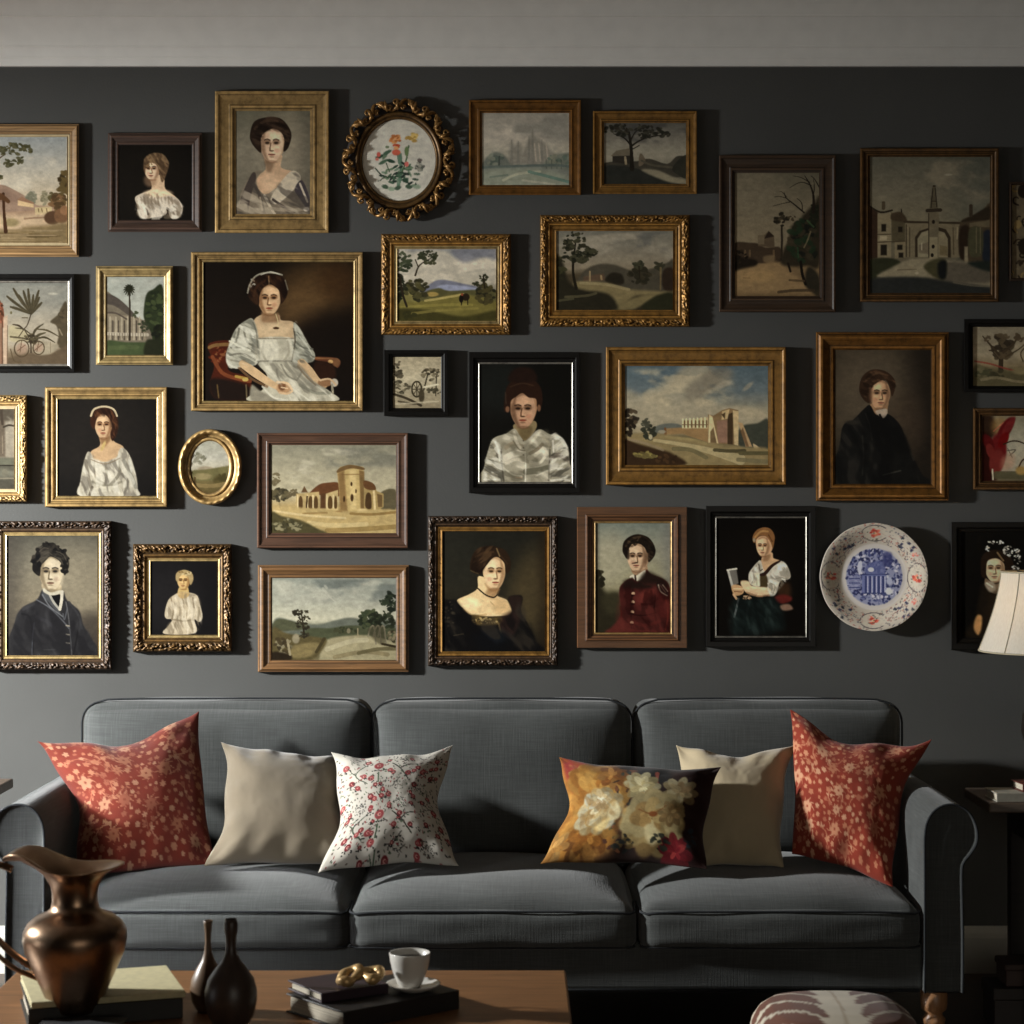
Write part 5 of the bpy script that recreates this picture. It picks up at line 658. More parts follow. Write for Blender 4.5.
def art_flower_oval(rect):
    A = Art(rect, (340, 60, .2148), k=2.2, bg=(150, 146, 134)); A.ns(.03, 8)
    gr = [(62, 78, 62), (84, 98, 78), (46, 60, 48)]
    A.l([(280, 440), (284, 520), (270, 590)], 16, (78, 96, 80)); A.l([(320, 400), (310, 460), (290, 520)], 7, (70, 84, 60)); A.l([(265, 420), (275, 480)], 9, (84, 100, 84))
    for i in range(46):
        t = A.r.uniform(-2.9, .1); q = A.r.uniform(25, 105); x = 285 + q * math.cos(t) * 1.0; y = 585 + q * math.sin(t) * 1.0; A.e(x, y, 15, 5.5, A.r.choice(gr + [(44, 50, 44), (96, 108, 92)]), .4, A.r.uniform(-1.2, 1.2))
    for x, y in [(185, 450), (210, 445), (235, 470), (200, 475), (220, 430)]: A.e(x, y, 22, 8, A.r.choice(gr), .4, A.r.uniform(-1, 1))
    for x, y in [(210, 590), (240, 600), (270, 595), (320, 590), (360, 590)]: A.e(x, y, 16, 10, A.r.choice([(60, 72, 58), (112, 122, 104)]), .4, A.r.uniform(-.5, .5))
    A.l([(165, 505), (200, 540), (240, 545)], 6, (50, 60, 50)); A.l([(180, 565), (215, 540)], 5, (60, 68, 56)); A.l([(230, 520), (215, 480)], 5, (58, 70, 54))
    A.f(372, 495, 16, 26, [(90, 92, 82), (66, 66, 60), (122, 118, 106)], 16, 9); A.e(372, 466, 12, 8, (84, 76, 70), .5)
    A.e(180, 440, 9, 12, (142, 74, 64), .4); A.e(172, 462, 8, 8, (152, 92, 80), .4); A.e(310, 485, 10, 12, (146, 84, 76), .4); A.e(220, 405, 9, 6, (84, 92, 70), .4)
    A.f(258, 370, 24, 18, [(148, 98, 58), (164, 116, 74), (130, 82, 50)], 20, 11); A.f(262, 400, 18, 8, [(140, 62, 40)], 8, 8); A.e(262, 430, 20, 14, (146, 78, 62), .4); A.e(262, 410, 12, 7, (190, 120, 80), .4); A.f(335, 365, 22, 20, [(146, 122, 68), (160, 138, 86), (126, 102, 56)], 20, 11); A.e(310, 425, 10, 22, (84, 96, 66), .4); A.finish(); return A
# ---------------------------------------------------------------- picture frames
def relief_shading(nt, b, r):  # multiplies the frame colour by painted groove shade and edge highlights
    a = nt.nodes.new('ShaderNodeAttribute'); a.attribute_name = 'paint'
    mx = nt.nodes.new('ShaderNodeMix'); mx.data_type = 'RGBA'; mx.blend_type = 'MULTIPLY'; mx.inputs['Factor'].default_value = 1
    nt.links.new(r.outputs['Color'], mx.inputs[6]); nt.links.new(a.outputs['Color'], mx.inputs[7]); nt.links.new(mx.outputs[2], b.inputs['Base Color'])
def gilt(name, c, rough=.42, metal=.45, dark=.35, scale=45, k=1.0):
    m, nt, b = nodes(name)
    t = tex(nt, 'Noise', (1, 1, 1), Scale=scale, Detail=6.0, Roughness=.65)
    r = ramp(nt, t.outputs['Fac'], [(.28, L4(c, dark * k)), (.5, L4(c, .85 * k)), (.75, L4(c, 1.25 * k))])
    relief_shading(nt, b, r)
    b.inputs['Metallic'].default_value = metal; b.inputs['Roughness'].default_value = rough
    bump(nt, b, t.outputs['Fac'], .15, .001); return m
def wood(name, c, rough=.45, axis=(2, 30, 30), dark=.55, k=1.0, shading=False):
    m, nt, b = nodes(name)
    t = tex(nt, 'Noise', axis, Scale=4.0, Detail=6.0, Roughness=.6, Distortion=.6)
    r = ramp(nt, t.outputs['Fac'], [(.3, L4(c, dark * k)), (.55, L4(c, k)), (.75, L4(c, 1.3 * k))])
    (relief_shading(nt, b, r) if shading else nt.links.new(r.outputs['Color'], b.inputs['Base Color'])); b.inputs['Roughness'].default_value = rough
    bump(nt, b, t.outputs['Fac'], .12, .001); return m
FM = {
    'gold': gilt('bright gilding', (196, 160, 102)), 'oldgold': gilt('old gilding', (168, 122, 58)), 'darkgold': gilt('dark gilding', (146, 98, 40)),
    'pale': gilt('pale gilding', (196, 168, 112)), 'bronze': gilt('bronzed gilding', (104, 76, 40), .4, .5, .3, 70), 'umber': gilt('umber gilding', (74, 54, 36), .45, .3, .3, 70),
    'walnut': wood('walnut frame wood', (88, 62, 50), shading=True), 'redwood': wood('reddish frame wood', (94, 64, 46), shading=True), 'dimgold': gilt('dim gilding', (112, 80, 44)), 'chestnut': wood('chestnut frame wood', (108, 72, 44), shading=True), 'oak': wood('honey frame wood', (126, 90, 54), shading=True), 'tan': wood('tan frame wood', (172, 134, 88), shading=True), 'brown': wood('dark brown frame wood', (82, 60, 48), shading=True), 'umberwood': wood('umber frame wood', (68, 48, 30), shading=True),
    'black': plain('black lacquer', (13, 11, 9), .4, 0, .22, .2), 'silver': gilt('silver fillet', (176, 170, 158), .35, .6), 'linen': plain('linen slip', (190, 170, 130), .8),
}
PROF = {
    'scoop': [(0, 0), (0, .88), (.05, 1), (.15, 1), (.2, .84), (.32, .7), (.5, .62), (.66, .62), (.7, .72), (.8, .74), (.87, .66), (.9, .5), (1, .42)],
    'slope': [(0, 0), (0, .55), (.04, .62), (.12, .64), (.16, .8), (.24, .98), (.34, 1), (.42, .92), (.5, .74), (.72, .5), (.76, .56), (.88, .54), (1, .38)],
    'flat': [(0, 0), (0, .66), (.03, .7), (.5, .72), (.53, .9), (.6, 1), (.68, .94), (.72, .7), (.86, .52), (.9, .56), (1, .4)],
    'thin': [(0, 0), (0, .8), (.08, .96), (.2, 1), (.34, .95), (.44, .72), (.6, .6), (.66, .7), (.78, .7), (.86, .5), (1, .4)],
    'box': [(0, 0), (0, .94), (.04, 1), (.5, .98), (.6, .9), (.68, .62), (.94, .5), (1, .42)],
    'carved': [(0, 0), (0, .5), (.04, .62), (.1, .8), (.2, .95), (.3, 1), (.4, .96), (.5, .86), (.58, .74), (.64, .62), (.68, .6), (.72, .72), (.8, .74), (.86, .64), (.9, .5), (1, .4)],
}
GROOVE = {'scoop': [(.18, .04), (.70, .035), (.88, .04)], 'slope': [(.14, .04), (.74, .04), (.97, .04)], 'flat': [(.51, .025), (.71, .035), (.9, .03)], 'thin': [(.4, .05), (.62, .05), (.9, .05)], 'box': [(.6, .04), (.95, .04)], 'carved': [(.06, .04), (.66, .05), (.88, .04)]}  # lines across the moulding where shade is painted into the colour
RIDGE = {'scoop': [(.06, .05), (.145, .03), (.78, .04)], 'slope': [(.31, .06), (.03, .03), (.86, .04)], 'flat': [(.6, .05), (.03, .02), (.82, .04)], 'thin': [(.15, .08), (.72, .06)], 'box': [(.04, .04)], 'carved': [(.78, .06)]}  # lines across the moulding where a highlight is painted into the colour
def frame_mesh(o, i, depth, prof, carve=0.0, pitch=.02, seed=0):
    pr = [(t, h if (t < .03 or h == 0) else .48 + .52 * h) for t, h in PROF[prof]]
    if not carve:
        ts = sorted(set([t for t, h in pr if t > 0] + [min(1, max(.01, g + d)) for g, w in GROOVE[prof] + RIDGE[prof] for d in (-w, -w * .3, w * .3, w)])); tp = [q[0] + j * 1e-6 for j, q in enumerate(pr)]; hp = [q[1] for q in pr]
        pr = pr[:2] + [(t, float(np.interp(t, tp, hp))) for t in ts]
    if carve:
        ts = np.linspace(0, 1, 26); tp = [q[0] + j * 1e-6 for j, q in enumerate(pr)]; hp = [q[1] for q in pr]
        pr = [(0, 0)] + [(t, float(np.interp(t, tp, hp))) for t in ts]
    def corners(r): return [(r[0], r[1]), (r[2], r[1]), (r[2], r[3]), (r[0], r[3])]
    oc, ic = corners(o), corners(i); O, I, S = [], [], []; acc = 0
    for k in range(4):
        a, b, c, d = oc[k], oc[(k + 1) % 4], ic[k], ic[(k + 1) % 4]
        Lp = math.hypot(b[0] - a[0], b[1] - a[1]) * .0027; n = max(1, int(Lp / .0021)) if carve else 1
        for j in range(n):
            u = j / n
            O.append((a[0] + (b[0] - a[0]) * u, a[1] + (b[1] - a[1]) * u)); I.append((c[0] + (d[0] - c[0]) * u, c[1] + (d[1] - c[1]) * u))
            per = max(2, round(Lp / pitch)); S.append((u * per, u))
    O, I, S = np.array(O), np.array(I), np.array(S); rows = []
    rs = np.random.RandomState(seed); shading = []
    for t, h in pr:
        P = O + (I - O) * t; hh = np.full(len(P), h * depth)
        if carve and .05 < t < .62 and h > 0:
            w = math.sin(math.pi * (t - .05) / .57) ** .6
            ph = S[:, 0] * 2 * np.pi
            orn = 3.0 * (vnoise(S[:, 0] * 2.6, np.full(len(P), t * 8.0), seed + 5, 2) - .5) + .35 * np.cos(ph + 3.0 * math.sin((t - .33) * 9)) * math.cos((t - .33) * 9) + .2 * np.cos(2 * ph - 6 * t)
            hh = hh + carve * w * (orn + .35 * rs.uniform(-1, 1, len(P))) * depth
            pt = np.clip(.75 + .75 * orn * w + .2 * rs.uniform(-1, 1, len(P)), .1, 1.45)  # carving: hollows painted darker as shade, crests brighter as highlights
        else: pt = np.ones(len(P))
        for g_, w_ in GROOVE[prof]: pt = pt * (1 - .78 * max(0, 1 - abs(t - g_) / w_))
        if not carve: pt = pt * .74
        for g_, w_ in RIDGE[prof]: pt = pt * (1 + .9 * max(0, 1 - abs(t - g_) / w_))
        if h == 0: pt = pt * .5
        shading.append(np.repeat(pt[:, None], 3, 1))
        y = hh
        rows.append(np.stack([(P[:, 0] - 512) / FPX * (CAM_D - y), -y, CAM_H - (P[:, 1] - 512) / FPX * (CAM_D - y)], 1))
    me = grid_mesh('frame', np.array(rows), closed_u=True, smooth=bool(carve)); set_paint(me, np.concatenate(shading)); return me
def canvas_mesh(A, y, gain):
    X = np.linspace(A.rect[0], A.rect[2], A.w); Y = np.linspace(A.rect[1], A.rect[3], A.h); gx, gy = np.meshgrid(X, Y)
    P = np.stack([(gx - 512) / FPX * (CAM_D - y), np.full(gx.shape, -y), CAM_H - (gy - 512) / FPX * (CAM_D - y)], -1)
    me = grid_mesh('canvas', P, smooth=True)
    set_paint(me, np.clip(lin(np.clip(A.a, 0, 255)) * gain, 0, .92).reshape(-1, 3)); return me
CANVAS = painted('oil paint', .6, .06)
GAIN = {}
GAIN.update({'pine': 1.172, 'child': 1.38, 'sepia': 2.091, 'mist': 3.069, 'lone': 3.385, 'winter': 2.915, 'gate': 3.47, 'scroll': 3.558, 'terrace': 0.606, 'palm': 0.773, 'seated': 1.079, 'valley': 1.942, 'dusk': 2.305, 'etch': 1.391, 'blouse': 1.521, 'ruin': 2.247, 'coat': 2.986, 'park': 2.974, 'bloom': 1.964, 'column': 0.439, 'gown': 0.588, 'tower': 0.995, 'man': 0.445, 'girl': 0.613, 'road': 0.838, 'black': 1.104, 'uniform': 1.253, 'book': 1.327, 'lace': 1.657, 'flower': 2.593, 'vale': 0.716, 'plate': 2.325})
ART = {}
# name, outer rect, canvas rect, profile, wood/gilding, slip, slip width px, depth m, carving, painter, thing name, label
L_, P_ = 'framed_landscape', 'framed_portrait'
PICS = [
    ('pine', (-92, 124, 79, 257), (-80, 137, 67, 243), 'slope', 'tan', 'linen', 2.5, .036, 0, art_pine_valley, L_, 'tan wood framed valley landscape with leafy boughs and boulders, in the top left corner'),
    ('child', (108, 133, 202, 232), (119, 145, 192, 220), 'slope', 'brown', None, 0, .032, 0, art_child, P_, 'small dark brown framed portrait of a pale child in a puff sleeved white dress'),
    ('sepia', (215, 91, 329, 233), (236, 111, 310, 214), 'scoop', 'gold', None, 0, .042, 0, art_sepia_lady, P_, 'wide gold framed sepia portrait of a dark haired person in a draped grey gown'),
    ('mist', (469, 100, 581, 195), (482, 113, 569, 185), 'scoop', 'darkgold', None, 0, .036, 0, art_misty_castle, L_, 'gold brown framed pale grey landscape of misty castle spires'),
    ('lone', (593, 111, 697, 194), (604, 123, 686, 184), 'scoop', 'oldgold', None, 0, .036, 0, art_lone_tree, L_, 'small gilt framed dark landscape of one spreading tree beside a cottage'),
    ('winter', (719, 155, 836, 312), (735, 173, 819, 296), 'scoop', 'umberwood', None, 0, .04, 0, art_winter_road, L_, 'dark brown framed upright landscape of a sandy road under bare branches'),
    ('gate', (860, 148, 999, 302), (870, 157, 990, 293), 'thin', 'dimgold', None, 0, .034, 0, art_gate, L_, 'thin bronze framed painting of an arched gateway with a slender spire'),
    ('scroll', (1009, 182, 1058, 281), (1012, 185, 1055, 278), 'flat', 'umberwood', None, 0, .02, 0, art_scrollwork, 'framed_print', 'narrow tan framed print of dark scrollwork at the right edge above the black frame'),
    ('terrace', (-90, 274, 74, 372), (-80, 283, 67, 364), 'box', 'black', 'silver', 2, .036, 0, art_plant_terrace, L_, 'black framed picture of a large leafy plant on a terrace, at the left edge'),
    ('palm', (96, 266, 173, 365), (107, 277, 164, 355), 'slope', 'pale', None, 0, .036, 0, art_palm_house, L_, 'small pale gold framed picture of a palm in front of a columned house'),
    ('seated', (191, 252, 363, 411), (203, 262, 353, 401), 'thin', 'gold', 'pale', 1.5, .042, 0, art_seated_lady, P_, 'large gold framed portrait of a person in a pale dress seated in a red armchair'),
    ('valley', (381, 234, 511, 335), (397, 249, 496, 321), 'carved', 'oldgold', 'pale', 3, .036, .1, art_green_valley, L_, 'carved gold framed green valley landscape with blue hills and small figures'),
    ('dusk', (540, 215, 690, 327), (556, 231, 673, 310), 'carved', 'oldgold', 'oldgold', 4, .04, .14, art_dusk_farm, L_, 'carved gold framed dim landscape with a tall tree at left and a low farmhouse'),
    ('etch', (384, 350, 448, 416), (393, 357, 441, 408), 'box', 'black', None, 0, .036, 0, art_etching, 'framed_etching', 'smallest black framed etching of a water wheel among trees'),
    ('blouse', (469, 352, 580, 493), (479, 364, 571, 482), 'box', 'black', 'silver', 1.6, .036, 0, art_silk_blouse, P_, 'black framed portrait with silver fillet of a person in a shiny silver blouse'),
    ('ruin', (606, 347, 786, 485), (625, 366, 768, 465), 'scoop', 'oldgold', None, 0, .044, 0, art_ruined_castle, L_, 'wide gold framed landscape of a buttressed ruined castle under heavy clouds'),
    ('coat', (816, 332, 949, 501), (835, 350, 931, 484), 'slope', 'darkgold', None, 0, .048, .0, art_dark_coat, P_, 'large gold framed portrait of a person in a plain black coat and white collar'),
    ('park', (964, 319, 1062, 392), (973, 327, 1053, 386), 'box', 'black', None, 0, .036, 0, art_park_tree, L_, 'black framed landscape of a dark bushy tree, cut by the right edge'),
    ('bloom', (973, 408, 1067, 490), (982, 416, 1058, 481), 'thin', 'dimgold', None, 0, .03, 0, art_red_bloom, 'framed_still_life', 'bronze framed picture of a large red flower, at the right edge'),
    ('column', (-70, 395, 27, 502), (-56, 409, 14, 489), 'carved', 'gold', 'linen', 3, .042, .16, art_column_ruin, L_, 'ornate pale gold framed picture of stone columns, cut by the left edge'),
    ('gown', (45, 387, 167, 507), (57, 399, 156, 496), 'thin', 'gold', 'pale', 2, .042, 0, art_white_gown, P_, 'bright gold framed portrait of a person in a white gown with a pearl hair band'),
    ('tower', (257, 433, 408, 548), (271, 445, 396, 533), 'scoop', 'redwood', None, 0, .036, 0, art_tower_ruin, L_, 'reddish wood framed landscape of a sunlit ruined round tower'),
    ('man', (-8, 521, 112, 670), (6.5, 535.5, 97.5, 655.5), 'carved', 'umber', 'pale', 3, .042, .16, art_young_man, P_, 'mottled dark framed grey portrait of a curly haired person in a charcoal jacket'),
    ('girl', (133, 544, 232, 652), (150, 561, 217, 635), 'carved', 'bronze', 'pale', 2.5, .04, .2, art_small_girl, P_, 'small heavily carved bronze framed portrait of a small figure in a white dress'),
    ('road', (258, 565, 409, 672), (272, 578, 396, 660), 'slope', 'oak', None, 0, .036, 0, art_country_road, L_, 'honey wood framed landscape of a pale road through trees and rocks'),
    ('black', (428, 516, 558, 666), (442, 531, 545, 651.5), 'carved', 'umber', 'oldgold', 4, .042, .14, art_black_dress, P_, 'mottled dark framed portrait of a person in an off the shoulder black dress'),
    ('uniform', (577, 507, 687, 648), (595, 523, 670, 632.5), 'flat', 'chestnut', 'gold', 1.6, .038, 0, art_red_uniform, P_, 'brown wood framed portrait of a person in a buttoned red uniform'),
    ('book', (706, 506, 816, 647), (716, 518, 805, 636), 'box', 'black', 'silver', 1.4, .036, 0, art_girl_with_book, P_, 'black framed portrait of a fair haired person in a white blouse holding a book'),
    ('lace', (951, 522, 1064, 650), (962, 532, 1053, 638), 'box', 'black', None, 0, .036, 0, art_lace_headdress, P_, 'black framed portrait of a person in a lace headdress, partly behind the lamp shade'),
]
for key, o, c, prof, mk, slip, sw, dp, carve, fn, nm, label in PICS:
    dp = .004 + dp * .48
    A = fn(c); ART[key] = A
    ib = (c[0] - sw, c[1] - sw, c[2] + sw, c[3] + sw)
    root = empty(nm, (wx((o[0] + o[2]) / 2), 0, wz(o[3])), label, 'picture', None)
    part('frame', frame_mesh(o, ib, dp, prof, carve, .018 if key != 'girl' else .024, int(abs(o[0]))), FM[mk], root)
    if slip:
        rows = []
        im = tuple(.5 * p_ + .5 * q_ for p_, q_ in zip(ib, c))
        for r, y in ((ib, dp * .68), (ib, dp * .8), (im, dp * .74), (im, dp * .70), (c, dp * .78), (c, dp * .6)):
            rows.append([W(r[a], r[b], y) for a, b in ((0, 1), (2, 1), (2, 3), (0, 3))])
        me = grid_mesh('fillet', np.array([[tuple(v) for v in q] for q in rows]), closed_u=True, smooth=False); set_paint(me, np.repeat(np.repeat(np.array([.5, 1.1, .8, .5, 1.1, .6]), 4)[:, None], 3, 1)); part('fillet', me, FM[slip], root)  # fillet colour carries painted groove shade and bright edges
    part('canvas', canvas_mesh(A, dp * .66, GAIN.get(key, 1.6)), CANVAS, root)

# ---- the two oval frames
def oval_rows(cx, cy, ro, ri, prof, depth, n=120, ripple=None):
    a = np.linspace(0, 2 * np.pi, n, endpoint=False); rows = []
    for t, h in prof:
        rx, ry = ro[0] + (ri[0] - ro[0]) * t, ro[1] + (ri[1] - ro[1]) * t
        y = np.full(n, h * depth)
        if ripple and h > 0: y = y + ripple(a, t) * depth
        px, py = cx + rx * np.cos(a), cy + ry * np.sin(a)
        rows.append(np.stack([(px - 512) / FPX * (CAM_D - y), -y, CAM_H - (py - 512) / FPX * (CAM_D - y)], 1))
    return np.array(rows)
def oval_canvas(A, cx, cy, rx, ry, y, gain, n=84):
    """rings of points that sample the paint"""
    ang = np.linspace(0, 2 * np.pi, 160, endpoint=False); rad = np.linspace(.004, 1, n); rr, aa = np.meshgrid(rad, ang, indexing='ij')
    px, py = cx + rx * rr * np.cos(aa), cy + ry * rr * np.sin(aa)
    P = np.stack([(px - 512) / FPX * (CAM_D - y), np.full(px.shape, -y), CAM_H - (py - 512) / FPX * (CAM_D - y)], -1)
    me = grid_mesh('canvas', P, closed_u=True)
    i = np.clip(((px - A.rect[0]) / (A.rect[2] - A.rect[0]) * (A.w - 1)).round().astype(int), 0, A.w - 1); j = np.clip(((py - A.rect[1]) / (A.rect[3] - A.rect[1]) * (A.h - 1)).round().astype(int), 0, A.h - 1)
    set_paint(me, np.clip(lin(np.clip(A.a[j, i], 0, 255)) * gain, 0, .92).reshape(-1, 3)); return me
def oval_shading(me, n, vals):  # ring by ring shade and highlights painted into the oval moulding
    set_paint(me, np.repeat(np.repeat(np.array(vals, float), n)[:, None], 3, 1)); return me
cx, cy = 399, 160
root = empty('oval_botanical_picture', (wx(cx), 0, wz(cy + 61)), 'round pierced scrollwork gilt frame around embroidered orange and yellow flowers', 'picture')
A = art_flower_oval((cx - 39, cy - 43, cx + 39, cy + 43)); ART['flower'] = A
part('canvas', oval_canvas(A, cx, cy, 38, 42, .0105, GAIN.get('flower', 1.6)), painted('embroidered cloth', .8, .1), root)
part('frame', oval_shading(grid_mesh('frame', oval_rows(cx, cy, (44, 49), (36.5, 40.5), [(0, 0), (0, .7), (.12, .95), (.3, 1), (.5, .9), (.62, .75), (.75, .82), (.88, .78), (1, .5)], .021), closed_u=True), 120, [.4, .5, 1, 1.2, .9, .35, 1.3, 1.1, .4]), FM['bronze'], root)
part('backing_ring', grid_mesh('backing', oval_rows(cx, cy, (53, 58), (42, 47), [(0, 0), (.02, .9), (.5, 1), (1, .9)], .012), closed_u=True), plain('dark recess lacquer', (34, 22, 14), .6), root)
R = random.Random(4); sc = []
N = 22
for k in range(N):
    t0 = 2 * math.pi * k / N; sg = 1 if k % 2 else -1
    def pol(a, q, y): return tuple(W(cx + (44 + q) * math.cos(a) * (1), cy + (49 + q) * math.sin(a), y))
    da = 2 * math.pi / N
    pts = [pol(t0 + da * u, 6.2 + sg * 5.2 * math.cos(u * math.pi * 1.0) + 0.6 * math.sin(u * 9), .017 + .010 * math.sin(u * math.pi)) for u in np.linspace(-.15, 1.15, 12)]
    sc.append(tube('s', pts, [.0026 + .0034 * math.sin(math.pi * j / 11) for j in range(12)], 6))
    for q0, rr, off in ((9, 3.0, .3), (4, 2.6, .8)):
        sp = [pol(t0 + da * off + (rr * (1 - .65 * u)) * math.cos(sg * u * 7) / 50, q0 + rr * (1 - .65 * u) * math.sin(u * 7), .022 + .008 * u) for u in np.linspace(0, 1, 12)]
        sc.append(tube('s', sp, [.004 - .0014 * j / 11 for j in range(12)], 6))
    lp = [pol(t0 + da * (.5 + .1 * sg), 1 + 11.5 * u, .02 + .012 * math.sin(u * 3)) for u in np.linspace(0, 1, 6)]
    sc.append(tube('s', lp, [.002, .0055, .006, .005, .0035, .001], 6))
me = join('carved', sc); set_paint(me, np.ones((len(me.vertices), 3)))
part('carved_scrollwork', me, gilt('scroll gilding', (150, 112, 62), .36, .55, .3, 80), root)

cx, cy = 210, 467
root = empty('oval_landscape_picture', (wx(cx), 0, wz(cy + 38)), 'small oval gold frame around a tiny pale landscape, beside the white gown portrait', 'picture')
A = art_oval_vale((cx - 20, cy - 27, cx + 20, cy + 27)); ART['vale'] = A
part('canvas', oval_canvas(A, cx, cy, 20, 27, .013, GAIN.get('vale', 1.6), 50), CANVAS, root)
part('frame', oval_shading(grid_mesh('frame', oval_rows(cx, cy, (32, 38), (19, 26), [(0, 0), (0, .6), (.06, .82), (.14, .98), (.22, 1), (.3, .92), (.38, .74), (.5, .56), (.62, .46), (.7, .5), (.74, .58), (.86, .6), (.92, .54), (1, .5)], .026, 160, lambda a, t: (.05 * np.cos(a * 26 + t * 14) if .08 < t < .32 else 0 * a)), closed_u=True), 160, [.4, .6, 1, 1.2, 1.1, .9, .6, .8, 1, .3, 1.2, 1.2, .5, .4]), FM['gold'], root)

# ---- decorated plate
cx, cy, pr_ = 874, 577, 54.0
def art_plate():
    A = Art((cx - 55, cy - 55, cx + 55, cy + 55), (810, 510, .127), k=3.0, bg=(150, 142, 130))
    C0, R0 = (506, 527), 428
    A.e(C0[0], C0[1], 258, 262, (158, 152, 146), .05); A.e(C0[0], C0[1], 222, 224, (112, 114, 136), .06)
    bl = [(34, 38, 74), (50, 56, 94), (28, 32, 66), (80, 84, 116), (158, 156, 164)]
    r = random.Random(9)
    for i in range(420):
        t = r.uniform(0, 6.283); q = 218 * math.sqrt(r.uniform(.0, 1)); A.e(C0[0] + q * math.cos(t), C0[1] + q * math.sin(t), r.uniform(7, 20), r.uniform(5, 12), bl[r.randrange(5) if i > 130 else r.randrange(3)], .4, r.uniform(-1.5, 1.5))
    A.p([(410, 510), (600, 510), (600, 650), (410, 650)], (84, 90, 128), 2, 1, False); A.p([(300, 520), (400, 515), (400, 620), (300, 630)], (110, 112, 138), 2, .8, False)
    for x in range(440, 600, 34): A.l([(x, 525), (x, 650)], 15, (36, 42, 82)); A.l([(x + 15, 525), (x + 15, 650)], 7, (158, 158, 170))
    A.l([(400, 510), (620, 505)], 10, (36, 42, 82)); A.l([(410, 655), (620, 655)], 9, (40, 46, 86)); A.p([(380, 410), (410, 410), (400, 500), (375, 480)], (158, 158, 168), 2); A.p([(450, 430), (560, 400), (590, 500), (440, 500)], (70, 76, 116), 4, .8); A.e(480, 470, 24, 18, (164, 164, 172)); A.p([(575, 340), (640, 340), (640, 430), (575, 430)], (40, 44, 84), 5, .8)
    A.e(620, 640, 26, 28, (168, 168, 176)); A.e(625, 560, 24, 30, (140, 142, 158), .6)
    for y in (540, 575, 610): A.l([(310, y), (390, y)], 9, (44, 50, 92))
    for i in range(760):
        t = r.uniform(0, 6.283); q = r.uniform(275, 425); x, y = C0[0] + q * math.cos(t), C0[1] + q * math.sin(t)
        A.e(x, y, r.uniform(3, 9), r.uniform(2.5, 6), r.choice([(70, 62, 62), (52, 50, 66), (110, 84, 76), (140, 92, 78), (96, 92, 84), (128, 60, 52)]), .4, r.uniform(-1.5, 1.5), .8)
    for i in range(60):
        t = r.uniform(0, 6.283); q = r.uniform(285, 410); x, y = C0[0] + q * math.cos(t), C0[1] + q * math.sin(t); z = r.uniform(12, 22)
        A.l([(x + z * math.cos(t + u * 4), y + z * math.sin(t + u * 4)) for u in (0, .3, .6, 1)], 4, r.choice([(88, 74, 68), (64, 60, 68), (120, 90, 78)]), .8)
    for k in range(4):
        t = k * math.pi / 2 + .02; x, y = C0[0] + 340 * math.cos(t), C0[1] + 345 * math.sin(t); h = (k % 2 == 0)
        A.e(x, y, 74 if h else 96, 96 if h else 72, (154, 146, 132), .1, 0, .75)
        A.l([(x + (78 if h else 104) * math.cos(u), y + (112 if h else 62) * math.sin(u)) for u in np.linspace(.7, 5.6, 12)], 7, (62, 54, 56), .9)
        A.f(x, y, 34, 32, [(156, 62, 48), (178, 92, 72), (136, 48, 40)], 16, 14); A.e(x, y, 12, 12, (188, 140, 110), .4)
        for j in range(8): A.e(x + r.uniform(-60, 60), y + r.uniform(-60, 60), 9, 5, (84, 78, 66), .4, r.uniform(-1, 1))
    for t in (.8, 2.35, 3.9, 5.45):
        for j in range(7):
            q = r.uniform(300, 410); u = t + r.uniform(-.25, .25); A.e(C0[0] + q * math.cos(u), C0[1] + q * math.sin(u), 15, 10, r.choice([(42, 42, 60), (40, 44, 52), (58, 56, 72)]), .4, r.uniform(-1, 1))
    for t in (-.5, .55): A.f(C0[0] + 370 * math.cos(t), C0[1] + 370 * math.sin(t), 22, 20, [(162, 82, 74), (180, 120, 104)], 10, 9)
    A.e(506, 527, 264, 268, (120, 112, 104), .02, 0, 0); return A
A = art_plate(); ART['plate'] = A
ang = np.linspace(0, 2 * np.pi, 220, endpoint=False)
rad = np.concatenate([np.linspace(.004, .56, 50), np.linspace(.57, .66, 12), np.linspace(.67, 1, 46)])
rr, aa = np.meshgrid(rad, ang, indexing='ij'); lift = np.where(rr < .56, .012, .012 + .016 * sm((rr - .56) / .44)) ; scal = 1 + .003 * np.cos(aa * 12) * (rr > .9)
px, py = cx + pr_ * rr * scal * np.cos(aa), cy + pr_ * rr * scal * np.sin(aa)
yy = .004 + lift
front = np.stack([(px - 512) / FPX * (CAM_D - yy), -yy, CAM_H - (py - 512) / FPX * (CAM_D - yy)], -1)
back = front[::-1].copy(); back[..., 1] += .004
P = np.concatenate([front, back]); me = grid_mesh('plate', P, closed_u=True)
i = ((px - A.rect[0]) / 110 * (A.w - 1)).round().astype(int).clip(0, A.w - 1); j = ((py - A.rect[1]) / 110 * (A.h - 1)).round().astype(int).clip(0, A.h - 1)
rgb = np.clip(lin(np.clip(A.a[j, i], 0, 255)) * GAIN.get('plate', 1.6), 0, .9)
set_paint(me, np.concatenate([rgb, np.full_like(rgb, .5)]).reshape(-1, 3))
m = painted('glazed china', .3, .2)
solo('hanging_plate', me, m, 'round china plate with blue centre and red flowered rim, hung on the wall', 'plate')
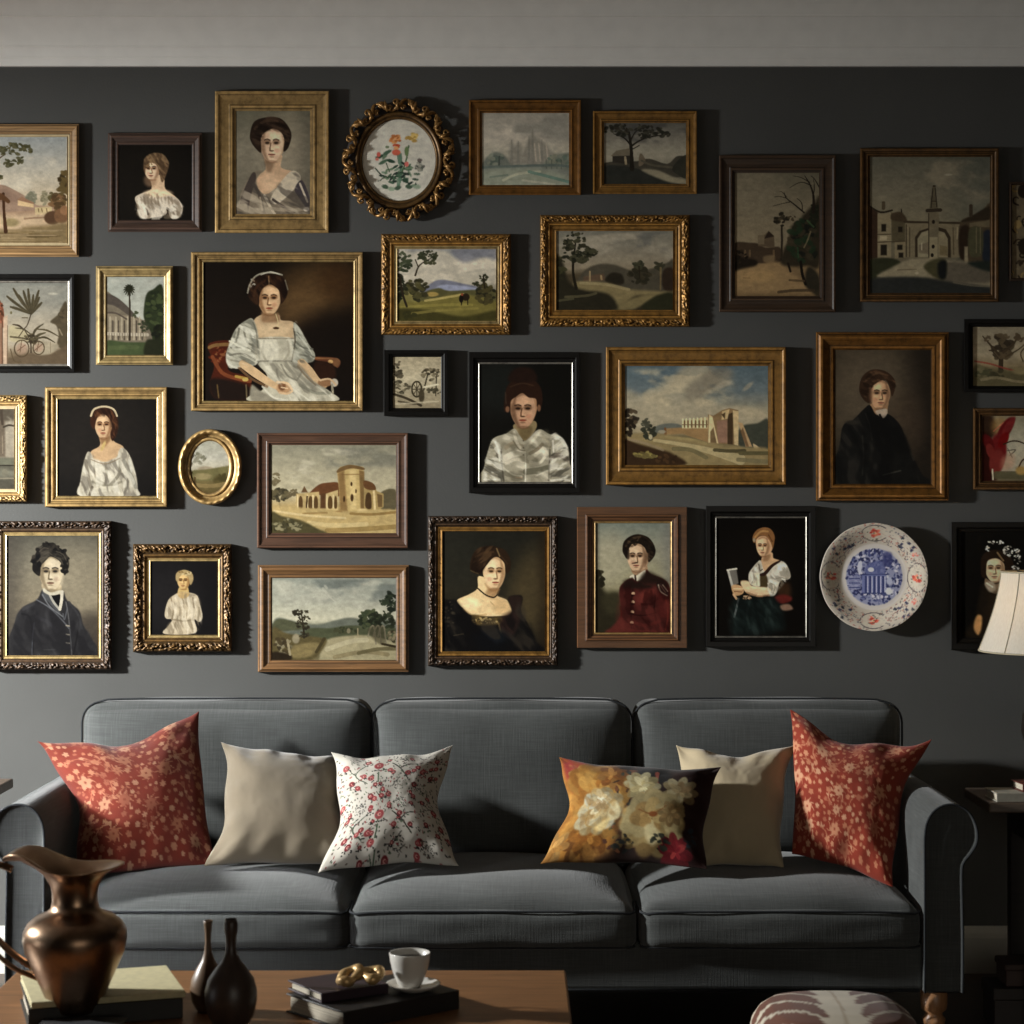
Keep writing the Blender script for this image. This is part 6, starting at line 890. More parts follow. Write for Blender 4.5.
# ---------------------------------------------------------------- room shell
def wall_mat():
    m, nt, b = nodes('charcoal wall paint')
    t = tex(nt, 'Noise', (1, 1, 1), Scale=2.2, Detail=5.0)
    r = ramp(nt, t.outputs['Fac'], [(.3, L4((75, 75, 73))), (.7, L4((82, 82, 80)))])
    nt.links.new(r.outputs['Color'], b.inputs['Base Color']); b.inputs['Roughness'].default_value = .75; b.inputs['Specular IOR Level'].default_value = .25
    f = tex(nt, 'Noise', (1, 1, 1), Scale=140, Detail=5.0); bump(nt, b, f.outputs['Fac'], .25, .0012); return m
WALLM = wall_mat(); WHITE = plain('off white woodwork paint', (247, 246, 240), .5, 0, .3, .03, 20); SKIRT = plain('grey skirting paint', (186, 184, 174), .5, 0, .3, .04, 20)
XL, XR, YF, ZC = -3.6, 3.6, -6.4, 2.68
def struct(name, me, mat):
    o = link(name, me, mat); o['kind'] = 'structure'; return o
struct('wall_back', bevel_box('wall', XL, XR, 0, .12, 0, ZC, 0), WALLM)
def floor_mat():
    m, nt, b = nodes('dark oak boards')
    br = tex(nt, 'Brick', (1, 1, 1), Scale=1.0); br.inputs['Brick Width'].default_value = 1.6; br.inputs['Row Height'].default_value = .14; br.inputs['Mortar Size'].default_value = .003
    br.inputs['Color1'].default_value = L4((66, 48, 36)); br.inputs['Color2'].default_value = L4((52, 38, 29)); br.inputs['Mortar'].default_value = L4((18, 13, 10))
    t = tex(nt, 'Noise', (1.5, 22, 1), Scale=3.0, Detail=6.0)
    mx = nt.nodes.new('ShaderNodeMix'); mx.data_type = 'RGBA'; mx.blend_type = 'MULTIPLY'; mx.inputs['Factor'].default_value = .7
    r = ramp(nt, t.outputs['Fac'], [(.3, (.45, .45, .45, 1)), (.7, (1, 1, 1, 1))])
    nt.links.new(br.outputs['Color'], mx.inputs[6]); nt.links.new(r.outputs['Color'], mx.inputs[7]); nt.links.new(mx.outputs[2], b.inputs['Base Color'])
    b.inputs['Roughness'].default_value = .4; return m
struct('floor', bevel_box('floor', XL, XR, YF, .12, -.08, 0, 0), floor_mat())
struct('ceiling', bevel_box('ceiling', XL, XR, YF, .12, ZC, ZC + .08, 0), WHITE)
def run(name, prof, mat):
    V = []; n = len(prof)
    for x in (XL, XR): V += [(x, -d, z) for d, z in prof]
    F = [(i, (i + 1) % n, n + (i + 1) % n, n + i) for i in range(n)] + [tuple(range(n))[::-1], tuple(range(n, 2 * n))]
    return struct(name, mesh(name, V, F), mat)
zb = wz(66, .012)
run('trim_1', [(0, zb), (.014, zb), (.017, zb + .006), (.022, zb + .018), (.024, zb + .020), (.024, zb + .024), (.032, zb + .044), (.036, zb + .047), (.036, zb + .051), (.05, zb + .085), (.066, zb + .118), (.07, zb + .121), (.07, zb + .126), (.082, zb + .15), (.1, zb + .175), (.125, zb + .195), (.125, zb + .205), (.14, ZC), (0, ZC)], WHITE)
run('baseboard_back', [(0, 0), (.02, 0), (.02, .096), (.016, .104), (.016, .108), (.011, .118), (.006, .125), (0, .125)], SKIRT)

# ---------------------------------------------------------------- sofa
def fabric(name, c, k=1.0):
    m, nt, b = nodes(name)
    a = tex(nt, 'Noise', (14, 14, 420), Scale=1.0, Detail=3.0); a2 = tex(nt, 'Noise', (420, 14, 14), Scale=1.0, Detail=3.0); n = tex(nt, 'Noise', (1, 1, 1), Scale=5, Detail=3.0)
    ad = nt.nodes.new('ShaderNodeMath'); ad.operation = 'ADD'; nt.links.new(a.outputs['Fac'], ad.inputs[0]); nt.links.new(a2.outputs['Fac'], ad.inputs[1])
    md = nt.nodes.new('ShaderNodeMath'); md.operation = 'MULTIPLY_ADD'; md.inputs[1].default_value = .34; nt.links.new(ad.outputs[0], md.inputs[0])
    ml = nt.nodes.new('ShaderNodeMath'); ml.operation = 'MULTIPLY'; ml.inputs[1].default_value = .32; nt.links.new(n.outputs['Fac'], ml.inputs[0]); nt.links.new(ml.outputs[0], md.inputs[2])
    r = ramp(nt, md.outputs[0], [(.33, L4(c, .72 * k)), (.5, L4(c, k)), (.66, L4(c, 1.4 * k))])
    nt.links.new(r.outputs['Color'], b.inputs['Base Color']); b.inputs['Roughness'].default_value = .9; b.inputs['Specular IOR Level'].default_value = .15
    b.inputs['Sheen Weight'].default_value = .15
    bump(nt, b, ad.outputs[0], .35, .0012); return m
FAB = fabric('grey slub upholstery', (68, 70, 69)); PIPE = plain('dark piping', (44, 46, 48), .85, 0, .1)
def puffy(name, x0, x1, y0, y1, z0, z1, r=.05, up=0.0, fwd=0.0, n=18, seed=1, side=0.0, down=0.0):
    """soft cushion: rounded box with domed top and bulging front (front faces -y)"""
    bm = bmesh.new(); bmesh.ops.create_cube(bm, size=2); bmesh.ops.subdivide_edges(bm, edges=list(bm.edges), cuts=n, use_grid_fill=True)
    cx, cy, cz = (x0 + x1) / 2, (y0 + y1) / 2, (z0 + z1) / 2; hx, hy, hz = (x1 - x0) / 2, (y1 - y0) / 2, (z1 - z0) / 2
    rx = min(r, hx, hy, hz); rs = np.random.RandomState(seed); ph = rs.uniform(0, 6, 8)
    for v in bm.verts:
        a, b, c = v.co
        a = math.sin(a * math.pi / 2) if abs(a) < 1 else a; b = math.sin(b * math.pi / 2) if abs(b) < 1 else b; c = math.sin(c * math.pi / 2) if abs(c) < 1 else c
        p = Vector((a * hx, b * hy, c * hz)); q = Vector((max(-hx + rx, min(hx - rx, p.x)), max(-hy + rx, min(hy - rx, p.y)), max(-hz + rx, min(hz - rx, p.z))))
        d = p - q
        if d.length > 1e-9: p = q + d.normalized() * rx
        fa, fb, fc = (1 - a ** 6), (1 - b * b), (1 - c ** 4)
        wob = .0022 * (math.sin(a * 5 + ph[0]) * math.sin(b * 4 + ph[1]) + .6 * math.sin(c * 6 + ph[2]) * math.sin(a * 9 + ph[3]))
        if c > 0: p.z += (up * (1 - abs(a) ** 3.2) * (1 - max(b, -b * 1.0) ** 4 if True else 1) + wob) * c ** 2 * (1 if True else 0)
        if c < 0: p.z -= down * fa * fb
        if b < 0: p.y -= (fwd * (1 - a ** 4) * fc + wob) * abs(b) ** 2
        p.x += side * a * abs(a) * fc * (1 - b ** 4) * .5
        v.co = (p.x + cx, p.y + cy, p.z + cz)
    me = bpy.data.meshes.new(name); bm.to_mesh(me); bm.free(); me.polygons.foreach_set('use_smooth', [True] * len(me.polygons)); return me
SX = (484.5 - 512) * .002234                     # sofa centre line
sofa = empty('sofa', (SX, -.5, 0), 'long dark grey upholstered sofa with rolled arms and three seat cushions', 'sofa')
YFR = .95                                        # front face, metres off the wall
part('back_frame', puffy('back', SX - 1.02, SX + 1.02, -.30, -.08, .13, .66, .05), FAB, sofa)
part('base_rail', bevel_box('rail', SX - .99, SX + .99, -YFR + .012, -.12, .168, .275, .012, 3), FAB, sofa)
wf = lambda px: wx(px, YFR)
bt = [tuple((wf(a), -YFR + .006, wz(991, YFR)) for a in (60, 920))]
part('rail_welt', tube('w', list(bt[0]), .004, 6), PIPE, sofa)
seat_z = (wz(953, YFR), wz(912, YFR))
for k, (a, b) in enumerate([(47, 347), (349, 636), (640, 921)]):
    x0, x1 = wf(a), wf(b)
    st = part('seat_cushion', puffy('seat', x0, x1, -YFR - .004, -.34, seat_z[0], seat_z[1] + .012, .03, .046, .012, 22, k + 3, .012), FAB, sofa)
    zt = seat_z[1]; e = .014; loop = []
    for u in np.linspace(0, 1, 24): loop.append((x0 + e + (x1 - x0 - 2 * e) * u, -YFR - .003 - .006 * (1 - (2 * u - 1) ** 4), zt + .002 - .006 * abs(2 * u - 1) ** 6))
    loop = [(x0 - .001, -YFR + .12, zt), (x0 + .002, -YFR + .01, zt - .002)] + loop + [(x1 - .002, -YFR + .01, zt - .002), (x1 + .001, -YFR + .12, zt)]
    part('piping', tube('p', loop, .0028, 8), PIPE, st)
    loop2 = [(p[0], p[1] + .004, seat_z[0] + .012) for p in loop]
    part('piping', tube('p', loop2, .0024, 8), PIPE, st)
for k, (a, b) in enumerate([(84, 371), (373, 631), (634, 900)]):
    x0, x1 = wx(a, .36), wx(b, .36); z1 = wz(703, .36)
    bc = part('back_cushion', puffy('back', x0, x1, -.40, -.22, .37, z1, .045, .006, .045, 22, k + 9), FAB, sofa)
    r = .05; loop = []
    z0 = .40
    pts = [(x0 - .001, z0)] + [(x0 - .004, z) for z in np.linspace(z0 + .05, z1 - r, 6)] + [(x0 - .003 + r - r * math.cos(t), z1 + .004 - r + (r) * math.sin(t)) for t in np.linspace(.2, 1.4, 6)]
    pts += [(x, z1 + .006 + .006 * (1 - ((x - x0) / (x1 - x0) * 2 - 1) ** 4)) for x in np.linspace(x0 + r + .01, x1 - r - .01, 16)]
    pts += [(x1 + .003 - r + r * math.sin(t), z1 + .004 - r + r * math.cos(t)) for t in np.linspace(.2, 1.4, 6)] + [(x1 + .004, z) for z in np.linspace(z1 - r, z0, 6)]
    part('piping', tube('p', [(x, -.366, z) for x, z in pts], .0026, 8), PIPE, bc)
# arms: front outline traced in sofa-front units, swept back to the rear frame
ap = [(924, 992), (924, 930), (924, 870), (924, 836), (927, 820), (935, 809), (947, 804), (960, 806), (970, 814), (976, 828), (976, 842), (970, 853), (963, 862), (961, 875), (962, 930), (962, 992)]
AP = catmull(ap, 3, False)
for sgn in (1, -1):
    def ax(p): 
        x = wf(p[0]) - SX; return SX + sgn * x
    ctr = np.array([943, 900]); rows = []
    for y, sh in [(-YFR + .004, 3.2), (-YFR - .006, 1.4), (-YFR - .008, .5), (-YFR - .005, 0), (-YFR + .006, -.3), (-YFR + .2, -.6), (-.45, 0), (-.2, 0), (-.17, 3)]:
        row = []
        for i_, p in enumerate(AP):
            t = AP[min(i_ + 1, len(AP) - 1)] - AP[max(i_ - 1, 0)]; nrm = np.array([-t[1], t[0]]) / (np.linalg.norm(t) + 1e-9)
            q = p + nrm * sh * (1 if True else 0)
            if p[1] > 975: q = p + np.array([nrm[0] * sh, 0])
            row.append((ax(q), y, wz(q[1], YFR)))
        rows.append(row)
    V = [v for r_ in rows for v in r_]; n = len(AP); F = []
    for j in range(len(rows) - 1):
        for i_ in range(n):
            a_, b_ = j * n + i_, j * n + (i_ + 1) % n
            F.append((a_, b_, b_ + n, a_ + n) if sgn > 0 else (b_, a_, a_ + n, b_ + n))
    F.append(tuple(range(n)) if sgn < 0 else tuple(range(n))[::-1]); F.append(tuple(range((len(rows) - 1) * n, len(rows) * n)))
    me = mesh('arm', V, F, True)
    bm = bmesh.new(); bm.from_mesh(me); bmesh.ops.recalc_face_normals(bm, faces=bm.faces); bm.to_mesh(me); bm.free()
    arm = part('arm', me, FAB, sofa)
    part('piping', tube('p', [(ax(p), -YFR - .010, wz(p[1], YFR)) for p in AP], .0026, 8), PIPE, arm)
LEGW = wood('turned beech', (150, 108, 72), .4, (20, 20, 3), .7)
lz = wz(990, YFR)
lp = [(.0, 0), (.016, 0), (.017, .006), (.013, .05), (.016, .075), (.024, .09), (.026, .1), (.02, .108), (.019, .114), (.028, .122), (.03, .135), (.03, lz + .006), (0, lz + .006)]
for px_ in (938, 31):
    for y in (-YFR + .045, -.2):
        part('leg', lathe('leg', lp, wf(px_), y, 24), LEGW, sofa)

# ---------------------------------------------------------------- scatter cushions
def cushion(name, label, corners, T, art, sag=(.05, .05, .05, .05), n=130, gain=1.5, seed=1, wr=.004, tip=.5, group=None, mat=None):
    """corners: TL, TR, BR, BL world points; art: paint over the square 0..200"""
    TL, TR, BR, BL = [np.array(c) for c in corners]
    u = np.sin(np.linspace(-1, 1, n) * math.pi / 2) * .5 + np.linspace(-1, 1, n) * .5; U, Vv = np.meshgrid(u, u)          # v: -1 top, +1 bottom
    su, sv = (U + 1) / 2, (Vv + 1) / 2
    e1 = (TR - TL + BR - BL); e2 = (BL - TL + BR - TR); nrm = np.cross(e1, e2); nrm = nrm / np.linalg.norm(nrm)
    if nrm[1] > 0: nrm = -nrm
    ex, ey = e1 / 2, e2 / 2
    rs = np.random.RandomState(seed); p = rs.uniform(0, 6.28, 10)
    w1 = lambda t, k: (1 - np.abs(t) ** 2.0) + .18 * np.sin(t * 5.2 + p[k]) * (1 - t ** 4)
    du = sag[3] * w1(Vv, 0) * (1 - su) ** 1.5 - sag[1] * w1(Vv, 1) * su ** 1.5
    dv = sag[0] * w1(U, 2) * (1 - sv) ** 1.5 - sag[2] * w1(U, 3) * sv ** 1.5
    S, T_ = su + du, sv + dv
    B = (TL[None, None] * ((1 - S) * (1 - T_))[..., None] + TR * (S * (1 - T_))[..., None] + BR * (S * T_)[..., None] + BL * ((1 - S) * T_)[..., None])
    pr = np.clip((1 - np.abs(U) ** 2.6), 0, 1) ** .62 * np.clip((1 - np.abs(Vv) ** 2.6), 0, 1) ** .62
    edge = np.maximum(np.abs(U), np.abs(Vv)); crn = np.abs(U * Vv)
    wrk = np.sin(U * 13 + 3 * Vv + p[4]) * np.exp(-((1 - np.abs(Vv)) / .28) ** 2) + np.sin(Vv * 12 - 3 * U + p[5]) * np.exp(-((1 - np.abs(U)) / .28) ** 2) + 1.3 * np.sin((U - Vv) * 6 + p[6]) * crn + .5 * (fbm(n, n, n / 4, seed, 4) - .5) * 4
    rad = (1 - edge ** 8)
    hf = pr * T + wrk * wr * rad; hb = pr * T * .8
    Pf = B + nrm * hf[..., None]; Pb = B - nrm * hb[..., None]
    V = np.concatenate([Pf.reshape(-1, 3), Pb.reshape(-1, 3)])
    idx = np.arange(n * n).reshape(n, n)
    q = np.stack([idx[:-1, :-1], idx[1:, :-1], idx[1:, 1:], idx[:-1, 1:]], -1).reshape(-1, 4)
    me = quads(name, V, np.concatenate([q, q[:, ::-1] + n * n]))
    a = art.a if isinstance(art, Art) else np.ones((n, n, 3)) * np.array(art, float)
    i = np.clip((su * (a.shape[1] - 1)).round().astype(int), 0, a.shape[1] - 1); j = np.clip((sv * (a.shape[0] - 1)).round().astype(int), 0, a.shape[0] - 1)
    rgb = np.clip(lin(np.clip(a[j, i], 0, 255)) * gain, 0, .9).reshape(-1, 3)
    set_paint(me, np.concatenate([rgb, rgb]))
    bm = bmesh.new(); bm.from_mesh(me); bmesh.ops.remove_doubles(bm, verts=bm.verts, dist=.0004); bmesh.ops.recalc_face_normals(bm, faces=bm.faces); bm.to_mesh(me); bm.free()
    me.polygons.foreach_set('use_smooth', [True] * len(me.polygons))
    return solo('scatter_cushion', me, mat, label, 'cushion', group)
def cloth(name, rough=.9, sheen=.1):
    m = painted(name, rough, .12, .3, 700); m.node_tree.nodes['Principled BSDF'].inputs['Sheen Weight'].default_value = sheen; return m
CLOTH = cloth('printed cotton'); VELVET = cloth('plain velvet', .85, .3)
def sq(bg): return Art((0, 0, 200, 200), (0, 0, 1), bg=bg, wh=(330, 330))
def art_red(seed):
    A = sq((146, 58, 42)); r = random.Random(seed); cr = [(206, 140, 106), (196, 124, 92), (214, 156, 122), (178, 104, 78)]
    for i in range(26):
        x, y, t = r.uniform(0, 200), r.uniform(0, 200), r.uniform(0, 6.28); q = r.uniform(10, 22); sg = r.choice((-1, 1))
        A.l([(x + q * math.cos(t + sg * u * 2.4), y + q * math.sin(t + sg * u * 2.4)) for u in (0, .3, .6, 1)], [2.2, 1.4], r.choice(cr), .85)
        for j in range(5):
            u = r.random(); A.e(x + q * 1.12 * math.cos(t + sg * u * 2.4), y + q * 1.12 * math.sin(t + sg * u * 2.4), 3.4, 1.5, r.choice(cr), .4, r.uniform(-1.5, 1.5), .9)
    pts = []
    for i in range(2200):
        x, y = r.uniform(3, 197), r.uniform(3, 197); big = len(pts) < 16; z = r.uniform(7, 11) if big else r.uniform(2.4, 5.2)
        if any((x - a) ** 2 + (y - b) ** 2 < (z + c) ** 2 * 1.5 for a, b, c in pts): continue
        pts.append((x, y, z)); c = r.choice(cr); k = r.choice((5, 6))
        for j in range(k):
            t = 6.28 * j / k + x; A.e(x + z * .55 * math.cos(t), y + z * .55 * math.sin(t), z * .46, z * .36, c, .35, t)
        A.e(x, y, z * .42, z * .42, c, .5)
        if big: A.e(x, y, z * .2, z * .2, (160, 80, 58), .5)
        if big:
            for j in range(9):
                t = 6.28 * j / 9; A.l([(x + z * math.cos(t), y + z * math.sin(t)), (x + z * 1.5 * math.cos(t + .25), y + z * 1.5 * math.sin(t + .25))], [1.8, .8], r.choice(cr), .9)
        if len(pts) > 210: break
    A.ns(.07, 20); return A
def art_sprig():
    A = Art((100, 60, 960, 880), (0, 0, 1), bg=(190, 184, 172), wh=(340, 340)); r = random.Random(3); red = [(136, 46, 50), (152, 64, 66), (116, 36, 40)]; dk = (40, 38, 36); gn = (74, 92, 70)
    def rose(x, y, z=22): 
        A.e(x, y, z * 1.15, z, r.choice(red), .25); A.e(x, y, z * .45, z * .4, (206, 150, 140), .5); A.e(x + 2, y, z * .2, z * .2, (110, 26, 34), .5)
        for j in range(4): A.e(x + r.uniform(-1.5, 1.5) * z, y + r.uniform(.8, 1.5) * z, 7, 4, dk, .4, r.uniform(-1, 1))
    def fan(x, y):
        for j in range(26): A.e(x + r.uniform(-44, 44), y + r.uniform(-36, 36), r.uniform(4, 8), 3.2, r.choice([(80, 78, 74), (60, 58, 54), (130, 126, 118)]), .4, r.uniform(-1, 1))
    for oy in (0, 395):
        rose(420, 225 + oy, 32)
        for x in range(370, 480, 18): A.e(x, 275 + oy - abs(x - 420) * .08, 8, 5, dk, .4, .3)
        A.l([(418, 290 + oy), (420, 370 + oy)], 9, gn); A.l([(432, 430 + oy), (430, 520 + oy)], 9, gn); A.l([(400, 450 + oy), (420, 490 + oy)], 7, gn); A.l([(380, 300 + oy), (350, 320 + oy)], 6, dk)
        for x, y in [(305, 312), (362, 335), (395, 392), (345, 480), (375, 500), (500, 480), (345, 560), (500, 555), (540, 305), (210, 355), (250, 400), (180, 590), (170, 230), (340, 175), (500, 178), (660, 310), (730, 405), (700, 470), (720, 500), (690, 555), (780, 300), (860, 350), (850, 500), (790, 540), (870, 200)]: rose(x, y + oy - (0), r.uniform(15, 23))
        for x, y in [(250, 165), (600, 160), (590, 420), (260, 555), (600, 545), (820, 170), (780, 430)]: fan(x, y + oy)
        A.l([(320, 210 + oy), (240, 295 + oy), (330, 375 + oy)], 8, (62, 74, 58)); A.l([(205, 265 + oy), (240, 295 + oy)], 7, (62, 74, 58)); A.l([(525, 215 + oy), (590, 270 + oy), (670, 360 + oy)], 10, (58, 62, 52)); A.l([(590, 270 + oy), (640, 235 + oy), (720, 225 + oy)], 8, (62, 62, 56)); A.l([(540, 420 + oy), (600, 350 + oy)], 7, dk)
        for i in range(12): rose(r.uniform(110, 950), r.uniform(60, 470) + oy, r.uniform(12, 20))
        for i in range(330): A.e(r.uniform(110, 950), r.uniform(60, 480) + oy, r.uniform(5, 12), r.uniform(3.4, 6), r.choice([dk, dk, gn, (96, 92, 84), red[0], (88, 70, 64)]), .4, r.uniform(-1.5, 1.5), .85)
    A.ns(.05, 40); return A
def art_peony():
    A = Art((95, 80, 955, 670), (0, 0, 1), bg=(62, 42, 33), wh=(360, 260)); r = random.Random(8)
    A.p([(60, 60), (300, 120), (430, 150), (440, 300), (430, 440), (440, 640), (30, 680), (60, 300)], (176, 122, 56), 20)
    def petals(cx, cy, R, n, cols, el=.5, w=.45):
        for ring in range(3):
            q = R * (1 - ring * .3)
            for j in range(n - ring * 2):
                t = 6.283 * j / (n - ring * 2) + ring * .4 + r.uniform(-.15, .15); c = np.array(r.choice(cols), float) * (1.0 - .1 * (2 - ring) + r.uniform(-.06, .06))
                A.e(cx + q * .55 * math.cos(t), cy + q * .55 * math.sin(t), q * .5, q * w * .62, c, .22, t); A.l([(cx + q * .2 * math.cos(t), cy + q * .2 * math.sin(t)), (cx + q * .9 * math.cos(t), cy + q * .9 * math.sin(t))], 3, c * .8, .5)
    A.p([(110, 70), (240, 100), (260, 190), (180, 290), (130, 300)], (150, 62, 52), 8); petals(190, 180, 60, 6, [(178, 92, 70), (200, 150, 90)])
    petals(300, 300, 190, 13, [(186, 132, 60), (170, 114, 50), (200, 150, 76)], w=.6); petals(300, 560, 130, 9, [(166, 108, 44), (146, 92, 38), (184, 128, 60)]); petals(120, 600, 90, 7, [(180, 128, 64), (196, 148, 84)]); petals(390, 200, 90, 8, [(184, 132, 70), (154, 98, 46)])
    for i in range(70): A.e(r.uniform(400, 700), r.uniform(110, 640), r.uniform(10, 26), r.uniform(5, 11), r.choice([(92, 58, 40), (120, 78, 50), (58, 44, 36), (66, 66, 54), (140, 90, 60), (48, 40, 36)]), .3, r.uniform(-1.5, 1.5))
    A.p([(540, 120), (700, 130), (700, 230), (560, 230)], (52, 46, 42), 10); A.l([(640, 160), (650, 240)], [24, 12], (176, 96, 78)); A.l([(690, 230), (730, 190)], [16, 8], (150, 140, 118)); A.p([(760, 100), (960, 110), (960, 640), (820, 640), (860, 400)], (52, 26, 20), 24)
    petals(320, 420, 140, 10, [(226, 210, 168), (240, 228, 192), (206, 182, 132)], w=.6); petals(300, 360, 70, 8, [(238, 228, 196), (222, 204, 160)]); A.p([(370, 400), (400, 370), (440, 410), (460, 470), (400, 480)], (234, 216, 168), 4); A.p([(330, 520), (400, 470), (400, 520), (360, 545)], (226, 200, 140), 4); A.l([(250, 420), (270, 500), (320, 520)], 8, (176, 146, 92), .7)
    petals(560, 270, 108, 10, [(224, 208, 160), (206, 186, 132)]); petals(600, 370, 76, 8, [(214, 190, 134), (196, 166, 108)]); petals(780, 280, 104, 9, [(216, 198, 152), (196, 172, 124), (170, 140, 96)]); petals(655, 470, 185, 11, [(222, 198, 140), (204, 174, 114), (186, 150, 92)], w=.6); petals(760, 420, 80, 8, [(190, 158, 104), (170, 136, 86)])
    A.p([(620, 520), (660, 500), (720, 560), (670, 610), (630, 580)], (236, 216, 162), 5); A.e(655, 440, 26, 16, (150, 88, 44), .6); A.l([(560, 420), (650, 440), (720, 380)], 7, (142, 90, 48), .7)
    petals(790, 620, 90, 8, [(150, 46, 48), (128, 34, 38), (170, 66, 60)]); A.f(720, 590, 60, 40, [(52, 54, 42), (74, 72, 56)], 16, 14); A.f(500, 600, 60, 40, [(64, 58, 44), (110, 88, 50), (48, 46, 38)], 24, 14); A.f(880, 540, 30, 60, [(60, 44, 38), (46, 52, 56)], 16, 16)
    A.fold([(60, 60), (440, 110), (440, 640), (30, 680)], (136, 90, 38), (206, 158, 84), .9, 50, 2, .4, 3); A.ns(.06, 30); A.finish(.2); return A
CG = {'redl': 1.5, 'beigel': 1.5, 'sprig': 1.3, 'peony': 1.6, 'beiger': 1.7, 'redr': 1.6}
CG.update({'redl': 0.38, 'beigel': 0.416, 'sprig': 0.779, 'peony': 0.663, 'beiger': 1.239, 'redr': 0.741})
cushion('red', 'brick red floral cushion leaning at the left end of the sofa', [W(37, 741, .56), W(199, 711, .50), W(216, 866, .66), W(76, 878, .80)], .08, art_red(5), (.13, .03, .02, .12), 150, CG['redl'], 5, .005, mat=CLOTH)
cushion('beige', 'plain taupe cushion between the left red cushion and the white sprigged one', [W(221, 742, .56), W(345, 756, .53), W(350, 866, .73), W(204, 866, .76)], .075, (150, 136, 114), (.05, .04, .03, .1), 110, CG['beigel'], 8, .006, mat=VELVET)
cushion('white', 'white square cushion with small red roses and black sprigs', [W(331, 752, .60), W(453, 745, .55), W(459, 866, .77), W(318, 873, .83)], .07, art_sprig(), (.09, .12, .05, .11), 190, CG['sprig'], 21, .004, mat=CLOTH)
cushion('beige', 'plain beige cushion behind the dark floral cushion on the right', [W(676, 745, .52), W(797, 744, .51), W(784, 868, .70), W(690, 868, .70)], .075, (150, 136, 110), (.1, .08, .03, .04), 110, CG['beiger'], 12, .006, mat=VELVET)
cushion('peony', 'oblong dark and mustard cushion printed with large cream peonies', [W(559, 757, .64), W(721, 767, .68), W(707, 869, .84), W(540, 864, .80)], .06, art_peony(), (.07, .05, .04, .1), 190, CG['peony'], 31, .004, mat=CLOTH)
cushion('red', 'brick red floral cushion leaning against the right arm of the sofa', [W(790, 709, .50), W(932, 739, .60), W(893, 888, .79), W(792, 854, .70)], .07, art_red(11), (.15, .1, .03, .03), 150, CG['redr'], 9, .006, mat=CLOTH)
# ---------------------------------------------------------------- coffee table and the things on it
TZ = .42
WALNUT = wood('walnut table top', (134, 93, 58), .42, (1.6, 26, 26), .6); DARKW = wood('dark stained wood', (40, 30, 24), .5, (2, 24, 24), .6)
def P3(px, py, z):
    """the point at height z that the sight line through a pixel of the photo meets"""
    d = (CAM_H - z) * FPX / (py - 512); return Vector(((px - 512) / FPX * d, d - CAM_D, z))
a = P3(18, 970, TZ); b = P3(566, 970, TZ); yb = a.y
tbl = empty('coffee_table', ((a.x + b.x) / 2, yb - .32, 0), 'low walnut coffee table with a plank top in front of the sofa', 'table')
part('tabletop', bevel_box('top', a.x, b.x, yb - .64, yb, TZ - .04, TZ, .004), WALNUT, tbl)
part('apron', bevel_box('apron', a.x + .06, b.x - .06, yb - .58, yb - .06, TZ - .1, TZ - .04, .003), WALNUT, tbl)
for x in (a.x + .05, b.x - .05):
    for y in (yb - .59, yb - .05):
        part('leg', bevel_box('leg', x - .028, x + .028, y - .028, y + .028, 0, TZ - .04, .004), WALNUT, tbl)
def book(name, label, cx, cy, z, w, d, h, rot, cover, pages, parent_label=None, sag=None, cat='book', group=None):
    """w along its spine-to-fore-edge, d along the spine"""
    t = empty(name, (cx, cy, z), label, cat, group); t.rotation_euler = (0, 0, rot)
    def P(nm, me, m): 
        o = link(nm, me, m, t); return o
    c = .0028; ins = .005
    cv = join('cover', [bevel_box('c', -w / 2, w / 2, -d / 2, d / 2, 0, c, .001), bevel_box('c', -w / 2, w / 2, -d / 2, d / 2, h - c, h, .001), bevel_box('c', -w / 2 - .001, -w / 2 + c, -d / 2, d / 2, 0, h, .001)])
    P('cover', cv, cover)
    rows = []
    for k in range(9):
        zz = c + (h - 2 * c) * k / 8; bow = .004 * math.sin(math.pi * k / 8); rows.append([(-w / 2 + c, -d / 2 + ins, zz), (w / 2 - ins - .002 + bow * .3, -d / 2 + ins, zz), (w / 2 - ins - .002 + bow * .3, d / 2 - ins, zz), (-w / 2 + c, d / 2 - ins, zz)])
    P('pages', grid_mesh('pages', np.array(rows), closed_u=True, smooth=False), pages)
    return t
def paper():
    m, nt, b = nodes('page edges'); t = tex(nt, 'Noise', (1, 1, 400), Scale=2.0, Detail=2.0)
    r = ramp(nt, t.outputs['Fac'], [(.35, L4((150, 140, 122))), (.65, L4((214, 204, 184)))]); nt.links.new(r.outputs['Color'], b.inputs['Base Color']); b.inputs['Roughness'].default_value = .8; return m
PAPER = paper()
CV = lambda n, c, r=.5: plain(n, c, r, 0, .4, .1, 80)
# right-hand stack: near corner of the lower book at (343,1022)
h1, h2 = .031, .016
q0 = P3(344, 1012, TZ + h1); q1 = P3(459, 990, TZ + h1); q2 = P3(296, 984, TZ + h1)
rot = math.atan2(q1.y - q0.y, q1.x - q0.x); w1 = (q1 - q0).length; 
dv = Vector((-math.sin(rot), math.cos(rot), 0)); d1 = .165
ctr = q0 + Vector((math.cos(rot), math.sin(rot), 0)) * w1 / 2 + dv * d1 / 2
book('book', 'thick black book at the bottom of the stack under the cup', ctr.x, ctr.y, TZ, d1, w1, h1, rot + math.pi / 2, CV('black cloth cover', (34, 31, 30)), PAPER)
bx_, by_ = ctr.x, ctr.y; zt1 = TZ + h1 + .0005
c2 = P3(341, 983, zt1 + h2)
book('book', 'thin plum covered book lying on the thick black book', c2.x - .006, c2.y + .01, zt1, .115, .125, h2, rot - .1 + math.pi / 2, CV('plum cloth cover', (52, 38, 46)), PAPER)
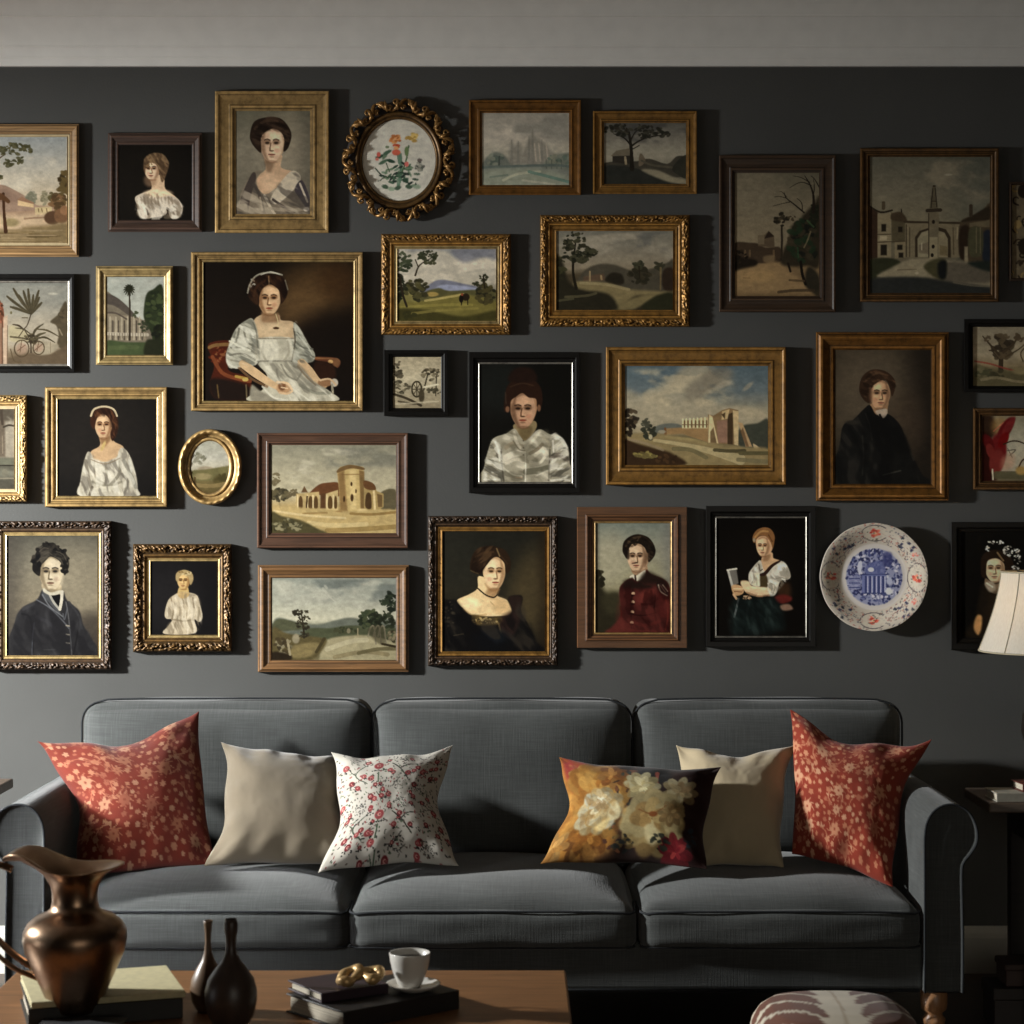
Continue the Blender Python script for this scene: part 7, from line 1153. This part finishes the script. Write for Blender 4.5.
# cup and saucer
CHINA = plain('white china', (214, 210, 202), .22, 0, .5, .02)
cp = P3(411, 988, zt1 + .004)
solo('saucer', lathe('saucer', [(0, .002), (.02, .002), (.022, 0), (.024, .002), (.036, .006), (.044, .011), (.045, .0125), (.043, .0125), (.034, .008), (.02, .0055), (0, .005)], cp.x + .004, cp.y, 48, zt1), CHINA, 'white china saucer under the cup on the black book', 'saucer')
cup = empty('teacup', (cp.x - .002, cp.y, zt1 + .0058), 'small white handled china cup on the saucer', 'cup')
part('bowl', lathe('bowl', [(0, 0), (.017, 0), (.019, .003), (.024, .014), (.029, .028), (.0325, .044), (.034, .056), (.0335, .0575), (.032, .0568), (.0305, .044), (.027, .028), (.021, .012), (.014, .0055), (0, .005)], cp.x - .002, cp.y, 48, zt1 + .0058), CHINA, cup)
hh = [(cp.x - .002 + .006, cp.y + .029 + .02 * math.sin(t), zt1 + .0058 + .031 + .016 * math.cos(t)) for t in np.linspace(.25, 2.9, 12)]
part('handle', tube('handle', hh, .0032, 8), CHINA, cup)
part('coffee', lathe('coffee', [(0, 0), (.0305, 0)], cp.x - .002, cp.y, 40, zt1 + .0058 + .047), plain('black coffee', (30, 20, 14), .1), cup)
# gold knot
kp = P3(372, 990, zt1 + h2 + .001); GOLDK = plain('dull gold', (198, 164, 112), .4, .5, .5, .2, 60)
kz = zt1 + h2 + .0005; kk = []
kn = [(-.026, -.004, .009), (-.018, .012, .02), (-.004, .014, .024), (.006, .002, .018), (.018, -.008, .012), (.03, .0, .016), (.026, .012, .022), (.01, .012, .022), (-.004, .0, .015), (-.012, -.014, .01), (-.024, -.016, .012)]
kc = P3(352, 985, kz)
K = [(kc.x + .012 + x * 1.15, kc.y + y * 1.1, kz + z * .95) for x, y, z in catmull(kn, 5)]
solo('gold_knot', tube('knot', K, [.0078 + .002 * math.sin(i * .7) for i in range(len(K))], 8, True), GOLDK, 'small gold knotted ornament lying on the plum book', 'ornament')

# left-hand stack: dark book under a cream one, then a flat slate book carrying the ewer
hz_ = .03; zc = TZ + hz_
e0 = P3(98, 1004, zc + .012); e1 = P3(176, 990, zc + .012); e3 = P3(20, 976, zc + .012); e2 = P3(120, 968, zc + .012)
rb = -.42
bc = P3(100, 985, TZ + .04)
book('book', 'large dark bound book on the coffee table behind the copper ewer, underneath a cream one', bc.x, bc.y, TZ, .2, .245, .032, .30 + math.pi / 2, CV('near black cover', (30, 28, 24)), PAPER)
book('book', 'cream covered book on top of the dark bound book behind the copper ewer', bc.x + .002, bc.y + .003, TZ + .0325, .2, .245, .010, .32 + math.pi / 2, CV('cream paper cover', (206, 196, 156), .7), PAPER)
sp = P3(86, 1019, TZ + .016)
book('book', 'flat slate grey book under the copper ewer', sp.x - .002, sp.y - .034, TZ, .13, .1, .016, -.03, CV('slate cover', (58, 58, 60)), PAPER)
# ewer
jz = TZ + .0165; jc = P3(75, 1011, jz)
COPPER = None
def copper():
    m, nt, b = nodes('aged copper'); t = tex(nt, 'Noise', (1, 1, 1), Scale=14, Detail=5.0, Roughness=.6)
    r = ramp(nt, t.outputs['Fac'], [(.3, L4((126, 100, 80))), (.6, L4((168, 138, 112))), (.8, L4((194, 166, 140)))])
    nt.links.new(r.outputs['Color'], b.inputs['Base Color']); b.inputs['Metallic'].default_value = 1.0
    r2 = ramp(nt, t.outputs['Fac'], [(.3, (.36, .36, .36, 1)), (.8, (.24, .24, .24, 1))]); nt.links.new(r2.outputs['Color'], b.inputs['Roughness']); return m
COPPER = copper()
d_j = jc.y + CAM_D; s_ = d_j / FPX                      # metres per photo pixel at the ewer
ew = empty('copper_ewer', (jc.x, jc.y, jz), 'tall aged copper ewer with a flared lip at the left of the coffee table', 'ewer')
prof = [(0, .0), (22, 0), (25, 2), (26, 6), (30, 16), (36, 30), (43, 46), (49, 60), (51.5, 72), (51, 80), (47, 88), (39, 95), (29, 99), (24, 103), (22.5, 110), (22.5, 118), (24, 126), (27, 132), (32, 137), (40, 141.5), (47, 144), (49, 145.2), (48, 146), (44, 144.5), (37, 141), (30, 137), (24, 131), (20, 122), (19.5, 108), (22, 101), (30, 95), (0, 60)]
na = 72; an = np.linspace(0, 2 * np.pi, na, endpoint=False); rows = []
for r_, z_ in prof:
    row = []
    for t in an:
        lipw = max(0, (z_ - 126) / 20) if r_ > 19 else 0
        fr = .5 - .5 * math.cos(t)                       # 1 on the left, 0 on the right
        hood = math.exp(-((t - math.pi * .98) / .95) ** 2)
        rr_ = r_ * (1 + lipw * (.5 * hood)); zz = z_ + lipw * (17 * math.exp(-((abs(t - math.pi) - .55) / .5) ** 2) + 6 * math.exp(-((t - math.pi) / .4) ** 2) - 2.5 * math.exp(-((t - math.pi * 1.5) / .5) ** 2) - 3 * math.exp(-((t - math.pi * .5) / .5) ** 2) + 2 * math.exp(-(min(t, 6.283 - t) / .6) ** 2))
        droop = lipw * max(0, rr_ - 60) * .55
        row.append((jc.x + rr_ * s_ * math.cos(t), jc.y + rr_ * s_ * math.sin(t) * (1 - .12 * lipw), jz + (zz - droop) * s_))
    rows.append(row)
part('body', grid_mesh('body', np.array(rows), closed_u=True), COPPER, ew)
hp = catmull([(-62, 142), (-80, 147), (-98, 136), (-106, 118), (-100, 98), (-84, 80), (-64, 60), (-42, 44)], 5, False)
part('handle', tube('handle', [(jc.x + x * s_, jc.y - .004, jz + z * s_) for x, z in hp], [3.6 * s_] * len(hp), 10), COPPER, ew)
hp2 = catmull([(-92, 82), (-82, 68), (-62, 50), (-36, 38)], 5, False)
part('handle_scroll', tube('handle', [(jc.x + x * s_, jc.y - .006, jz + (z - 5) * s_) for x, z in hp2], [2.6 * s_] * len(hp2), 8), COPPER, ew)
# bottle vases
GLAZE = plain('brown black glaze', (108, 86, 66), .36, 0, .5, .25, 30); GLAZE2 = plain('dark umber glaze', (62, 50, 42), .38, 0, .5, .25, 30)
v2 = P3(231, 1027, TZ); s2 = (v2.y + CAM_D) / FPX
solo('bottle_vase', lathe('vase', [(0, 0), (14, 0), (17, 2), (23, 12), (26, 26), (26, 36), (23, 48), (16, 58), (9.5, 66), (6, 74), (5, 82), (5.5, 90), (7, 97), (6.8, 104), (5.6, 108), (4.6, 107), (4.5, 100), (3, 80), (0, 70)], v2.x * 1, v2.y, 40, 0) if False else lathe('vase', [(r * s2, TZ + .0005 + z * s2) for r, z in [(0, 0), (14, 0), (17, 2), (23, 12), (26, 26), (26, 36), (23, 48), (16, 58), (9.5, 66), (6, 74), (5, 82), (5.5, 90), (7, 97), (6.8, 104), (5.6, 108), (4.6, 107), (4.5, 100), (3, 80), (0, 70)]], v2.x, v2.y, 40), GLAZE2, 'larger dark bottle vase with a bulging neck, right of the smaller brown vase', 'vase')
v1 = P3(208, 1011, TZ); s1 = (v1.y + CAM_D) / FPX
solo('bottle_vase', lathe('vase', [(r * s1, TZ + .0005 + z * s1) for r, z in [(0, 0), (10, 0), (12, 2), (16, 10), (18, 22), (16.5, 32), (12, 42), (7, 50), (4, 58), (3, 68), (3.2, 78), (4.2, 86), (4.8, 90), (4, 90.5), (3, 86), (2, 70), (0, 60)]], v1.x, v1.y, 40), GLAZE, 'smaller brown bottle vase with a thin neck, left of the darker bottle vase', 'vase')

# ---------------------------------------------------------------- footstool
fs = P3(836, 1019, .3); FX, FY = fs.x, fs.y + .0
def art_leaf():
    A = Art((0, 0, 200, 200), (0, 0, 1), bg=(186, 176, 158), wh=(300, 300)); br = (98, 64, 52)
    for sx in (-1, 1):
        m = lambda x, yy: (100 + sx * x, yy)
        for k in range(6):
            y = 22 + k * 29
            A.l([m(16, y + 30), m(30, y + 8), m(56, y - 4), m(86, y + 10)], [5, 19, 20, 6], br); A.l([m(30, y + 26), m(52, y + 16), m(76, y + 24)], [3, 9, 3], br)
    A.l([(100, 20), (100, 180)], 3, (150, 132, 110), .6); A.ns(.06, 16); return A
A = art_leaf(); th = np.linspace(0, 2 * np.pi, 96, endpoint=False)
pf = [(.0, .302), (.3, .301), (.55, .297), (.75, .288), (.88, .273), (.96, .253), (1.0, .225), (1.01, .19), (1.0, .15), (.97, .125), (.9, .115), (0, .115)]
pf = [(a_, b_ + .034) for a_, b_ in pf]
HX, HY = .158, .17
rows, cs = [], []
pf2 = [(float(np.interp(t, np.linspace(0, 1, len(pf)), [q[0] for q in pf])), float(np.interp(t, np.linspace(0, 1, len(pf)), [q[1] for q in pf]))) for t in np.linspace(0, 1, 70)]
for r_, z_ in pf2:
    row = []
    for t in th:
        c, s = math.cos(t), math.sin(t); k = (abs(c) ** 3.2 + abs(s) ** 3.2) ** (-1 / 3.2); x, y = HX * r_ * k * c, HY * r_ * k * s
        row.append((FX + x, FY + y, z_)); cs.append((np.clip(100 + x / HX * 70 * (1 + .5 * max(0, 0.324 - z_)), 0, 199), np.clip(100 - y / HY * 70 + (0.324 - z_) * 300 * (1 if s < 0 else -1) * (z_ < .324), 0, 199)))
    rows.append(row)
me = grid_mesh('pad', np.array(rows), closed_u=True); cs = np.array(cs)
set_paint(me, np.clip(lin(A.a[(cs[:, 1] * 1.49).astype(int), (cs[:, 0] * 1.49).astype(int)]) * 1.0, 0, .9))
stool = empty('footstool', (FX, FY, 0), 'low padded footstool covered in brown leaf patterned cloth', 'footstool')
part('pad', me, cloth('leaf print cloth'), stool)
part('piping', tube('p', [(FX + HX * 1.012 * k * math.cos(t), FY + HY * 1.012 * k * math.sin(t), .234) for t, k in [(t, (abs(math.cos(t)) ** 3.2 + abs(math.sin(t)) ** 3.2) ** (-1 / 3.2)) for t in th]], .004, 6, True), PIPE, stool)
for sx in (-1, 1):
    for sy in (-1, 1): part('leg', lathe('leg', [(0, 0), (.012, 0), (.016, .05), (.02, .152), (0, .152)], FX + sx * .1, FY + sy * .11, 20), DARKW, stool)

# ---------------------------------------------------------------- side tables
STOP = wood('worn table edge wood', (88, 74, 62), .5, (2, 24, 24), .6)
def side_table(x0, x1, y0, y1, h, label):
    t = empty('side_table', ((x0 + x1) / 2, (y0 + y1) / 2, 0), label, 'table')
    part('tabletop', bevel_box('top', x0, x1, y0, y1, h - .024, h, .004), STOP, t)
    part('apron', bevel_box('apron', x0 + .1, x1 - .1, y0 + .03, y1 - .03, h - .1, h - .024, .003), DARKW, t)
    for x in (x0 + .12, x1 - .12):
        for y in (y0 + .04, y1 - .04): part('leg', bevel_box('leg', x - .018, x + .018, y - .018, y + .018, 0, h - .024, .003), DARKW, t)
    return t
RT = .555
ra = P3(964, 787.5, RT); rx0, ry1 = ra.x, ra.y; ry0 = ry1 - .27
side_table(rx0, rx0 + .56, ry0, ry1, RT, 'dark wooden side table right of the sofa, under the lamp')
la = P3(13.5, 778.5, .56); side_table(la.x - .5, la.x, la.y - .36, la.y, .56, 'dark side table at the left edge, beside the left sofa arm')
# books and lamp on the right table
b1 = P3(1013, 795, RT + .01)
book('book', 'pale grey book lying flat on the right side table', rx0 + .1, ry1 - .205, RT + .0005, .105, .165, .021, .04 + math.pi / 2, CV('grey white jacket', (150, 146, 134), .6), PAPER)
book('book', 'small dark red book on top of the pale grey book beside the lamp', rx0 + .135, ry1 - .2, RT + .0222, .085, .11, .02, .1 + math.pi / 2, CV('dark red leather', (84, 40, 30), .5), PAPER)
lx, ly = wx(1054, .5), ry1 - .075
lamp = empty('table_lamp', (lx, ly, RT), 'table lamp with a flared cream shade and dark base, at the right edge', 'lamp')
dl = CAM_D + ly; mm = dl / FPX
zt_, zb_ = CAM_H - (572 - 512) * mm, CAM_H - (651 - 512) * mm
def shade_mat():
    m, nt, b = nodes('cream lamp cloth'); t = tex(nt, 'Noise', (300, 300, 30), Scale=1.0, Detail=2.0)
    r = ramp(nt, t.outputs['Fac'], [(.3, L4((226, 218, 202))), (.7, L4((242, 236, 222)))]); nt.links.new(r.outputs['Color'], b.inputs['Base Color']); b.inputs['Roughness'].default_value = .85
    tr = nt.nodes.new('ShaderNodeBsdfTranslucent'); tr.inputs['Color'].default_value = (.9, .74, .5, 1)
    mx = nt.nodes.new('ShaderNodeMixShader'); mx.inputs['Fac'].default_value = .4
    out = nt.nodes['Material Output']; nt.links.new(b.outputs['BSDF'], mx.inputs[1]); nt.links.new(tr.outputs['BSDF'], mx.inputs[2]); nt.links.new(mx.outputs['Shader'], out.inputs['Surface']); return m
rt, rb_ = (1052 - 1001) * mm, (1052 - 979) * mm
sp_ = [(rt + (rb_ - rt) * (u ** 1.5), zt_ + (zb_ - zt_) * u) for u in np.linspace(0, 1, 20)]
SH = part('lamp_shade', lathe('shade', sp_, lx, ly, 64), shade_mat(), lamp)
TRIMC = plain('shade binding', (170, 158, 132), .8)
for z_, r_ in ((zt_, rt), (zb_, rb_)): part('shade_rim', tube('rim', [(lx + r_ * math.cos(t), ly + r_ * math.sin(t), z_) for t in np.linspace(0, 2 * np.pi, 48, endpoint=False)], .0022, 6, True), TRIMC, SH)
for t in np.linspace(0, 2 * np.pi, 8, endpoint=False):
    t += math.pi * 1.0 + .62
    part('shade_seam', tube('seam', [(lx + (r_ + .0008) * math.cos(t), ly + (r_ + .0008) * math.sin(t), z_) for r_, z_ in sp_], .0011, 6), TRIMC, SH)
DKL = plain('dark bronze lamp body', (30, 24, 19), .35, .3, .5, .2)
part('base', lathe('base', [(0, 0), (.06, 0), (.062, .008), (.058, .016), (.046, .022), (.03, .034), (.026, .05), (.045, .075), (.068, .11), (.078, .15), (.074, .19), (.055, .225), (.032, .25), (.022, .27), (.026, .285), (.016, .3), (.012, .34), (0, .342)], lx, ly, 48, RT), DKL, lamp)
part('stem', tube('stem', [(lx, ly, RT + .33), (lx, ly, zt_ - .005)], .005, 8), DKL, lamp)
for t in (0, 2.1, 4.2): part('shade_carrier', tube('c', [(lx, ly, zt_ - .008), (lx + rt * math.cos(t), ly + rt * math.sin(t), zt_ - .001)], .0015, 6), DKL, lamp)
part('bulb', lathe('bulb', [(0, 0), (.012, 0), (.014, .02), (.028, .05), (.03, .065), (.022, .085), (0, .092)], lx, ly, 24, zb_ + .03), plain('opal bulb glass', (240, 226, 200), .3), lamp)
# boxes under the right table
def lid_box(x0, x1, y0, y1, z0, h, label, c):
    t = empty('storage_box', ((x0 + x1) / 2, (y0 + y1) / 2, z0), label, 'box', None); m = plain('box board', c, .6)
    part('carcass', bevel_box('b', x0, x1, y0, y1, z0, z0 + h * .72, .003), m, t); part('lid', bevel_box('l', x0 - .004, x1 + .004, y0 - .004, y1 + .004, z0 + h * .7, z0 + h, .004), m, t)
f0 = P3(985, 1006, .0)
lid_box(rx0 + .03, rx0 + .4, ry0 + .075, ry1 - .075, 0, .1, 'low dark lidded box on the floor under the right side table', (38, 30, 26))
lid_box(rx0 + .06, rx0 + .26, ry0 + .085, ry1 - .085, .1005, .055, 'small dark brown box on top of the larger one beneath the right side table', (56, 36, 28))

# ---------------------------------------------------------------- light, camera, view
def lamp_obj(name, kind, loc, energy, color, aim=None, **kw):
    d = bpy.data.lights.new(name, kind); d.energy = energy; d.color = color
    for k, v in kw.items(): setattr(d, k, v)
    o = bpy.data.objects.new(name, d); COL.objects.link(o); o.location = loc
    if aim is not None: o.rotation_euler = (Vector(aim) - Vector(loc)).to_track_quat('-Z', 'Y').to_euler()
    return o
lamp_obj('window_light', 'SPOT', (-3.73, -1.40, 1.73), 2330, (.985, 1.0, .985), (-2.5, 0, -.786), spot_size=math.radians(154), spot_blend=1.0, shadow_soft_size=.11)
lamp_obj('cornice_fill', 'AREA', (-3.2, -2.7, .5), 3.2, (.97, .98, 1.0), (-.5, 0, 2.6), shape='RECTANGLE', size=1.0, size_y=.8, spread=math.radians(110))  # added fill below, aimed up to brighten the cornice
lamp_obj('sofa_arm_fill', 'AREA', (-2.1, -2.4, 1.0), 3.6, (.97, .98, 1.0), (-1.14, -.95, .36), shape='RECTANGLE', size=.7, size_y=.7, spread=math.radians(28))  # added narrow fill that brightens the front of the left sofa arm
lamp_obj('room_fill', 'AREA', (1.2, -5.6, .9), 2.8, (1.0, .93, .8), (.9, -.9, .35), shape='RECTANGLE', size=2.0, size_y=1.2, spread=math.radians(70))
lamp_obj('lamp_bulb', 'POINT', (lx, ly, zb_ + .1), 2.6, (1.0, .72, .42), shadow_soft_size=.03)
w = bpy.data.worlds.new('World'); scene.world = w; w.use_nodes = True
w.node_tree.nodes['Background'].inputs['Color'].default_value = (.9, .95, 1, 1); w.node_tree.nodes['Background'].inputs['Strength'].default_value = .005
cd = bpy.data.cameras.new('camera'); cam = bpy.data.objects.new('camera', cd); COL.objects.link(cam)
cam.location = (0, -CAM_D, CAM_H); cam.rotation_euler = (math.pi / 2, 0, 0)
cd.sensor_width = 36; cd.lens = 36 * FPX / 1024; cd.clip_end = 50
cd.dof.use_dof = True; cd.dof.focus_distance = 5.3; cd.dof.aperture_fstop = 9
scene.camera = cam
scene.view_settings.view_transform = 'Standard'; scene.view_settings.look = 'None'
scene.cycles.max_bounces = 8; scene.cycles.diffuse_bounces = 4; scene.cycles.caustics_reflective = False; scene.cycles.sample_clamp_indirect = 4
